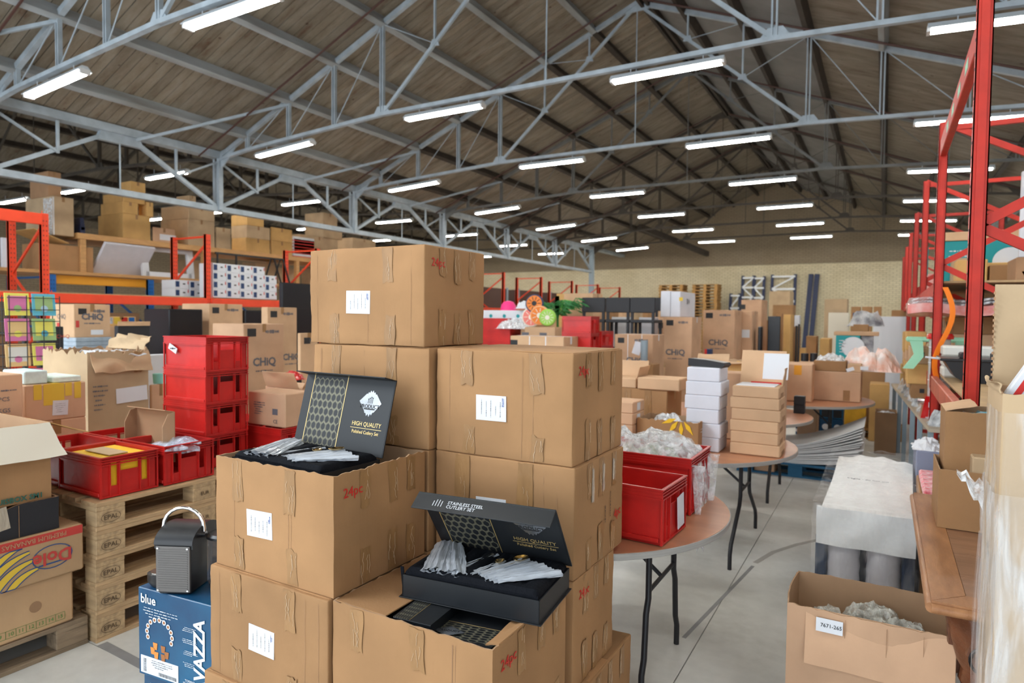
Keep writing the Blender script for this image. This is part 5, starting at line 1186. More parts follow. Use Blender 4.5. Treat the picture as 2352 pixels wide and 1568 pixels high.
def heap(name, label, cat, c, sx, sy, sz, m, seed=0, n=30, rough=.5, parent=None, kind=None, droop=None):
    """crumpled film heap"""
    g = []
    for i in range(n + 1):
        row = []
        for j in range(n + 1):
            u, v = i / n * 2 - 1, j / n * 2 - 1; r = min(1, math.hypot(u, v)); e = max(0, 1 - r ** 3)
            z = sz * (e * .75 + rough * e ** .3 * (NZ.noise(Vector((u * 3 + seed, v * 3, 0))) + .8 * abs(NZ.noise(Vector((u * 9, v * 9 + seed, 3))))))
            row.append(Vector((u * sx + .02 * NZ.noise(Vector((u * 5, v * 5, seed))), v * sy + .02 * NZ.noise(Vector((v * 5, u * 5, seed + 4))), z)))
        g.append(row)
    if droop: droop(g, n)
    o = MB().sheet(g, .002).build(name, m if not isinstance(m, str) else M[m], parent); o.location = c
    if label: tag(o, label, cat)
    if kind: o['kind'] = kind
    return o
c2_ = t2.location
def dr(g, n):
    for i in range(n + 1):
        for j in range(n + 1):
            p = g[i][j]
            if p.x > .27 and abs(p.y) < .14: p.z = -1.15 * (p.x - .27) * 6 + .02 * math.sin(p.y * 60); p.x = .27 + (p.x - .27) * .45
heap('film_heap', 'heap of crumpled clear film spilling over the rim of the red crate', 'plastic film', (c2_.x + .0, c2_.y, ZT + .235), .33, .17, .13, 'filmW', 2, rough=.42, droop=dr)
heap('yellow_packaging', 'yellow and green printed packaging inside the crumpled film', 'packaging', (c2_.x, c2_.y, ZT + .17), .2, .12, .10, mat('pale yellow green print', (.78, .82, .55), .5, noise=.3, nscale=18, col2=(.55, .70, .62)), 5)
# ------------------------------------------------------------------ things on the second table
A = onz(1604, 1043, .75)
def tbx(label, px0, px1, pxs, ytop, ybase, m='card', z=ZT, D=None, **k):
    """box standing on height z, near bottom corner seen at (px1, ybase)"""
    A = onz(px1, ybase, z); return bx(label, px0, px1, pxs, ytop, A.y, zb=z + .001, m=m, D=D, **k)
x0, x1, y0, y1, _, z1 = dimsof(1463, 1604, 1630, 972, A.y, ZT, D=.30)
t = thing('open_carton', 'open carton printed with yellow leaves and pale lettering, on the second table', 'carton', ((x0 + x1) / 2, (y0 + y1) / 2, ZT)); d = (x1 - x0, y1 - y0, z1 - ZT)
walls(*d, jag=.012, seed=21).build('body', [M['card'], M['cardin']], t, smooth=True); facetxt(t, d, 'S', 'pura', -.08, .085, .12, 'white', bold=-.0005); facetxt(t, d, 'E', 'pura', 0, .20, .05, 'white'); scribble(t, d, 'E', -.1, .1, .13, .17, 2, m='white', th=.002)
lf = MB()
for k, a in enumerate((-2.75, -2.2, -1.55, -.95)):
    c_ = Vector((.10 + .0 * k, .245)); dr_ = Vector((math.cos(a), math.sin(a))); nn_ = Vector((-dr_.y, dr_.x)); pts = [c_ + dr_ * .035, c_ + dr_ * .085 + nn_ * .016, c_ + dr_ * .15, c_ + dr_ * .085 - nn_ * .016]
    lf.add([fpt(d, 'S', p.x, p.y, .003 + .001 * k) for p in pts], [(0, 1, 2, 3)])
lf.build('leaf_print', M['yelpack'], t)
heap('film_roll', 'bundle of clear film inside the leaf printed carton', 'plastic film', ((x0 + x1) / 2 - .03, (y0 + y1) / 2, z1 - .06), .12, .09, .09, 'filmW', 8, n=16)
p0_ = onz(1648, 1043, .75)
wx0 = onY(1571, 1043, p0_.y + .05).x; h = .098
for k in range(6):
    bb = (wx0 + .006 * (k % 3), p0_.x + .008 * math.sin(k * 2), p0_.y + .04, p0_.y + .30, ZT + h * k + .001, ZT + h * (k + 1))
    tt, dd = carton(f'white mailer box in the stack on the second table, {["bottom", "second", "third", "fourth", "fifth", "top, holding a black tool"][k]}', bb, 'whitecard', tape=0, name='white_box', cat='box', group='stack of white boxes')
flap(tt, dd, 'N', -dd[0] / 2, dd[0] / 2, .10, 30, 'cardL', wave=.01)
o = MB().prism([(-.14, 0), (.12, 0), (.14, .02), (.13, .035), (.0, .05), (-.14, .055)], -.05, .05, T=lambda q: Vector((q.x, q.z, q.y))).build('black_tool', M['black']); o.location = ((wx0 + p0_.x) / 2 + .02, p0_.y + .15, ZT + h * 6 + .002); o.rotation_euler = (0, 0, -.25); tag(o, 'black angular power tool lying on the white box stack', 'tool')
q = onz(1788, 1053, .75); mx0 = onY(1676, 1053, q.y).x
for k in range(6):
    hh = .079; bb = (mx0 + .012 * math.sin(k * 3), q.x + .008 * math.cos(k * 2), q.y, q.y + .27, ZT + hh * k + .001, ZT + hh * (k + 1))
    tt, dd = carton(f'brown mailer box in the stack on the second table, {["bottom", "second", "third", "fourth", "fifth", "top with open lid"][k]}', bb, 'cardL', tape=0, name='mailer_box', group='stack of brown mailer boxes', deco=lambda t, d: MB().box(d[0] / 2, d[0] / 2 + .001, -d[1] * .2, d[1] * .3, .0, .03).build('tuck_slot', M['cardD'], t))
MB().box(-dd[0] / 2 + .02, dd[0] / 2 - .03, -dd[1] / 2 + .02, dd[1] / 2 - .02, dd[2], dd[2] + .004).build('white_contents', M['white'], tt); MB().box(-dd[0] / 2 + .08, dd[0] / 2 - .02, dd[1] / 2 - .03, dd[1] / 2 - .01, dd[2], dd[2] + .012).build('red_edge', M['redink'], tt)
l = flap(tt, dd, 'N', -dd[0] / 2, dd[0] / 2, .24, 16, 'cardL', 'lid', wave=.0); patch(tt, (dd[0], dd[1] - .03, dd[2]), 'N', .0, .0001, 0, .0001, 'white', 'hinge')
MB().cbox(-.0, .17, -.003, 0, 0, .19, .001).build('white_sheet', M['white'], tt).matrix_local = Matrix.Translation((.0, dd[1] / 2 + .012, dd[2] + .03)) @ Matrix.Rotation(-.28, 4, 'X')
flap(tt, dd, 'E', -dd[1] / 2 + .13, dd[1] / 2, .12, 6, 'cardL', 'lid_wing')
bx('tall brown carton behind the mailer stack on the second table', 1645, 1800, 1829, 862, 5.16, zb=ZT + .001, m='cardP', D=.22, tape=0)
for k in range(4):
    A = onz(1447, 1033, .75); bb = (A.x - .26, A.x, A.y + .05, A.y + .30, ZT + .082 * k + .001, ZT + .082 * (k + 1))
    carton(f'flat brown box beside the front stack on the second table, {["bottom", "second", "third", "top"][k]}', bb, 'cardP', name='flat_box', tape=0, group='flat boxes beside the front stack', deco=lambda t, d: patch(t, d, 'E', -.04, .03, .015, .07, 'white'))
t, d, b = bx('well taped brown carton under two mailers, back of the second table', 1418, 1533, 1575, 897, 5.02, zb=ZT + .001, m='card', D=.42)
for u in (-.12, .05): strip(t, d, 'S', u, .1, d[2], .06, off=.003)
tt, dd = carton('flat tan mailer closed, on the well taped carton', (b[1] - .24, b[1] + .10, b[2] - .02, b[2] + .25, b[5] + .002, b[5] + .095), 'cardL', tape=0, name='mailer_box')
tt, dd = carton('tan mailer with raised lid, left on the well taped carton', (b[1] - .52, b[1] - .26, b[2], b[2] + .27, b[5] + .002, b[5] + .08), 'cardL', tape=0, name='mailer_box'); flap(tt, dd, 'N', -.13, .13, .14, 25, 'cardL', 'lid'); flap(tt, dd, 'E', -.13, .13, .10, 15, 'cardL', 'lid_wing')
# ------------------------------------------------------------------ third and fourth tables
x0, x1, y0, y1, _, z1 = dimsof(1592, 1775, 1790, 834, 6.35, ZT, D=.42)
t = thing('open_carton', 'long torn open carton on the third table', 'carton', ((x0 + x1) / 2, (y0 + y1) / 2, ZT)); d = (x1 - x0, y1 - y0, z1 - ZT); walls(*d, jag=.02, seed=31).build('body', [M['cardY'], M['cardin']], t, smooth=True)
flap(t, d, 'S', -.38, .35, .1, 95, 'cardL', wave=.03); MB().box(-d[0] / 2 + .03, d[0] / 2 - .03, -d[1] / 2 + .03, d[1] / 2 - .03, d[2] - .1, d[2] - .05).build('white_contents', M['white'], t)
bx('brown open carton left of the big closed carton, on the farthest table', 1792, 1866, 1872, 838, 8.0, zb=ZT + .001, m='cardP', D=.5, tape=0, deco=lambda t, d: patch(t, d, 'S', -.02, .06, d[2] - .12, d[2] - .01, 'yelsteel', 'yellow_tape'))
t, d, b = tbx('big plain closed carton on the farthest round table', 1868, 1978, 2004, 856, 925, m='cardP', D=.55, tape=0); patch(t, d, 'S', .07, .14, .01, .13, 'card', 'tape')
carton('small flat carton on the big plain carton, left', (b[0], b[0] + .34, b[2] + .02, b[2] + .3, b[5] + .001, b[5] + .12), 'card', tape=0)
carton('small pale carton with white labels on the big plain carton, right', (b[0] + .30 + .05, b[1] + .0, b[2] + .02, b[2] + .3, b[5] + .001, b[5] + .09), 'cardL', tape=0, deco=lambda t, d: (patch(t, d, 'S', -.08, .0, .01, .05, 'white', spin=.4), patch(t, d, 'S', .06, .14, .03, .07, 'white')))
heap('tissue_heap', 'grey white wrapped bundle on the small flat carton', 'bundle', (b[0] + .17, b[2] + .16, b[5] + .122), .15, .1, .08, 'filmW', 3, n=14)
heap('peach_film_bundle', 'peach and clear plastic bundle on the farthest table cartons', 'bundle', (b[0] + .55, b[2] + .42, b[5] + .0), .34, .16, .26, mat('peach plastic', (.85, .48, .36), .35, noise=.5, nscale=9, col2=(.85, .82, .80)), 4, n=20)
for k, px in enumerate((1848, 1869)): o = MB().lathe([(.001, 0), (.045, 0), (.045, .11), (.042, .115), (.001, .115)], n=16).build('black_can', M['black']); P_ = onY(px, 832, 8.9); o.location = (P_.x, 8.9, P_.z - .0); tag(o, f'small black can on the carton rim, {["left", "right"][k]}', 'can', 'black cans')
bx('carton under the two black cans', 1835, 1880, 1884, 832, 8.75, zb=.0, m='cardP', D=.3, tape=0)
# dark blue patterned cartons under the farthest table
for r_ in range(2):
    for c in range(4):
        yy = 9.62; xx = onY(1828 + 27.5 * c, 960, yy).x; xw = onY(1828 + 27.5 * (c + 1), 960, yy).x - .006
        def bd(t, d): patch(t, d, 'S', -.05, .05, .02, .12, 'ink', 'pictogram'); patch(t, d, 'S', -d[0] / 2, d[0] / 2, .15, .19, 'white', 'band', w=.0014); MB().tube([fpt(d, 'S', 0, .25, .001), fpt(d, 'S', 0, .25, .003)], .04, 16).build('round_print', M['white'], t)
        carton(f'dark blue printed carton under the farthest table, {["lower", "upper"][r_]} row, {["leftmost", "second", "third", "rightmost"][c]}', (xx, xw, yy, yy + .3, .36 * r_, .36 * r_ + .355), M['bluebox'], tape=0, name='blue_carton', group='dark blue cartons under the farthest table', deco=bd)
        xx = xw
M['amberfilm'] = mat('amber wrapped pack', (.72, .42, .03), .35, noise=.3, nscale=8, coat=.3)
pt = MB()
for x in (-.36, 0, .36):
    for y in (-.5, 0, .5): pt.box(x - .05, x + .05, y - .07, y + .07, .02, .1)
    pt.box(x - .05, x + .05, -.6, .6, 0, .02)
for y in (-.53, 0, .53): pt.box(-.4, .4, y - .07, y + .07, .1, .12)
for x in (-.33, -.16, 0, .16, .33): pt.box(x - .06, x + .06, -.6, .6, .12, .144)
M['bluewood'] = mat('blue painted pallet wood', (.02, .13, .26), .7, noise=.2)
fpm = pt.mesh('wooden_pallet', mat('golden pallet wood', (.50, .27, .085), .7, noise=.35, nscale=7)); bpm = pt.mesh('blue_pallet', M['bluewood'])
o = obj('wooden_pallet', fpm, None, (onY(1968, 950, 10.6).x, 10.86, 0), PI / 2); tag(o, 'pallet under the amber wrapped pack', 'pallet')
bx('amber yellow film wrapped pack on a pallet behind the farthest table', 1936, 1990, 2003, 928, 10.6, zb=.145, m='amberfilm', D=.6, tape=0, name='wrapped_pack', cat='pack')
# white corrugated sheets on a blue pallet
o = obj('blue_pallet', bpm, None, (-.79, 7.86, 0), PI / 2); tag(o, 'blue pallet under the curling white sheets', 'pallet')
M['sheetw'] = mat('white fluted plastic sheet', (.80, .82, .84), .45)
for k in range(16):
    z = .146 + k * .0115; off = RND.uniform(-.03, .03); q = (k / 15) ** 1.6
    g = [[Vector((-1.48 + 1.31 * i / 14 + off, 7.48 + .012 * math.sin(k) + .78 * j / 4, z + .60 * (.25 + .75 * q) * max(0, (i / 14 - .35)) ** 1.7 + .08 * q * max(0, .25 - i / 14))) for j in range(5)] for i in range(15)]
    o = MB().sheet(g, .0105).build('white_sheet', M['sheetw'], None, smooth=True); tag(o, f'white fluted sheet in the curling stack on the blue pallet, {NTH[k]} from below', 'sheet', 'stack of white fluted sheets')
# ------------------------------------------------------------------ cartons standing in the middle distance
bx('printed carton with window picture and white straps, right of front stack', 1412, 1500, 1526, 769, 9.0, m='cardP', deco=lambda t, d: (chiq('S', .11, .74, .03)(t, d), patch(t, d, 'S', -.09, -.08, 0, d[2], 'white', 'strap'), patch(t, d, 'S', .12, .13, 0, d[2], 'white', 'strap'), patch(t, d, 'S', .0, .12, d[2] * .80, d[2] * .93, 'whitecard', 'window_print', spin=-.3)), tm='white')
o = MB().tube([(0, 0, 0), (0, 0, .33)], .05, 16).build('grey_tube', M['greysteel']); P_ = onY(1479, 836, 8.75); o.location = P_; tag(o, 'grey tube standing before the printed carton', 'tube')
bx('carton supporting the grey tube', 1455, 1500, 1504, 837, 8.6, m='card', D=.3, tape=0)
bx('printed carton peeking left of the one marked FRONT'.replace(' marked FRONT', ' under white cartons'), 1503, 1530, 1545, 728, 11.3, m='cardP', deco=lambda t, d: patch(t, d, 'S', -d[0] / 2 + .04, -d[0] / 2 + .16, d[2] - .2, d[2] - .1, 'ink', 'pictogram'))
t, d, b = bx('tall printed carton carrying two white cartons', 1524, 1590, 1612, 728, 10.5, m='cardP', deco=chiq('S', .13, .66, -.03, front=True), tm='white')
bx('white carton on the tall printed carton, left narrow one', 1518, 1540, 1541, 668, 10.55, zb=b[5] + .002, m='whitecard', D=.5, tape=0, name='white_carton'); bx('white carton with yellow dot on the tall printed carton, right one', 1541, 1563, 1597, 669, 10.55, zb=b[5] + .002, m='whitecard', tape=0, name='white_carton', deco=lambda t, d: (facetxt(t, d, 'E', '304', 0, d[2] * .62, .13, 'greyink'), patch(t, d, 'S', .06, .12, .26, .32, 'banyel', 'dot')))
bx('wide tall printed carton right of the one with white cartons', 1615, 1688, 1706, 712, 12.0, m='cardP', deco=chiq('S', .14, .68, 0, front=True))
bx('slim tall carton with white label', 1703, 1728, 1741, 714, 12.7, m='cardP', deco=lambda t, d: patch(t, d, 'S', -.08, .06, d[2] - .5, d[2] - .35, 'white')); bx('tallest tan carton behind the slim one', 1703, 1750, 1763, 688, 14.2, m='cardP', deco=lambda t, d: patch(t, d, 'S', -.25, -.12, d[2] - .2, d[2] - .1, 'ink', 'pictogram'))
b = dimsof(1741, 1749, 1753, 750, 12.9, 0); appliance('very narrow black upright panel between tan cartons', b, [.5])
t = thing('display_stand', 'black flat display on a wheeled black stand among tan cartons', 'display', (onY(1778, 760, 13.4).x, 13.4, 0)); MB().cbox(-.115, .115, -.03, .03, .95, 1.75, .01).build('screen', M['gloss'], t); MB().tube([(0, 0, .1), (0, 0, .96)], .03, 8).build('pole', M['black'], t)
for a in range(4): MB().bar((0, 0, .12), (.3 * math.cos(a * PI / 2 + .6), .3 * math.sin(a * PI / 2 + .6), .03), .04, .04).build('foot', M['black'], t)
for i, (a, b_, c_, y_, Y_) in enumerate(((1783, 1796, 1799, 720, 14.6), (1800, 1816, 1824, 722, 13.9), (1755, 1764, 1768, 735, 15.5), (1835, 1848, 1852, 800, 15.0), (1852, 1876, 1880, 772, 17.5), (1883, 1905, 1912, 778, 17.0))): bx(f'slim tan carton in the crowd before the far wall, {ORD[i + 1]} from the left', a, b_, c_, y_, Y_, m=('card', 'cardY')[i % 2], tape=0, group='slim tan cartons in the crowd')
for i, px in enumerate((1818, 1827, 1833)): b = dimsof(px, px + 4, px + 6, 752 - 4 * i, 14.4, 0, D=.1); carton(f'thin dark upright post among tan cartons, {["left", "middle", "right"][i]}', b, 'black', tape=0, name='upright_post', cat='post', group='thin dark posts')
bx('small white box atop slim cartons', 1825, 1836, 1839, 724, 15.2, zb=1.5, m='white', tape=0, name='white_box', cat='box'); bx('carton below the small white box', 1824, 1837, 1840, 750, 15.15, zb=0, m='card', tape=0)
bx('film wrapped tan pallet load before the wide blue frame', 1767, 1815, 1826, 668, 24.0, m='cardG', D=1.0, tape=0); bx('tan load below right of the wide frame', 1775, 1822, 1828, 700, 21.0, m='card', D=.6, tape=0)
bx('film wrapped tan load near the far wall, right of the blue posts', 1894, 1946, 1960, 686, 22.0, m='cardG', D=1.0, tape=0)
bx('beige metal cabinet before the wrapped load', 1903, 1950, 1953, 718, 19.5, m=mat('beige enamel', (.70, .66, .55), .5), D=.4, tape=0, name='beige_cabinet', cat='cabinet')
for i, (a, b_) in enumerate(((1955, 1976), (1980, 2003), (2007, 2025))): bx(f'brown strapped carton right of the beige cabinet, {["left with dark square", "middle", "right"][i]}', a, b_, b_ + 2, 704, 18.0, m='card', D=.5, tape=0, group='brown strapped cartons', deco=(lambda t, d: patch(t, d, 'S', -.06, .1, d[2] - .3, d[2] - .15, 'navyprint', 'label')) if i == 0 else None)
bx('low brown carton near the end of the right racking', 2048, 2085, 2088, 712, 17.6, m='card', D=.5, tape=0)
# white foam sheets upright
for k in range(5):
    b = dimsof(2006 + k, 2092, 2094, 727, 15.6 + .09 * k, 0, D=.07)
    o = MB().sheet([[Vector((b[0] + (b[1] - b[0]) * i / 14, b[2] + .02 * math.sin(i * 1.3 + k), b[5] * j / 8 + .01 * math.sin(i + j))) for j in range(9)] for i in range(15)], .0).v
    m = MB(); g = [[Vector((b[0] + (b[1] - b[0]) * i / 14, b[2] + .03 * NZ.noise(Vector((i * .5, j * .2, k))), b[5] * j / 8)) for j in range(9)] for i in range(15)]
    vs = [p for r in g for p in r]; n_ = len(vs); f = [(i * 9 + j, i * 9 + j + 1, (i + 1) * 9 + j + 1, (i + 1) * 9 + j) for i in range(14) for j in range(8)]
    m.add(vs + [p + Vector((0, .05, 0)) for p in vs], f + [tuple(n_ + q for q in ff[::-1]) for ff in f] + [(i * 9 + 8, (i + 1) * 9 + 8, n_ + (i + 1) * 9 + 8, n_ + i * 9 + 8) for i in range(14)]); o = m.build('foam_sheet', M['white'], None, smooth=True); tag(o, f'tall white foam sheet near the right racking, {NTH[k]} from the front', 'foam sheet', 'upright white foam sheets')
# teal sign carton and poster
M['teal'] = mat('teal print', (.005, .28, .30), .5); M['posterdark'] = mat('dark photo print', (.10, .10, .12), .5, noise=.8, nscale=9, col2=(.6, .6, .62))
def sign(t, d, s=1.0):
    mb = MB().tube([fpt(d, 'S', d[0] * .22, d[2] * .55, .001), fpt(d, 'S', d[0] * .22, d[2] * .55, .004)], .16 * s, 28); mb.build('white_disc', M['white'], t); scribble(t, d, 'S', -d[0] / 2 + .04, -.02, d[2] * .3, d[2] * .85, 5, m='white', th=.006, w=.004, name='sign_text'); facetxt(t, d, 'S', 'PER', d[0] * .26, d[2] * .5, .085, 'navyink')
t, d, b = bx('teal sign carton with white disc behind the farthest table', 1920, 1976, 1978, 771, 11.35, zb=1.05, m='teal', D=.5, tape=0, name='teal_sign', cat='sign', deco=sign)
carton('brown carton under the teal sign', (b[0] - .05, b[1] + .35, b[2], b[3], 0, 1.049), 'card'); bx('board with grey photo print right of the teal sign', 1977, 2007, 2009, 771, 11.4, zb=1.05, m='posterdark', D=.06, tape=0, name='photo_board', cat='board'); carton('flat brown carton lying on the teal sign', (b[0] - .03, b[1] + .25, b[2], b[3], b[5] + .001, b[5] + .06), 'cardL', tape=0)
bx('carton on which clear bundles stand behind the photo board', 1960, 1995, 1999, 745, 12.5, m='card', D=.4, tape=0); P_ = onY(1980, 745, 12.6); heap('dark_bundle', 'clear film bundle with dark contents left of the foam sheets', 'bundle', (P_.x + .05, 12.7, 1.59), .28, .18, .26, mat('dark wrapped bundle', (.12, .12, .14), .3, noise=.8, nscale=7, col2=(.6, .6, .6)), 7, n=16)
# pallet stacks against the far wall
for s, (px, top_, nm) in enumerate(((1543, 23, 'left'), (1620, 23, 'right'))):
    xx = onY(px, 680, 31).x
    for k in range(top_): o = obj('wooden_pallet', fpm, None, (xx + RND.uniform(-.02, .02), 31.2, .144 * k), PI / 2); tag(o, f'golden pallet in the {nm} stack at the far wall, {NTH[k]} from the floor', 'pallet', f'{nm} pallet stack at the far wall')
    for yy in (0,): pass
# blue frames and posts leaning at the far wall
def wallframe(label, pxa, pxb, ytop, rungs=5):
    a, b_ = onY(pxa, ytop, 32.5), onY(pxb, ytop, 32.5); t = thing('rack_ladder', label, 'rack frame', (0, 0, 0), group='dark blue frames at the far wall'); h = a.z
    for x in (a.x, b_.x): MB().bar((x, 32.3, 0), (x, 32.7, h), .13, .10).build('post', M['navysteel'], t)
    for k in range(rungs):
        z = h - .1 - k * h / rungs * .62; z2 = z - h / rungs * .6; y_ = 32.3 + .4 * z / h
        MB().bar((a.x, y_ - .03, z), (b_.x, y_ - .03, z), .05, .09).build('rung', M['sheetw'], t)
        MB().bar((a.x if k % 2 else b_.x, y_ - .03, z), (b_.x if k % 2 else a.x, y_ - .1, z2), .04, .07).build('brace', M['sheetw'], t)
wallframe('dark blue rack ladder leaning at the far wall, left of three posts', 1705, 1730, 633); wallframe('dark blue rack ladder with white cross braces at the far wall', 1732, 1754, 634); wallframe('widest dark blue rack ladder at the far wall', 1773, 1826, 630, 4); wallframe('short dark blue rack ladder at the far wall', 1677, 1698, 674, 3)
for i, px in enumerate((1862, 1876)):
    a, b_ = onY(px, 629, 32.5), onY(px - 16, 770, 32.0); o = MB().bar((b_.x - .0, 32.1, 0), (a.x, 32.75, a.z), .20, .12).build('loose_post', M['navysteel']); tag(o, f'loose dark blue upright leaning at the far wall, {["left", "right"][i]} of the pair', 'post', 'pair of loose blue uprights')
# ------------------------------------------------------------------ behind the top carton: crates, fruit cushions, palm, chairs
def column(nm, px0, px1, pxs, ytop, Y, n, H_, hi):
    x0, x1, y0, y1, _, z1 = dimsof(px0, px1, pxs, ytop, Y, 0); z = z1 - n * (H_ - .015)
    for k in range(n): crate(f'red crate of the {nm}, {["lowest shown", "second", "third", "fourth"][k] if k < n - 1 else "top"}', x1, Y, z + k * (H_ - .015), L_=x1 - x0, D_=min(.6, y1 - y0), H_=H_, group=nm)
    carton(f'carton carrying the {nm}', (x0 + .01, x1 - .01, Y + .01, y1 - .01, 0, z - .001), 'cardL', tape=0); return x0, x1, Y, y1, z1
b = column('crate column beside the white tray', 1095, 1172, 1205, 733, 8.8, 3, .22, 0)
b2 = column('crate column before the black chairs', 1290, 1358, 1378, 729, 7.3, 2, .22, 0)
column('low crate column right of the chairs', 1358, 1382, 1410, 764, 7.9, 2, .2, 0)
carton('white shallow tray with cloth on the red crate column', (b[0], b[1] + .35, 8.85, 9.6, b[4] + .001, b[4] + .14), 'white', tape=0, name='white_tray', cat='tray', deco=lambda t, d: [MB().tube([fpt(d, 'S', -.5 + .25 * i, .05, 0), fpt(d, 'S', -.5 + .25 * i, .05, .004)], .03, 12).build('teal_dot', M['teal'], t) for i in range(5)])
M['pink'] = mat('pink foam', (.85, .03, .22), .5)
o = MB().lathe([(.13, 0), (.12, .08), (.08, .14), (.001, .16)], n=20).build('pink_dome', M['pink'], None, smooth=True); P_ = onY(1168, 703, 9.1); o.location = (P_.x, 9.1, b[4] + .142); tag(o, 'bright pink dome lying on the white tray', 'toy')
heap('clear_bag', 'clear plastic bag hanging over the red crates', 'plastic film', (onY(1185, 730, 8.72).x, 8.72, 1.50), .35, .05, .15, 'filmW', 9, n=16)
t = bx('carton under the fruit cushions, long', 1205, 1275, 1279, 752, 8.5, m='cardL', D=.5, deco=lambda t, d: [patch(t, d, 'S', u, u + .12, d[2] - .2, d[2] - .08, 'greyink', 'pictogram') for u in (-.3, 0)])[2]
zc = t[5]
def fruit(label, px, py, r, rim, flesh, centre, seeds, tilt):
    Y = 8.65; P_ = onY(px, py, Y); t = thing('fruit_cushion', label, 'cushion', (P_.x, Y, P_.z), group='fruit shaped cushions'); t.rotation_euler = (PI / 2 + tilt, 0, .25)
    MB().lathe([(.001, -.03), (r * .9, -.03), (r, -.01), (r, .01), (r * .9, .028), (.001, .028)], n=28).build('rind', rim, t, smooth=True); MB().lathe([(.001, .028), (r * .86, .028), (r * .84, .034), (.001, .034)], n=28).build('flesh', flesh, t)
    MB().lathe([(.001, .034), (r * .28, .034), (r * .26, .037), (.001, .037)], n=20).build('centre', centre, t); sd = MB()
    for k in range(seeds): a = 2 * PI * k / seeds; sd.tube([(r * .38 * math.cos(a), r * .38 * math.sin(a), .034), (r * .74 * math.cos(a), r * .74 * math.sin(a), .036)], r * .035, 6)
    sd.build('segments', centre, t); return t
oran = mat('orange print', (.80, .22, .03), .6); navy = M['navyprint']; red_ = mat('watermelon print', (.80, .22, .18), .6); pale = mat('pale print', (.85, .80, .70), .6); green = mat('kiwi green print', (.33, .62, .10), .6); peach = mat('peach print', (.85, .45, .22), .6)
fruit('orange slice cushion with dark rim, at the top of the fruit cushions', 1228, 697, .14, navy, oran, M['ink'], 10, -.1); fruit('pink watermelon cushion, lowest left of the fruit cushions', 1221, 728, .15, pale, red_, pale, 8, 0); fruit('peach slice cushion in the middle of the fruit cushions', 1240, 724, .15, peach, oran, pale, 9, .05); fruit('green kiwi cushion, right of the fruit cushions', 1258, 729, .13, green, green, pale, 12, 0)
heap('white_cloth', 'white rolled cloth above the fruit cushions', 'cloth', (onY(1208, 688, 8.8).x, 8.8, zc + .28), .16, .1, .12, 'white', 12, n=12); carton('carton behind the fruit cushions carrying the white cloth', (onY(1195, 690, 8.9).x, onY(1235, 690, 8.9).x, 8.82 + .1, 9.3, 0, zc + .27), 'cardL', tape=0)
bx('long low carton with white straps before the fruit cushions', 1172, 1295, 1328, 774, 6.9, m='cardL', tm='white', deco=lambda t, d: [patch(t, d, 'S', u, u + .012, 0, d[2], 'white', 'strap') for u in (-.1, .12)] + [patch(t, d, 'S', -.36, -.26, d[2] - .14, d[2] - .05, 'ink', 'pictogram')])
t = thing('potted_palm', 'green artificial palm plant behind the fruit cushions', 'plant', (onY(1280, 760, 9.75).x, 9.75, .24)); MB().cbox(-.2, .2, -.2, .2, -.24, 0, .005).build('base_block', M['black'], t); M['leaf'] = mat('palm green', (.03, .22, .05), .5, noise=.3); M['leafL'] = mat('bright leaf green', (.10, .50, .06), .5)
MB().lathe([(.001, 0), (.12, 0), (.16, .3), (.14, .31), (.001, .28)], n=16).build('pot', M['black'], t); MB().tube([(0, 0, .25), (.02, 0, .9), (0, 0, 1.5)], .02, 6).build('stem', M['leaf'], t)
rr = random.Random(4)
for k in range(12):
    a = rr.uniform(0, 2 * PI); L_ = rr.uniform(.35, .6); m = MB(); pts = [Vector((math.cos(a) * L_ * s, math.sin(a) * L_ * s, 1.45 + .38 * math.sin(s * 2.0) * rr.uniform(.6, 1) - .1 * s * s)) for s in np.linspace(0, 1, 9)]
    m.tube(pts, .006, 4)
    for i in range(1, 9):
        for sd in (-1, 1):
            p = pts[i]; o_ = Vector((-math.sin(a), math.cos(a), 0)) * sd * .16 * math.sin(.5 + i / 9 * 2.3) + Vector((math.cos(a), math.sin(a), 0)) * .09 + Vector((0, 0, -.06)); m.add([p, p + o_ * .5 + Vector((0, 0, .02)), p + o_, p + o_ * .5 - Vector((0, 0, .012))], [(0, 1, 2, 3)])
    m.build('frond', M['leaf'] if k else M['leafL'], t)
MB().sheet([[Vector((-.05 + .02 * i, 0, 1.45 + .07 * j)) for j in range(6)] for i in range(5)], .01).build('broad_leaf', M['leafL'], t)
bx('tan carton behind the palm on a pile', 1278, 1298, 1372, 674, 11.2, zb=1.35, m='cardY', D=1.0, side='E'); carton('pile carrying the tan carton behind the palm', (onY(1277, 716, 11.2).x, onY(1300, 716, 11.2).x, 11.2, 12.2, 0, 1.349), 'cardL', tape=0); bx('broad tan carton beside the palm', 1295, 1362, 1370, 673, 10.45, zb=1.33, m='cardL', D=.45)
carton('base pile below the broad tan carton', (onY(1295, 700, 10.45).x, onY(1362, 700, 10.45).x, 10.45, 10.9, 0, 1.329), 'card', tape=0)
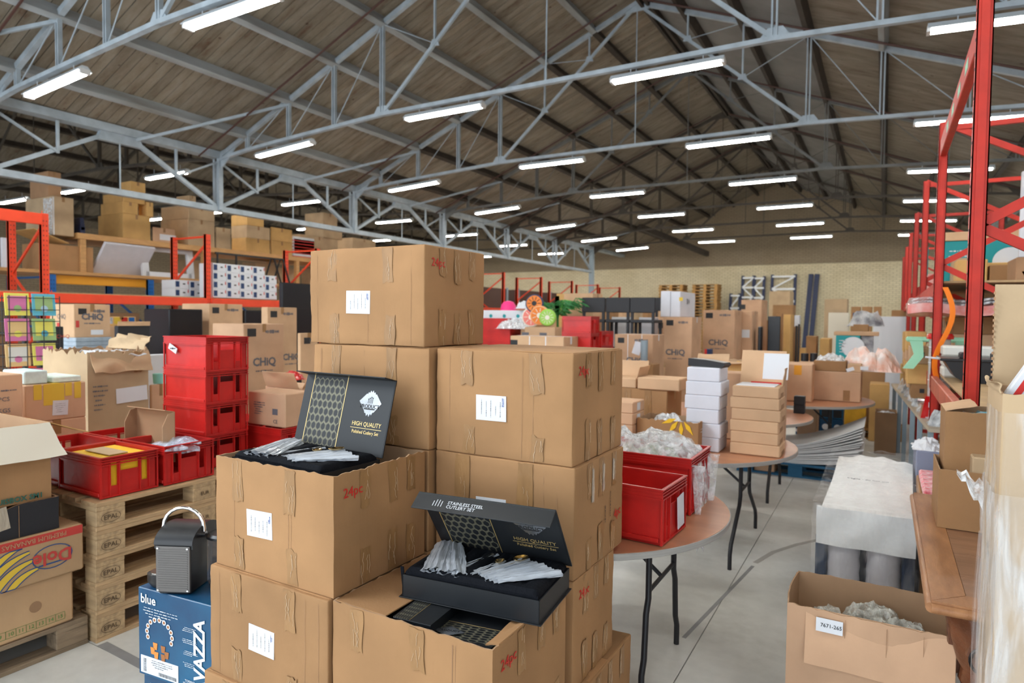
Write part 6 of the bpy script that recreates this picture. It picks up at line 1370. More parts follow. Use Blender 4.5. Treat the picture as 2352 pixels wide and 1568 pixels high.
# four black high backed bar chairs
def chair(label, px, Y=9.78):
    P_ = onY(px, 683, Y); t = thing('bar_chair', label, 'chair', (P_.x, Y + .22, 0), group='black bar chairs')
    zb_, zs, zt_ = .951, 1.66, P_.z
    for x in (-.17, .17):
        MB().bar((x, -.18, zb_), (x, -.18, zt_ - .02), .04, .04, up=(0, 1, 0)).build('leg', M['blackmat'], t); MB().bar((x, .20, zb_), (x, .20, zs), .04, .04, up=(0, 1, 0)).build('leg', M['blackmat'], t)
    MB().cbox(-.20, .20, -.21, .22, zs - .05, zs, .01).build('seat', M['blackmat'], t); MB().cbox(-.205, .205, -.205, -.165, zt_ - .24, zt_, .01).build('backrest', M['blackmat'], t)
    MB().bar((-.17, -.18, zb_ + .25), (.17, -.18, zb_ + .25), .03, .04).build('rung', M['blackmat'], t); MB().bar((-.17, .2, zb_ + .25), (.17, .2, zb_ + .25), .03, .04).build('rung', M['blackmat'], t)
for i, px in enumerate((1362, 1418, 1475)): chair(f'black wooden bar chair seen from behind, {["leftmost", "middle", "rightmost"][i]} of the row', px)
chair('black bar chair half hidden behind the white cartons', 1529, 11.3); carton('carton carrying the half hidden bar chair', (-3.5, -2.9, 11.2, 11.8, 0, .949), 'card', tape=0)
o = MB().cbox(onY(1332, 800, 9.78).x, onY(1506, 800, 9.78).x, 9.70, 10.30, .90, .95, .005).build('podium_board', M['deck']); tag(o, 'board podium on which the black bar chairs stand', 'board')
for i in range(3): carton(f'carton under the chair podium, {["left", "middle", "right"][i]}', (onY(1335 + 60 * i, 800, 9.8).x, onY(1390 + 60 * i, 800, 9.8).x, 9.8, 10.25, 0, .899), 'cardL', tape=0)
for i, (a, b_, y_, m_) in enumerate(((1405, 1440, 728, 'white'), (1468, 1500, 729, 'whitecard'), (1380, 1398, 735, 'cardL'))): bx(f'pale box seen between the chair legs, {["left", "right", "far left"][i]}', a, b_, b_ + 3, y_, 10.6, m=m_, D=.3, tape=0, name='pale_box', cat='box')
# dark brown panels and beams far along the left racking
M['maroon'] = mat('dark brown panel', (.085, .045, .035), .6)
for k in range(4):
    y0 = FY[5] + .2 + k * 2.78; o = MB().cbox(-12.9, -12.5, y0, y0 + 2.2, 1.9, 2.75, .01).build('brown_panel_pack', M['maroon']); tag(o, f'dark brown panel pack on the far left racking, {ORD[k + 1]} from the camera', 'panel', 'dark brown panel packs')
    for yy in (y0 + .1, y0 + 2.0): MB().box(-12.49, -12.46, yy, yy + .12, 1.9, 2.8).build('grey_batten', M['greysteel'], o)
o = MB().cbox(-13.2, -11.25, FY[4], FY[9], 1.82, 1.88, .004).build('far_timber_deck', M['timber']); tag(o, 'timber deck far along the left racking', 'shelf board')
beam('blue beam below the far timber deck', -11.2, FY[4] + .1, FY[5] - .1, 1.8, .12, 'bluesteel', None)
for i in range(14): bx(f'brown carton in the far left crowd, {(ORD + ["ninth", "tenth", "eleventh", "twelfth", "thirteenth", "fourteenth", "fifteenth"])[i + 1]} from the left', 1120 + i * 29, 1140 + i * 29, 1148 + i * 29, 712 - (i * 7) % 13, 15 + (i * 5) % 9, m=('card', 'cardL', 'cardG')[i % 3], D=.6, tape=0, group='cartons in the far left crowd')

# small odds and ends on and around the tables and racks
for k in range(2): o = MB().cbox(-.05, .05, -.05, .05, 0, .085, .004).box(-.02, .025, -.0515, -.05, .02, .055).build('black_box', M['blackmat']); P_ = onz(1836, 948, .752); o.location = (P_.x, P_.y, .7515 + .0865 * k); tag(o, f'small black box on the third table beside the mailer stack, {["lower", "upper"][k]}', 'box', 'small black boxes on the third table')
P_ = onY(1754, 826, 7.6); o = MB().lathe([(.001, 0), (.04, 0), (.045, .09), (.041, .09), (.037, .01), (.001, .01)], n=18).build('red_white_cup', mat('red and white print', (.75, .05, .05), .5, noise=.9, nscale=16, col2=(.85, .85, .85))); o.location = (P_.x, 7.6, P_.z); tag(o, 'red and white cup on the carton behind the mailer stack', 'cup')
bx('low carton carrying the red and white cup', 1738, 1785, 1789, 827, 7.5, m='cardP', D=.3, tape=0)
bx('small dark blue and red box before the wide tall carton', 1620, 1633, 1635, 802, 11.2, zb=1.05, m='navyprint', D=.15, tape=0, name='small_box', cat='box', deco=lambda t, d: patch(t, d, 'S', -.06, -.02, .02, d[2], 'redink', 'red_side')); bx('carton carrying the small dark blue box', 1612, 1640, 1644, 824, 11.1, m='card', D=.5, tape=0)
t = thing('folding_trestle', 'black folding metal trestle standing on the red deck beyond the white boxes', 'trestle', (-12.1, 9.6, 2.0))
MB().bar((0, -1.0, .95), (0, .75, .95), .04, .04).build('top_bar', M['black'], t)
for y in (.45, .7):
    for s_ in (-1, 1): MB().bar((s_ * .05, y, .95), (s_ * .15, y + s_ * .25, 0), .03, .03).build('leg', M['black'], t)
for y in (-.95, -.5): MB().bar((0, y, .95), (0, y, 0), .03, .03, up=(0, 1, 0)).build('leg', M['black'], t)
P_ = onY(371, 886, 2.9); o = MB().lathe([(.001, 0), (.035, 0), (.04, .075), (.037, .08), (.001, .08)], n=18).build('mint_tub', mat('mint tub plastic', (.25, .62, .55), .4)); o.location = (BT[1] - .05, BT[2] * .45 + BT[3] * .55, BT[5] + .002); tag(o, 'mint green plastic tub on the carton left of the crate tower', 'tub')
t, d, b = bx('black tote with red cloth just left of the open lid', 648, 652, 694, 872, 4.1, m=M['blackmat'], tape=0, name='black_tote', cat='tote'); heap('red_cloth', 'red and black cloth heaped in the black tote', 'cloth', ((b[0] + b[1]) / 2, (b[2] + b[3]) / 2, b[5]), .12, (b[3] - b[2]) * .4, .07, 'red', 14, n=14)
# ================================================================== right racking (red)
RX, RB = .40, 1.50
RY = [4.12, 6.85, 9.6, 12.35, 15.1, 17.85, 20.6]
for k, y in enumerate(RY):
    t = thing('rack_ladder', f'deep red racking frame on the right, {["nearest the camera", "second", "third", "fourth", "fifth", "sixth", "farthest"][k]}', 'rack frame', (0, 0, 0), group='deep red racking frames on the right')
    h = 3.42
    for x in (RX, RB):
        m = MB(); m.box(x - .036, x + .036, y - .028, y - .022, 0, h); m.box(x - .036, x - .030, y - .028, y + .028, 0, h); m.box(x + .030, x + .036, y - .028, y + .028, 0, h); m.box(x - .018, x + .018, y - .038, y - .030, 0, h)
        p = m.build('post', M['redsteel'], t); s = MB(); z = .2
        while z < h - .1:
            s.box(x - .0372, x - .036, y - .012, y + .012, z, z + .012); z += .075
        s.build('slots', M['ink'], p, kind='stuff')
    for z in (h - .05, .3): MB().bar((RX, y, z), (RB, y, z), .03, .045).build('cross_bar', M['redsteel'], t)
    z = .32; q = 0
    while z < h - .5: MB().bar((RX if q % 2 else RB, y + .01, z), (RB if q % 2 else RX, y + .01, z + .62), .03, .05).build('brace', M['redsteel'], t); z += .62; q += 1
M['fadered'] = mat('faded red beam', (.58, .14, .085), .5, noise=.25, nscale=6)
def rbeam(label, x, a, b_, z, h=.13, m='fadered'):
    o = MB().cbox(x - .025, x + .025, a + .05, b_ - .05, z - h, z, .005).build('rack_beam', M[m]); tag(o, label, 'rack beam', 'beams of the right racking')
rbeam('high deep red beam joining the tops of the two nearest right frames', RX - .0, RY[0], RY[1], 3.26, .14, 'redsteel')
o = [q for q in COL.objects if q.name.startswith('rack_beam')][-1]
for i, y in enumerate((4.6, 5.05, 5.5, 5.95)): MB().box(RX - .027, RX - .0255, y, y + .16, 3.15, 3.21).build('green_sticker', M['mintp'] if 'mintp' in M else M.setdefault('mintp', mat('mint sticker', (.35, .62, .45), .6)), o)
for k in range(3):
    nm = ['nearest', 'second', 'third'][k]
    rbeam(f'low faded red front beam of the {nm} right bay', RX - .01, RY[k], RY[k + 1], 1.20); rbeam(f'low faded red rear beam of the {nm} right bay', RB, RY[k], RY[k + 1], 1.20)
    o = MB().cbox(RX + .03, RB - .03, RY[k] + .05, RY[k + 1] - .05, 1.201, 1.22, .003).build('rack_deck', M['deck']); tag(o, f'chipboard deck of the {nm} right bay', 'shelf board')
for k in range(1, 5):
    nm = ['', 'second', 'third', 'fourth', 'fifth'][k]
    rbeam(f'upper red front beam of the {nm} right bay', RX - .01, RY[k], RY[k + 1], 2.02, .12, 'redsteel'); rbeam(f'upper red rear beam of the {nm} right bay', RB, RY[k], RY[k + 1], 2.02, .12, 'redsteel')
    o = MB().cbox(RX + .03, RB - .03, RY[k] + .05, RY[k + 1] - .05, 2.021, 2.04, .003).build('rack_deck', M['deck']); tag(o, f'upper chipboard deck of the {nm} right bay', 'shelf board')
# machine and white cases on the low deck
t = thing('tray_machine', 'black tray shaped machine with levers on the low right deck', 'machine', (.80, 6.10, 1.222))
MB().prism([(-.40, .16), (-.33, .04), (-.26, 0), (.38, 0), (.42, .16)], -.22, .22, T=lambda q: Vector((q.x, q.z, q.y))).build('tray', M['black'], t); MB().cbox(-.43, .43, -.24, .24, .16, .18, .004).build('rim', M['black'], t)
for x in (-.3, -.1, .12): MB().cbox(x, x + .12, -.2, .0, .18, .225, .01).build('module', M['blackmat'], t)
MB().bar((.34, -.1, .18), (.40, -.1, .42), .03, .05).build('lever', M['black'], t); MB().tube([(-.42, -.1, .17), (-.52, -.12, .18)], .008, 6).build('white_tab', M['white'], t)
M['beige'] = mat('ivory plastic case', (.72, .70, .64), .5)
for k in range(3): o = MB().cbox(-.24, .24, -.15, .15, 0, .085, .015).build('plastic_case', M['beige']); o.location = (.66, 6.53, 1.222 + .087 * k); tag(o, f'ivory plastic case in the pile of three behind the black machine, {["bottom", "middle", "top"][k]}', 'case', 'ivory plastic cases')
o = MB().cbox(-.03, .03, -.1, .1, 0, .35, .01).build('case_stand', M['beige']); 
bpy.data.objects.remove(o)
# orange strap on the second post
t = MB().sheet([[Vector((.0 + .06 * math.sin(i * .35), -.02 + .004 * j, -.05 * i)) + Vector((.014 * j, 0, 0)) for j in range(4)] for i in range(19)], .003)
o = t.build('orange_strap', mat('orange webbing', (.95, .22, .01), .5), None, smooth=True); o.location = (.425, 6.79, 1.98); tag(o, 'bright orange webbing strap hanging on the second right post', 'strap')
o = MB().sheet([[Vector((.02 * math.sin(i * .5) + .05 * math.sin(i * .22) + .014 * j, 0, -.04 * i)) for j in range(4)] for i in range(16)], .003).build('orange_strap', mat('dull orange webbing', (.60, .22, .05), .6), None, smooth=True); o.location = (.62, 4.32, 1.95); tag(o, 'dull orange strap hanging behind the nearest right post', 'strap')
# pink rolls, teal sign, poster
M['pinkroll'] = mat('pink wrapped mat', (.78, .20, .16), .4, noise=.3, nscale=9, col2=(.85, .55, .52), coat=.2)
for k in range(4): bb = (.18 + .02 * k, 1.45, 7.1 + .42 * k, 7.5 + .42 * k); o = MB().sheet([[Vector((bb[0] + 1.2 * i / 10, bb[2] + .40 * j / 4, .09 + .02 * math.sin(i * 1.1 + j + k))) for j in range(5)] for i in range(11)], .085).build('wrapped_roll', M['pinkroll'], None, smooth=True); o.location.z = 1.745; tag(o, f'pink plastic wrapped mat on the carton wall at right, {["nearest", "second", "third", "farthest"][k]}', 'mat', 'pink wrapped mats')
for k in range(2): o = MB().sheet([[Vector((.2 + 1.2 * i / 10, 7.1 + 1.6 * j / 6, .02 * math.sin(i * 1.3 + j))) for j in range(7)] for i in range(11)], .02).build('white_film', M['filmW'], None, smooth=True); o.location.z = 1.86 + .03 * k; tag(o, f'clear film sheet lying over the pink mats, {["lower", "upper"][k]}', 'plastic film')
t, d = carton('large teal sign panel with white disc standing on the right racking', (.55, 1.42, 8.95, 9.0, 2.041, 2.60), 'teal', tape=0, name='teal_sign', cat='sign'); sign(t, d, 1.0)
t, d = carton('narrow teal panel behind the third right post', (.50, .56, 12.1, 12.25, 2.041, 2.85), 'teal', tape=0, name='teal_board', cat='sign')
carton('pale carton lying on the large teal sign panel', (.52, 1.45, 8.93, 9.25, 2.603, 2.70), 'cardL', tape=0)
carton('pink shrink wrapped wedge left of the teal sign', (.47, .9, 10.0, 10.9, 2.041, 2.30), 'pinkroll', tape=0, name='wrapped_pack', cat='pack')
t, d = carton('white poster board with blue umbrella print at the right edge', (1.0, 1.75, 7.15, 7.2, 2.25, 3.0), 'white', tape=0, name='poster_board', cat='poster')
patch(t, d, 'S', -.24, -.12, .22, .42, mat('warm food photo', (.45, .14, .08), .5, noise=.6, nscale=12), 'photo'); patch(t, d, 'S', -.32, .05, .0, .2, 'posterdark', 'photo')
MB().add([fpt(d, 'S', .12 + .06 * math.cos(a), .32 + .05 * math.sin(a), .004) for a in np.linspace(0, PI, 12)], [tuple(range(12))]).build('umbrella_print', mat('umbrella blue', (.01, .25, .65), .5), t); patch(t, d, 'S', .117, .123, .40, .62, 'redink', 'red_stroke'); facetxt(t, d, 'S', 'hello', .12, .20, .07, 'greyink'); patch(t, d, 'S', .04, .2, -.0, .7, 'whitecard', 'banner', w=.0006)
carton('carton on which the umbrella poster stands', (.98, 1.5, 7.12, 7.6, 2.041, 2.249), 'cardD', tape=0)
for i in range(10):
    y = 6.95 + (i % 5) * .5; x = .95 + .28 * (i // 5)
    if i in (0, 5, 4, 9): continue
    h = .22 + .06 * (i % 3); carton(f'small brown carton on the upper right deck, {ORD[(i % 5) + 1]} of the {["outer", "inner"][i // 5]} row', (x - .12 - .2, x - .06, y + .7, y + 1.05, 2.041, 2.041 + h), ('card', 'cardY', 'cardG')[i % 3], tape=0, group='small cartons on the upper right deck')
# wall of cartons under the pink mats, inside the second bay, from the bench up
n = 0
for r_ in range(3):
    for c in range(5):
        y = 7.6 + c * .40; z = 1.222 + .17 * r_
        carton(f'tan carton in the wall under the pink mats, {["lower", "middle", "upper"][r_]} row, {ORD[c + 1]} from the front', (.56 + .01 * ((c + r_) % 3), 1.44, y, y + .39, z, z + .168), ('cardY', 'cardL', 'card')[(r_ + c) % 3], tape=0, group='carton wall under the pink mats', deco=lambda t, d: (patch(t, d, 'S', -.3, -.2, .05, .1, 'whitecard'), patch(t, d, 'W', -.1, .02, .05, .12, 'ink', 'pictogram')))
# ------------------------------------------------------------------ grey bench with goods, cartons stacked on it
bn = thing('grey_bench', 'long grey steel legged bench in front of the right racking', 'bench', (0, 0, 0))
bxl = lambda y: .19 + (9.6 - y) * .055
MB().prism([(bxl(6.3) - .035, 6.3), (.98, 6.3), (.98, 10.6), (bxl(10.6) - .035, 10.6)], .77, .80).build('bench_top', mat('worn bench top', (.55, .47, .36), .6), bn)
for y in (6.5, 7.3, 8.0, 8.86, 9.6, 10.5):
    for x in (bxl(y), .93): MB().cbox(x - .022, x + .022, y - .022, y + .022, 0, .77, .003).build('leg', M['greysteel'], bn)
names = 0
for c, (y, hs) in enumerate(((9.9, (.3, .25, .2)), (9.3, (.28, .22, .25, .12)), (8.72, (.20, .22, .24, .2)), (8.1, (.17, .22, .18, .2)), (7.5, (.12, .14, .2, .17)))):
    z = .801
    for j, h in enumerate(hs):
        if z + h > 1.60: break
        x0 = .30 + .02 * ((j * 7 + c) % 3); x1 = min(.37 if z + h > 1.06 else .9, 9)
        bb = (x0 - .0, .555 if z < 1.0 else .385 + .0, y, y + .52, z, z + h - .002)
        if z + h > 1.06: bb = (x0 - .10, .385, y, y + .5, z, z + h - .002)
        carton(f'tan carton stacked on the grey bench, column {["farthest", "fourth", "third", "second", "nearest"][c]} from camera, {["base", "second", "third", "fourth"][j]} level', bb, ('cardY', 'cardL', 'card')[(j + c) % 3], tape=0, group='cartons stacked on the grey bench', deco=(lambda t, d: patch(t, d, 'S', .0, .04, d[2] * .4, d[2] * .7, 'ink', 'pictogram')) if (j + c) % 2 else None); z += h
# acrylic dispenser with red base and lid
t = thing('dispenser', 'tall clear dispenser with glossy red base and lid on the bench end', 'dispenser', (.44, 7.07, .801)); M['acryl'] = mat('clear acrylic', (.80, .78, .77), .12, trans=.0, alpha=.62, spec=.6); M['redgloss'] = mat('glossy red plastic', (.62, .01, .01), .15, coat=.5)
t.scale = (.85, .85, 1)
MB().prism([(-.16, 0), (.16, 0), (.12, .20), (-.12, .20)], -.14, .14, T=lambda q: Vector((q.x, q.z, q.y))).build('base', M['redgloss'], t)
for i, (u, s_) in enumerate(((-.08, 'E'), (.03, 'C'))): a = txt(s_, .07, (u, -.145, .12 - .05 * i), 'S', M['white'], t, 'printed_text')
MB().lathe([(.10, .2), (.10, .72), (.095, .72), (.095, .2)], n=28).build('clear_tube', M['acryl'], t, smooth=True)
for z in (.34, .5, .64): MB().lathe([(.101, z), (.102, z + .004), (.101, z + .008)], n=28).build('joint_ring', M['sheetw'], t)
MB().lathe([(.001, .72), (.125, .72), (.125, .75), (.11, .77), (.001, .775)], n=28).build('lid', M['redgloss'], t, smooth=True); MB().tube([(-.13, -.1, .15), (-.19, -.1, .15)], .03, 12).build('chrome_knob', M['chrome'], t, smooth=True)
# mint plastic slide-like stool behind
M['mint'] = mat('mint plastic', (.36, .74, .50), .35)
t = thing('mint_stool', 'mint green plastic bench with curved legs behind the clear dispenser', 'stool', (.45, 7.36, 1.222)); MB().cbox(-.27, .27, -.03, .06, .26, .31, .02).build('seat', M['mint'], t)
for s in (-1, 1): MB().prism([(.24, .27), (.13, .27), (.12, .12), (.20, .0), (.29, .0), (.20, .14)], -.03, .03, T=lambda q, s=s: Vector((s * q.x, q.z, q.y))).build('curved_leg', M['mint'], t)
# clutter along the bench edge
rr = random.Random(8)
for i in range(8):
    heap('clear_bundle', f'clear and dark plastic bundle on the bench edge, {ORD[i + 1]} from the front', 'bundle', (bxl(6.6 + i * .46) + .09, 6.6 + i * .46, .802), .10, .16, .13 + .05 * (i > 3), ('filmW', 'filmW')[i % 2] if i % 3 else M['dkb'] if 'dkb' in M else M.setdefault('dkb', mat('dark film bundle', (.12, .13, .15), .3, noise=.8, nscale=12, col2=(.75, .78, .8))), 20 + i, n=12)
# cartons standing on the floor left of the bench
x0, x1, y0, y1, _, z1 = dimsof(2008, 2061, 2064, 950, 9.35, 0, D=.45)
t = thing('open_carton', 'open brown carton on the floor at the end of the aisle, left of the bench', 'carton', ((x0 + .13), (y0 + y1) / 2, 0)); walls(.24, .4, z1, jag=.01, seed=41).build('body', [M['cardD'], M['cardin']], t, smooth=True); heap('white_paper', None, None, (0, 0, z1 - .05), .12, .14, .05, 'white', 3, n=10, parent=t)
carton('taller brown carton behind the open one on the aisle floor', (-.16, .08, 10.3, 10.75, 0, .80), 'cardY'); carton('brown carton under the bench behind its second leg', (.42, .88, 7.7, 8.4, 0, .42), 'cardD'); carton('brown carton under the near end of the bench', (.40, .88, 6.7, 7.4, 0, .40), 'cardD')
bx('black pot standing on the small round board by the foam sheets', 1996, 2020, 2023, 826, 11.5, zb=.98, m='black', D=.2, tape=0, name='black_pot', cat='pot'); P_ = onY(2008, 868, 11.5); bx('carton carrying the black pot', 1994, 2024, 2027, 868, 11.4, zb=0, m='card', D=.4, tape=0)
carton('grey crate of small things behind the wooden table', (.20, .26 + .08, 4.95, 5.4, 0, .84), mat('grey violet crate', (.22, .24, .33), .5), tape=0, name='grey_crate', cat='crate'); heap('white_bag', 'white plastic bag hanging over the grey crate', 'bag', (.27, 5.1, .842), .09, .14, .06, 'white', 6, n=12)
carton('brown carton with red packets behind the padded item', (.20, .34, 4.2, 4.85, .30, .70), 'card', tape=0); carton('low brown carton beneath the one with red packets', (.20, .36, 4.15, 4.9, 0, .299), 'card', tape=0)
M['redpack'] = mat('red white blister print', (.75, .02, .05), .4, noise=.9, nscale=22, col2=(.85, .6, .62))
for k in range(5): o = MB().cbox(-.06, .06, -.05, .05, 0, .05, .01).build('red_packet', M['redpack']); o.location = (.27, 4.26 + .12 * k, .701); tag(o, f'red and white packet between padded item and wooden table, {NTH[k]} from the front', 'packet', 'red and white packets')
# ================================================================== old wooden table with carved leg
M['oak'] = mat('worn golden oak', (.42, .20, .085), .42, noise=.35, nscale=5, bump=.15, bscale=30, stretch=(5, 1, 5), col2=(.26, .11, .045)); M['oakd'] = mat('dark carved oak', (.17, .055, .022), .35, noise=.5, nscale=9, bump=.9, bscale=24, coat=.3); M['oakm'] = mat('faded oak field', (.30, .155, .085), .45, noise=.4, nscale=4, bump=.15, bscale=20, stretch=(1, 6, 1), col2=(.22, .11, .06))
t = thing('wooden_table', 'old oak table with framed top and carved legs, lower right', 'table', (0, 0, 0))
TX0, TX1, TY0, TY1 = .155, 1.10, 2.46, 3.98
MB().cbox(TX0 + .10, TX1 - .1, TY0 + .10, 3.02, .762, .779, .001).build('field_board', M['oakm'], t); MB().cbox(TX0 + .10, TX1 - .1, 3.023, 3.60, .762, .779, .001).build('field_board', M['oakm'], t); MB().cbox(TX0 + .10, TX1 - .1, 3.603, TY1 - .1, .762, .779, .001).build('field_board', M['oakm'], t)
def miter(a, b_, c, d_): MB().prism([a, b_, c, d_], .755, .781).build('frame_board', M['oak'], t)
miter((TX0, TY0), (TX1, TY0), (TX1 - .1, TY0 + .099), (TX0 + .1, TY0 + .099)); miter((TX0, TY0 + .002), (TX0 + .099, TY0 + .101), (TX0 + .099, TY1 - .101), (TX0, TY1)); miter((TX1, TY0), (TX1, TY1), (TX1 - .1, TY1 - .1), (TX1 - .1, TY0 + .1)); miter((TX0, TY1), (TX0 + .1, TY1 - .1), (TX1 - .1, TY1 - .1), (TX1, TY1))
for (a, b_) in (((TX0, TY0), (TX1, TY0)), ((TX0, TY0), (TX0, TY1))): MB().tube([(a[0], a[1], .757), (b_[0], b_[1], .757)], .017, 10).build('moulded_edge', M['oak'], t, smooth=True)
MB().cbox(TX0 + .12, TX1 - .12, TY0 + .10, TY0 + .13, .67, .755, .004).build('apron', M['oakd'], t); MB().cbox(TX0 + .10, TX0 + .13, TY0 + .12, TY1 - .12, .67, .755, .004).build('apron', M['oakd'], t)
for x, y in ((TX0 + .155, TY0 + .14), (TX1 - .16, TY0 + .15), (TX0 + .16, TY1 - .2), (TX1 - .16, TY1 - .2)):
    l = MB(); pr = [(.085, .0), (.09, .06), (.05, .10), (.045, .16), (.052, .26), (.05, .33), (.062, .345), (.085, .37), (.092, .40), (.088, .43), (.06, .455), (.055, .47), (.066, .49), (.06, .53), (.07, .56), (.085, .62), (.10, .68), (.105, .735), (.10, .75)]
    n = 32; vs = [(r * (1 + (.10 * abs(math.sin(4 * a)) if (.35 < z < .45 or z > .54) else .02 * math.sin(16 * a))) * math.cos(a), r * (1 + (.10 * abs(math.sin(4 * a)) if (.35 < z < .45 or z > .54) else .02 * math.sin(16 * a))) * math.sin(a), z) for r, z in pr for a in [2 * PI * k / n for k in range(n)]]
    l.add(vs, [(i * n + k, i * n + (k + 1) % n, (i + 1) * n + (k + 1) % n, (i + 1) * n + k) for i in range(len(pr) - 1) for k in range(n)] + [tuple(range(n))]); lg = l.build('carved_leg', M['oakd'], t, smooth=True); lg.location = (x, y, 0)
    sc = MB()
    for k in range(6): a = k * PI / 3; sc.tube([(.085 * math.cos(a + s_ * .3) * (1 + .1 * s_), .085 * math.sin(a + s_ * .3), .60 + .09 * s_) for s_ in (0, .25, .5, .75, 1)], .014, 6)
    sc.build('carved_scroll', M['oakd'], lg, smooth=True)
    MB().tube([(.0 + .045 * math.cos(a), -.105, .60 + .045 * math.sin(a)) for a in np.linspace(0, 2 * PI, 22)], .005, 8).build('drop_ring', mat('dark iron', (.03, .028, .03), .4, metal=.7), lg, smooth=True)
# cartons on the wooden table
x0, y0 = .222, 3.36
t = thing('open_carton', 'open brown carton full of small white boxes on the oak table', 'carton', (x0 + .26, y0 + .19, .782)); d = (.52, .38, .255); walls(*d, jag=.004, seed=51).build('body', [M['card'], M['cardin']], t, smooth=True); MB().box(.0, .001, -.1905, -.190, .0, .2).build('crease', M['cardD'], t)
for i in range(6):
    for j in range(3): o = MB().cbox(-.028, .028, -.05, .05, 0, .05, .002).build('small_white_box', M['prt'] if 'prt' in M else M.setdefault('prt', mat('white box with dark print', (.80, .80, .78), .5, noise=.9, nscale=30, col2=(.12, .13, .14)))); o.location = (x0 + .05 + .065 * i, y0 + .07 + .115 * j, .785 + .155); o.rotation_euler = (0, 0, RND.uniform(-.1, .1)); tag(o, f'small white box in the oak table carton, {NTH[i]} column, {NTH[j]} row', 'box', 'small white boxes in the oak table carton')
o = MB().cbox(-.2, .2, -.165, .165, 0, .15, .002).build('carton_filler', M['cardD']); o.location = (x0 + .26, y0 + .19, .79); tag(o, 'brown inner carton under the small white boxes', 'carton')
t = thing('open_carton', 'open brown carton with teal plastic packs, upper of the two on the oak table', 'carton', (x0 + .275, y0 + .26, .995)); d = (.50, .30, .285); walls(*d, jag=.003, seed=52).build('body', [M['card'], M['cardin']], t, smooth=True); t.rotation_euler = (0, .0, 0); patch(t, d, 'S', -.10, -.03, .15, .285, 'tape', 'tape')
flap(t, d, 'W', -.15, .12, .12, -75, 'cardL')
for k in range(4): o = MB().sheet([[Vector((u * .06, v * .03, .02 * math.sin(u * 1.7 + v + k))) for v in range(4)] for u in range(6)], .012).build('teal_pack', M['tealp'] if 'tealp' in M else M.setdefault('tealp', mat('pale teal film print', (.62, .82, .86), .3, noise=.7, nscale=16, col2=(.15, .45, .52), coat=.3)), None, smooth=True); o.location = (x0 + .10 + .06 * k, y0 + .16 + .03 * k, 1.255 + .008 * k); o.rotation_euler = (0, -.12, .2 * k); tag(o, f'pale teal plastic pack sticking out of the upper open carton, {["lowest", "second", "third", "top"][k]}', 'pack', 'teal packs')
carton('beige small carton lying in the rim of the lower carton on the oak table', (x0 + .12, x0 + .46, y0 + .02, y0 + .155, .995, 1.10), 'cardG', tape=0)
o = MB().sheet([[Vector((u * .03 + .01 * math.sin(v), v * .03, .02 + .05 * math.exp(-((v - 3) / 1.2) ** 2) * (u / 6) + .012 * math.sin(u * 2 + v))) for v in range(7)] for u in range(7)], .002).build('crumpled_paper', M['white'], None, smooth=True); o.location = (.345, 2.63, .782); tag(o, 'crumpled white paper lying on the oak table top', 'paper')
# ================================================================== padded furniture item wrapped in film
t = thing('padded_armchair', 'film wrapped white padded item with two grey rolls and navy sides', 'furniture', (-.065, 4.0, 0))
M['offw'] = mat('off white padding cover', (.84, .85, .84), .55, noise=.08, nscale=9, bump=.4, bscale=12); M['greyroll'] = mat('grey padded roll', (.56, .55, .58), .7); M['navycloth'] = mat('navy wrapped side', (.012, .03, .07), .3, coat=.2)
g = [[Vector((-.225 + .45 * i / 10 + (.03 * (j / 8)) * (1 if i > 5 else 1) * 1.0, .02 + 1.15 * j / 8, .60 + .03 * math.sin(PI * i / 10) + .10 * (j / 8) ** 1.5 + .008 * math.sin(i * 2 + j))) for j in range(9)] for i in range(11)]
MB().sheet(g, .14).build('top_cushion', M['offw'], t, smooth=True)
MB().sheet([[Vector((-.235 + .47 * i / 12, -.01 - .012 * math.sin(i * .9 + j), .62 - .20 * j / 5)) for j in range(6)] for i in range(13)], .015).v
m = MB(); g = [[Vector((-.24 + .48 * i / 12, -.012 - .008 * math.sin(i * .9 + j), .635 - .21 * j / 5)) for j in range(6)] for i in range(13)]; vs = [p for r in g for p in r]; k_ = len(vs); f = [(i * 6 + j, i * 6 + j + 1, (i + 1) * 6 + j + 1, (i + 1) * 6 + j) for i in range(12) for j in range(5)]
m.add(vs + [p + Vector((0, .03, 0)) for p in vs], f + [tuple(k_ + q for q in ff) for ff in f] + [(i * 6, (i + 1) * 6, k_ + (i + 1) * 6, k_ + i * 6) for i in range(12)] + [(i * 6 + 5, (i + 1) * 6 + 5, k_ + (i + 1) * 6 + 5, k_ + i * 6 + 5) for i in range(12)]); m.build('front_apron', M['offw'], t, smooth=True)
for x in (-.105, .095):
    MB().tube([(x, .09, z) for z in np.linspace(.02, .46, 12)], [.082 + .004 * (i % 2) for i in range(12)], 20).build('grey_roll', M['greyroll'], t, smooth=True)
for x in (-.215, .21): MB().cbox(x - .03, x + .03, .03, 1.12, 0, .47, .012).build('side_panel', M['navycloth'], t)
MB().cbox(-.18, .18, .2, .24, 0, .45, .004).build('dark_back', M['navycloth'], t); MB().cbox(-.2, .2, .25, 1.1, 0, .45, .02).build('inner_padding', M['offw'], t)
fw = MB()
for y_, off in ((-.035, 0),): 
    g = [[Vector((-.26 + .52 * i / 16, y_ - .02 * abs(NZ.noise(Vector((i * .5, j * .3, 2)))) , .66 - .66 * j / 16)) for j in range(17)] for i in range(17)]; vs = [p for r in g for p in r]; fw.add(vs, [(i * 17 + j, i * 17 + j + 1, (i + 1) * 17 + j + 1, (i + 1) * 17 + j) for i in range(16) for j in range(16)])
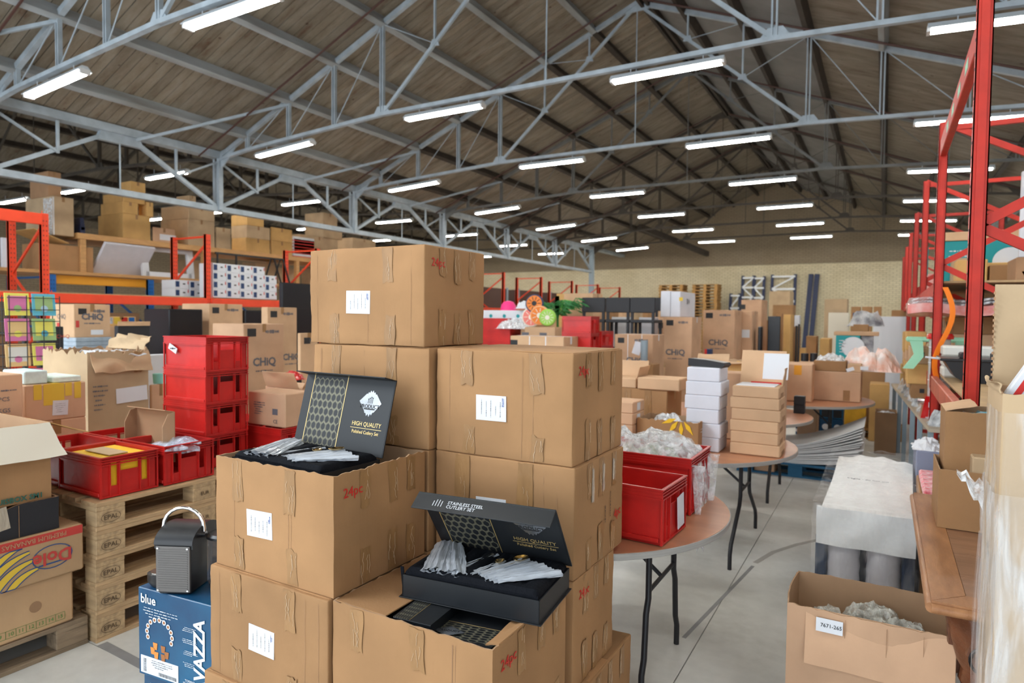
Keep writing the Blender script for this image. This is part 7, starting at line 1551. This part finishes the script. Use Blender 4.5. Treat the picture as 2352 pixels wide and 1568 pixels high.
g = [[Vector((-.26 + .52 * i / 16 + .02 * j / 16, -.035 + 1.24 * j / 16, .665 + .10 * (j / 16) ** 1.5 + .012 * NZ.noise(Vector((i * .7, j * .4, 5))))) for j in range(17)] for i in range(17)]; vs = [p for r in g for p in r]; fw.add(vs, [(i * 17 + j, i * 17 + j + 1, (i + 1) * 17 + j + 1, (i + 1) * 17 + j) for i in range(16) for j in range(16)])
fw.build('film_wrap', M['film'], t, smooth=True); txt('fragile · do not cut', .03, (.0, .52, .70), (.12, 0, 0), M['greyink'], t, 'printed_text')
# ================================================================== open carton lower right with folded flap
t = thing('open_carton', 'wide open carton with flap folded out and stock label, lower right on the floor', 'carton', (-.025, 2.785, 0)); d = (.53, .36, .615)
walls(*d, jag=.008, seed=61, bulge=.012).build('body', [M['cardP'], M['cardin']], t, smooth=True)
f_ = flap(t, d, 'S', -.20, .262, .20, 171, 'cardP', 'folded_flap', wave=.006)
for u, v in ((-.07, 0), (.06, 0), (.17, 0)): MB().box(u, u + .0012, -.1835 - .012, -.182 - .012, .46, .60).build('crease', M['cardD'], t)
lb = MB().box(-.044, .044, -.001, 0, -.024, .024).box(-.040, -.034, -.0013, -.001, .014, .02).build('stock_label', M['white'], t); lb.location = (-.12, -.200, .568); lb.rotation_euler = (-.157, 0, 0); txt('7671-265', .0185, (.006, -.0025, .0), 'S', M['ink'], lb, 'label_number')
for k, (x, y, s_) in enumerate(((-.14, -.04, .13), (.0, -.02, .15), (.13, -.02, .13), (.02, .08, .16))):
    heap('clear_bag', f'clear film bag inside the open carton at lower right, {["left", "middle", "right", "rear"][k]}', 'plastic film', (-.025 + x, 2.785 + y, .46), s_ * .8, s_ * .6, .13, M['olivefilm'] if 'olivefilm' in M else M.setdefault('olivefilm', filmmat('clear olive film', (.85, .85, .78), .34)), 60 + k, n=30, rough=.22)
MB().cbox(-.255, .255, -.17, .17, .3, .44, .01).build('packed_goods', mat('olive packed goods', (.25, .22, .14), .5, noise=.7, nscale=14, col2=(.6, .6, .55)), t)
# ================================================================== stretch wrapped carton at the right edge
t = thing('wrapped_carton', 'tall stretch wrapped carton with raised flap and printed packs at right edge', 'carton', (.597, 2.28, 0)); d = (.64, .28, 1.49)
walls(*d, jag=.006, seed=71).build('body', [M['cardG'], M['cardin']], t, smooth=True); flap(t, d, 'N', -.31, .31, .305, 3, 'cardG', 'raised_flap', wave=.008, t=.007)
e = MB()
for i in range(17): e.box(-.3145, -.310, .1415, .1465, 1.50 + i * .0165, 1.508 + i * .0165)
e.build('flute_edge', M['cardD'], t, kind='stuff'); flap(t, d, 'W', -.13, .13, .03, 10, 'cardG', 'raised_flap', wave=.01)
def wrapring(zs, off, seed, m, name):
    rows_ = []; n_ = 72
    for z in zs:
        row = []
        for k in range(n_ + 1):
            a = 2 * PI * k / n_; cx_, cy_ = math.cos(a), math.sin(a); s_ = 1 / max(abs(cx_) / (d[0] / 2 + off), abs(cy_) / (d[1] / 2 + off)); row.append(Vector((cx_ * s_, cy_ * s_, z)) + Vector((cx_, cy_, 0)) * (.016 * NZ.noise(Vector((a * 4, z * 6 + a * 3, seed)))))
        rows_.append(row)
    vs = [p for r in rows_ for p in r]; nn = n_ + 1; MB().add(vs, [(i * nn + k, i * nn + k + 1, (i + 1) * nn + k + 1, (i + 1) * nn + k) for i in range(len(zs) - 1) for k in range(n_)]).build(name, M[m], t, smooth=True)
wrapring(np.linspace(.02, 1.44, 46), .006, 1, 'filmS', 'stretch_wrap'); wrapring(np.linspace(.25, 1.22, 30), .010, 9, 'filmS', 'stretch_wrap')
g = [[Vector((-.334 - .008 * math.sin(PI * j / 14) * (1 + .4 * NZ.noise(Vector((i, j, 1)))), -.14 + .035 * i + .02 * math.sin(j * .5), 1.05 - .8 * j / 14 + .02 * NZ.noise(Vector((i * .9, j * .6, 3))))) for j in range(15)] for i in range(8)]
vs = [p for r in g for p in r]; MB().add(vs, [(i * 15 + j, i * 15 + j + 1, (i + 1) * 15 + j + 1, (i + 1) * 15 + j) for i in range(7) for j in range(14)]).build('loose_film', M['filmS'], t, smooth=True)
MB().sheet([[Vector((-.335 - .011 * i, .02 + .012 * math.sin(j * 2 + i), 1.13 + .018 * i + .02 * j * (1 - i / 7) + .012 * math.sin(i * 2))) for j in range(5)] for i in range(7)], .001).build('film_tail', M['filmW'], t, smooth=True)
for k in range(2):
    o = thing('printed_pack', ['white printed pack with red stripe and gadget picture in the wrapped carton', 'white and blue printed pack behind, in the wrapped carton'][k], 'pack', (.335 + .12 * k, 2.24 + .07 * k, 1.37)); o.rotation_euler = (-.06, .5, 0)
    MB().cbox(-.09, .09, -.02, .02, .045, .33 - .02 * k, .004).build('body', M['white'], o); dd = (.18, .04, .33)
    MB().box(-.075, -.060, -.0212, -.0202, .05, .32).build('red_stripe', M['redink'], o); MB().box(-.0, .03, -.0212, -.0202, .06, .15).build('blue_stripe', mat('cyan print', (.01, .35, .75), .5), o); MB().cbox(-.055, .02, -.0225, -.0205, .20, .27, .004).build('gadget_picture', M['navyprint'], o); MB().box(-.045, .01, -.0235, -.0226, .21, .26).build('screen_picture', M['whitecard'], o); txt('SE', .05, (-.055, -.022, .03), 'S', M['redink'], o, 'printed_text', spin=PI / 2)
for o in SC.objects:
    if o.get('category') and not o.get('kind'): o['kind'] = 'thing'
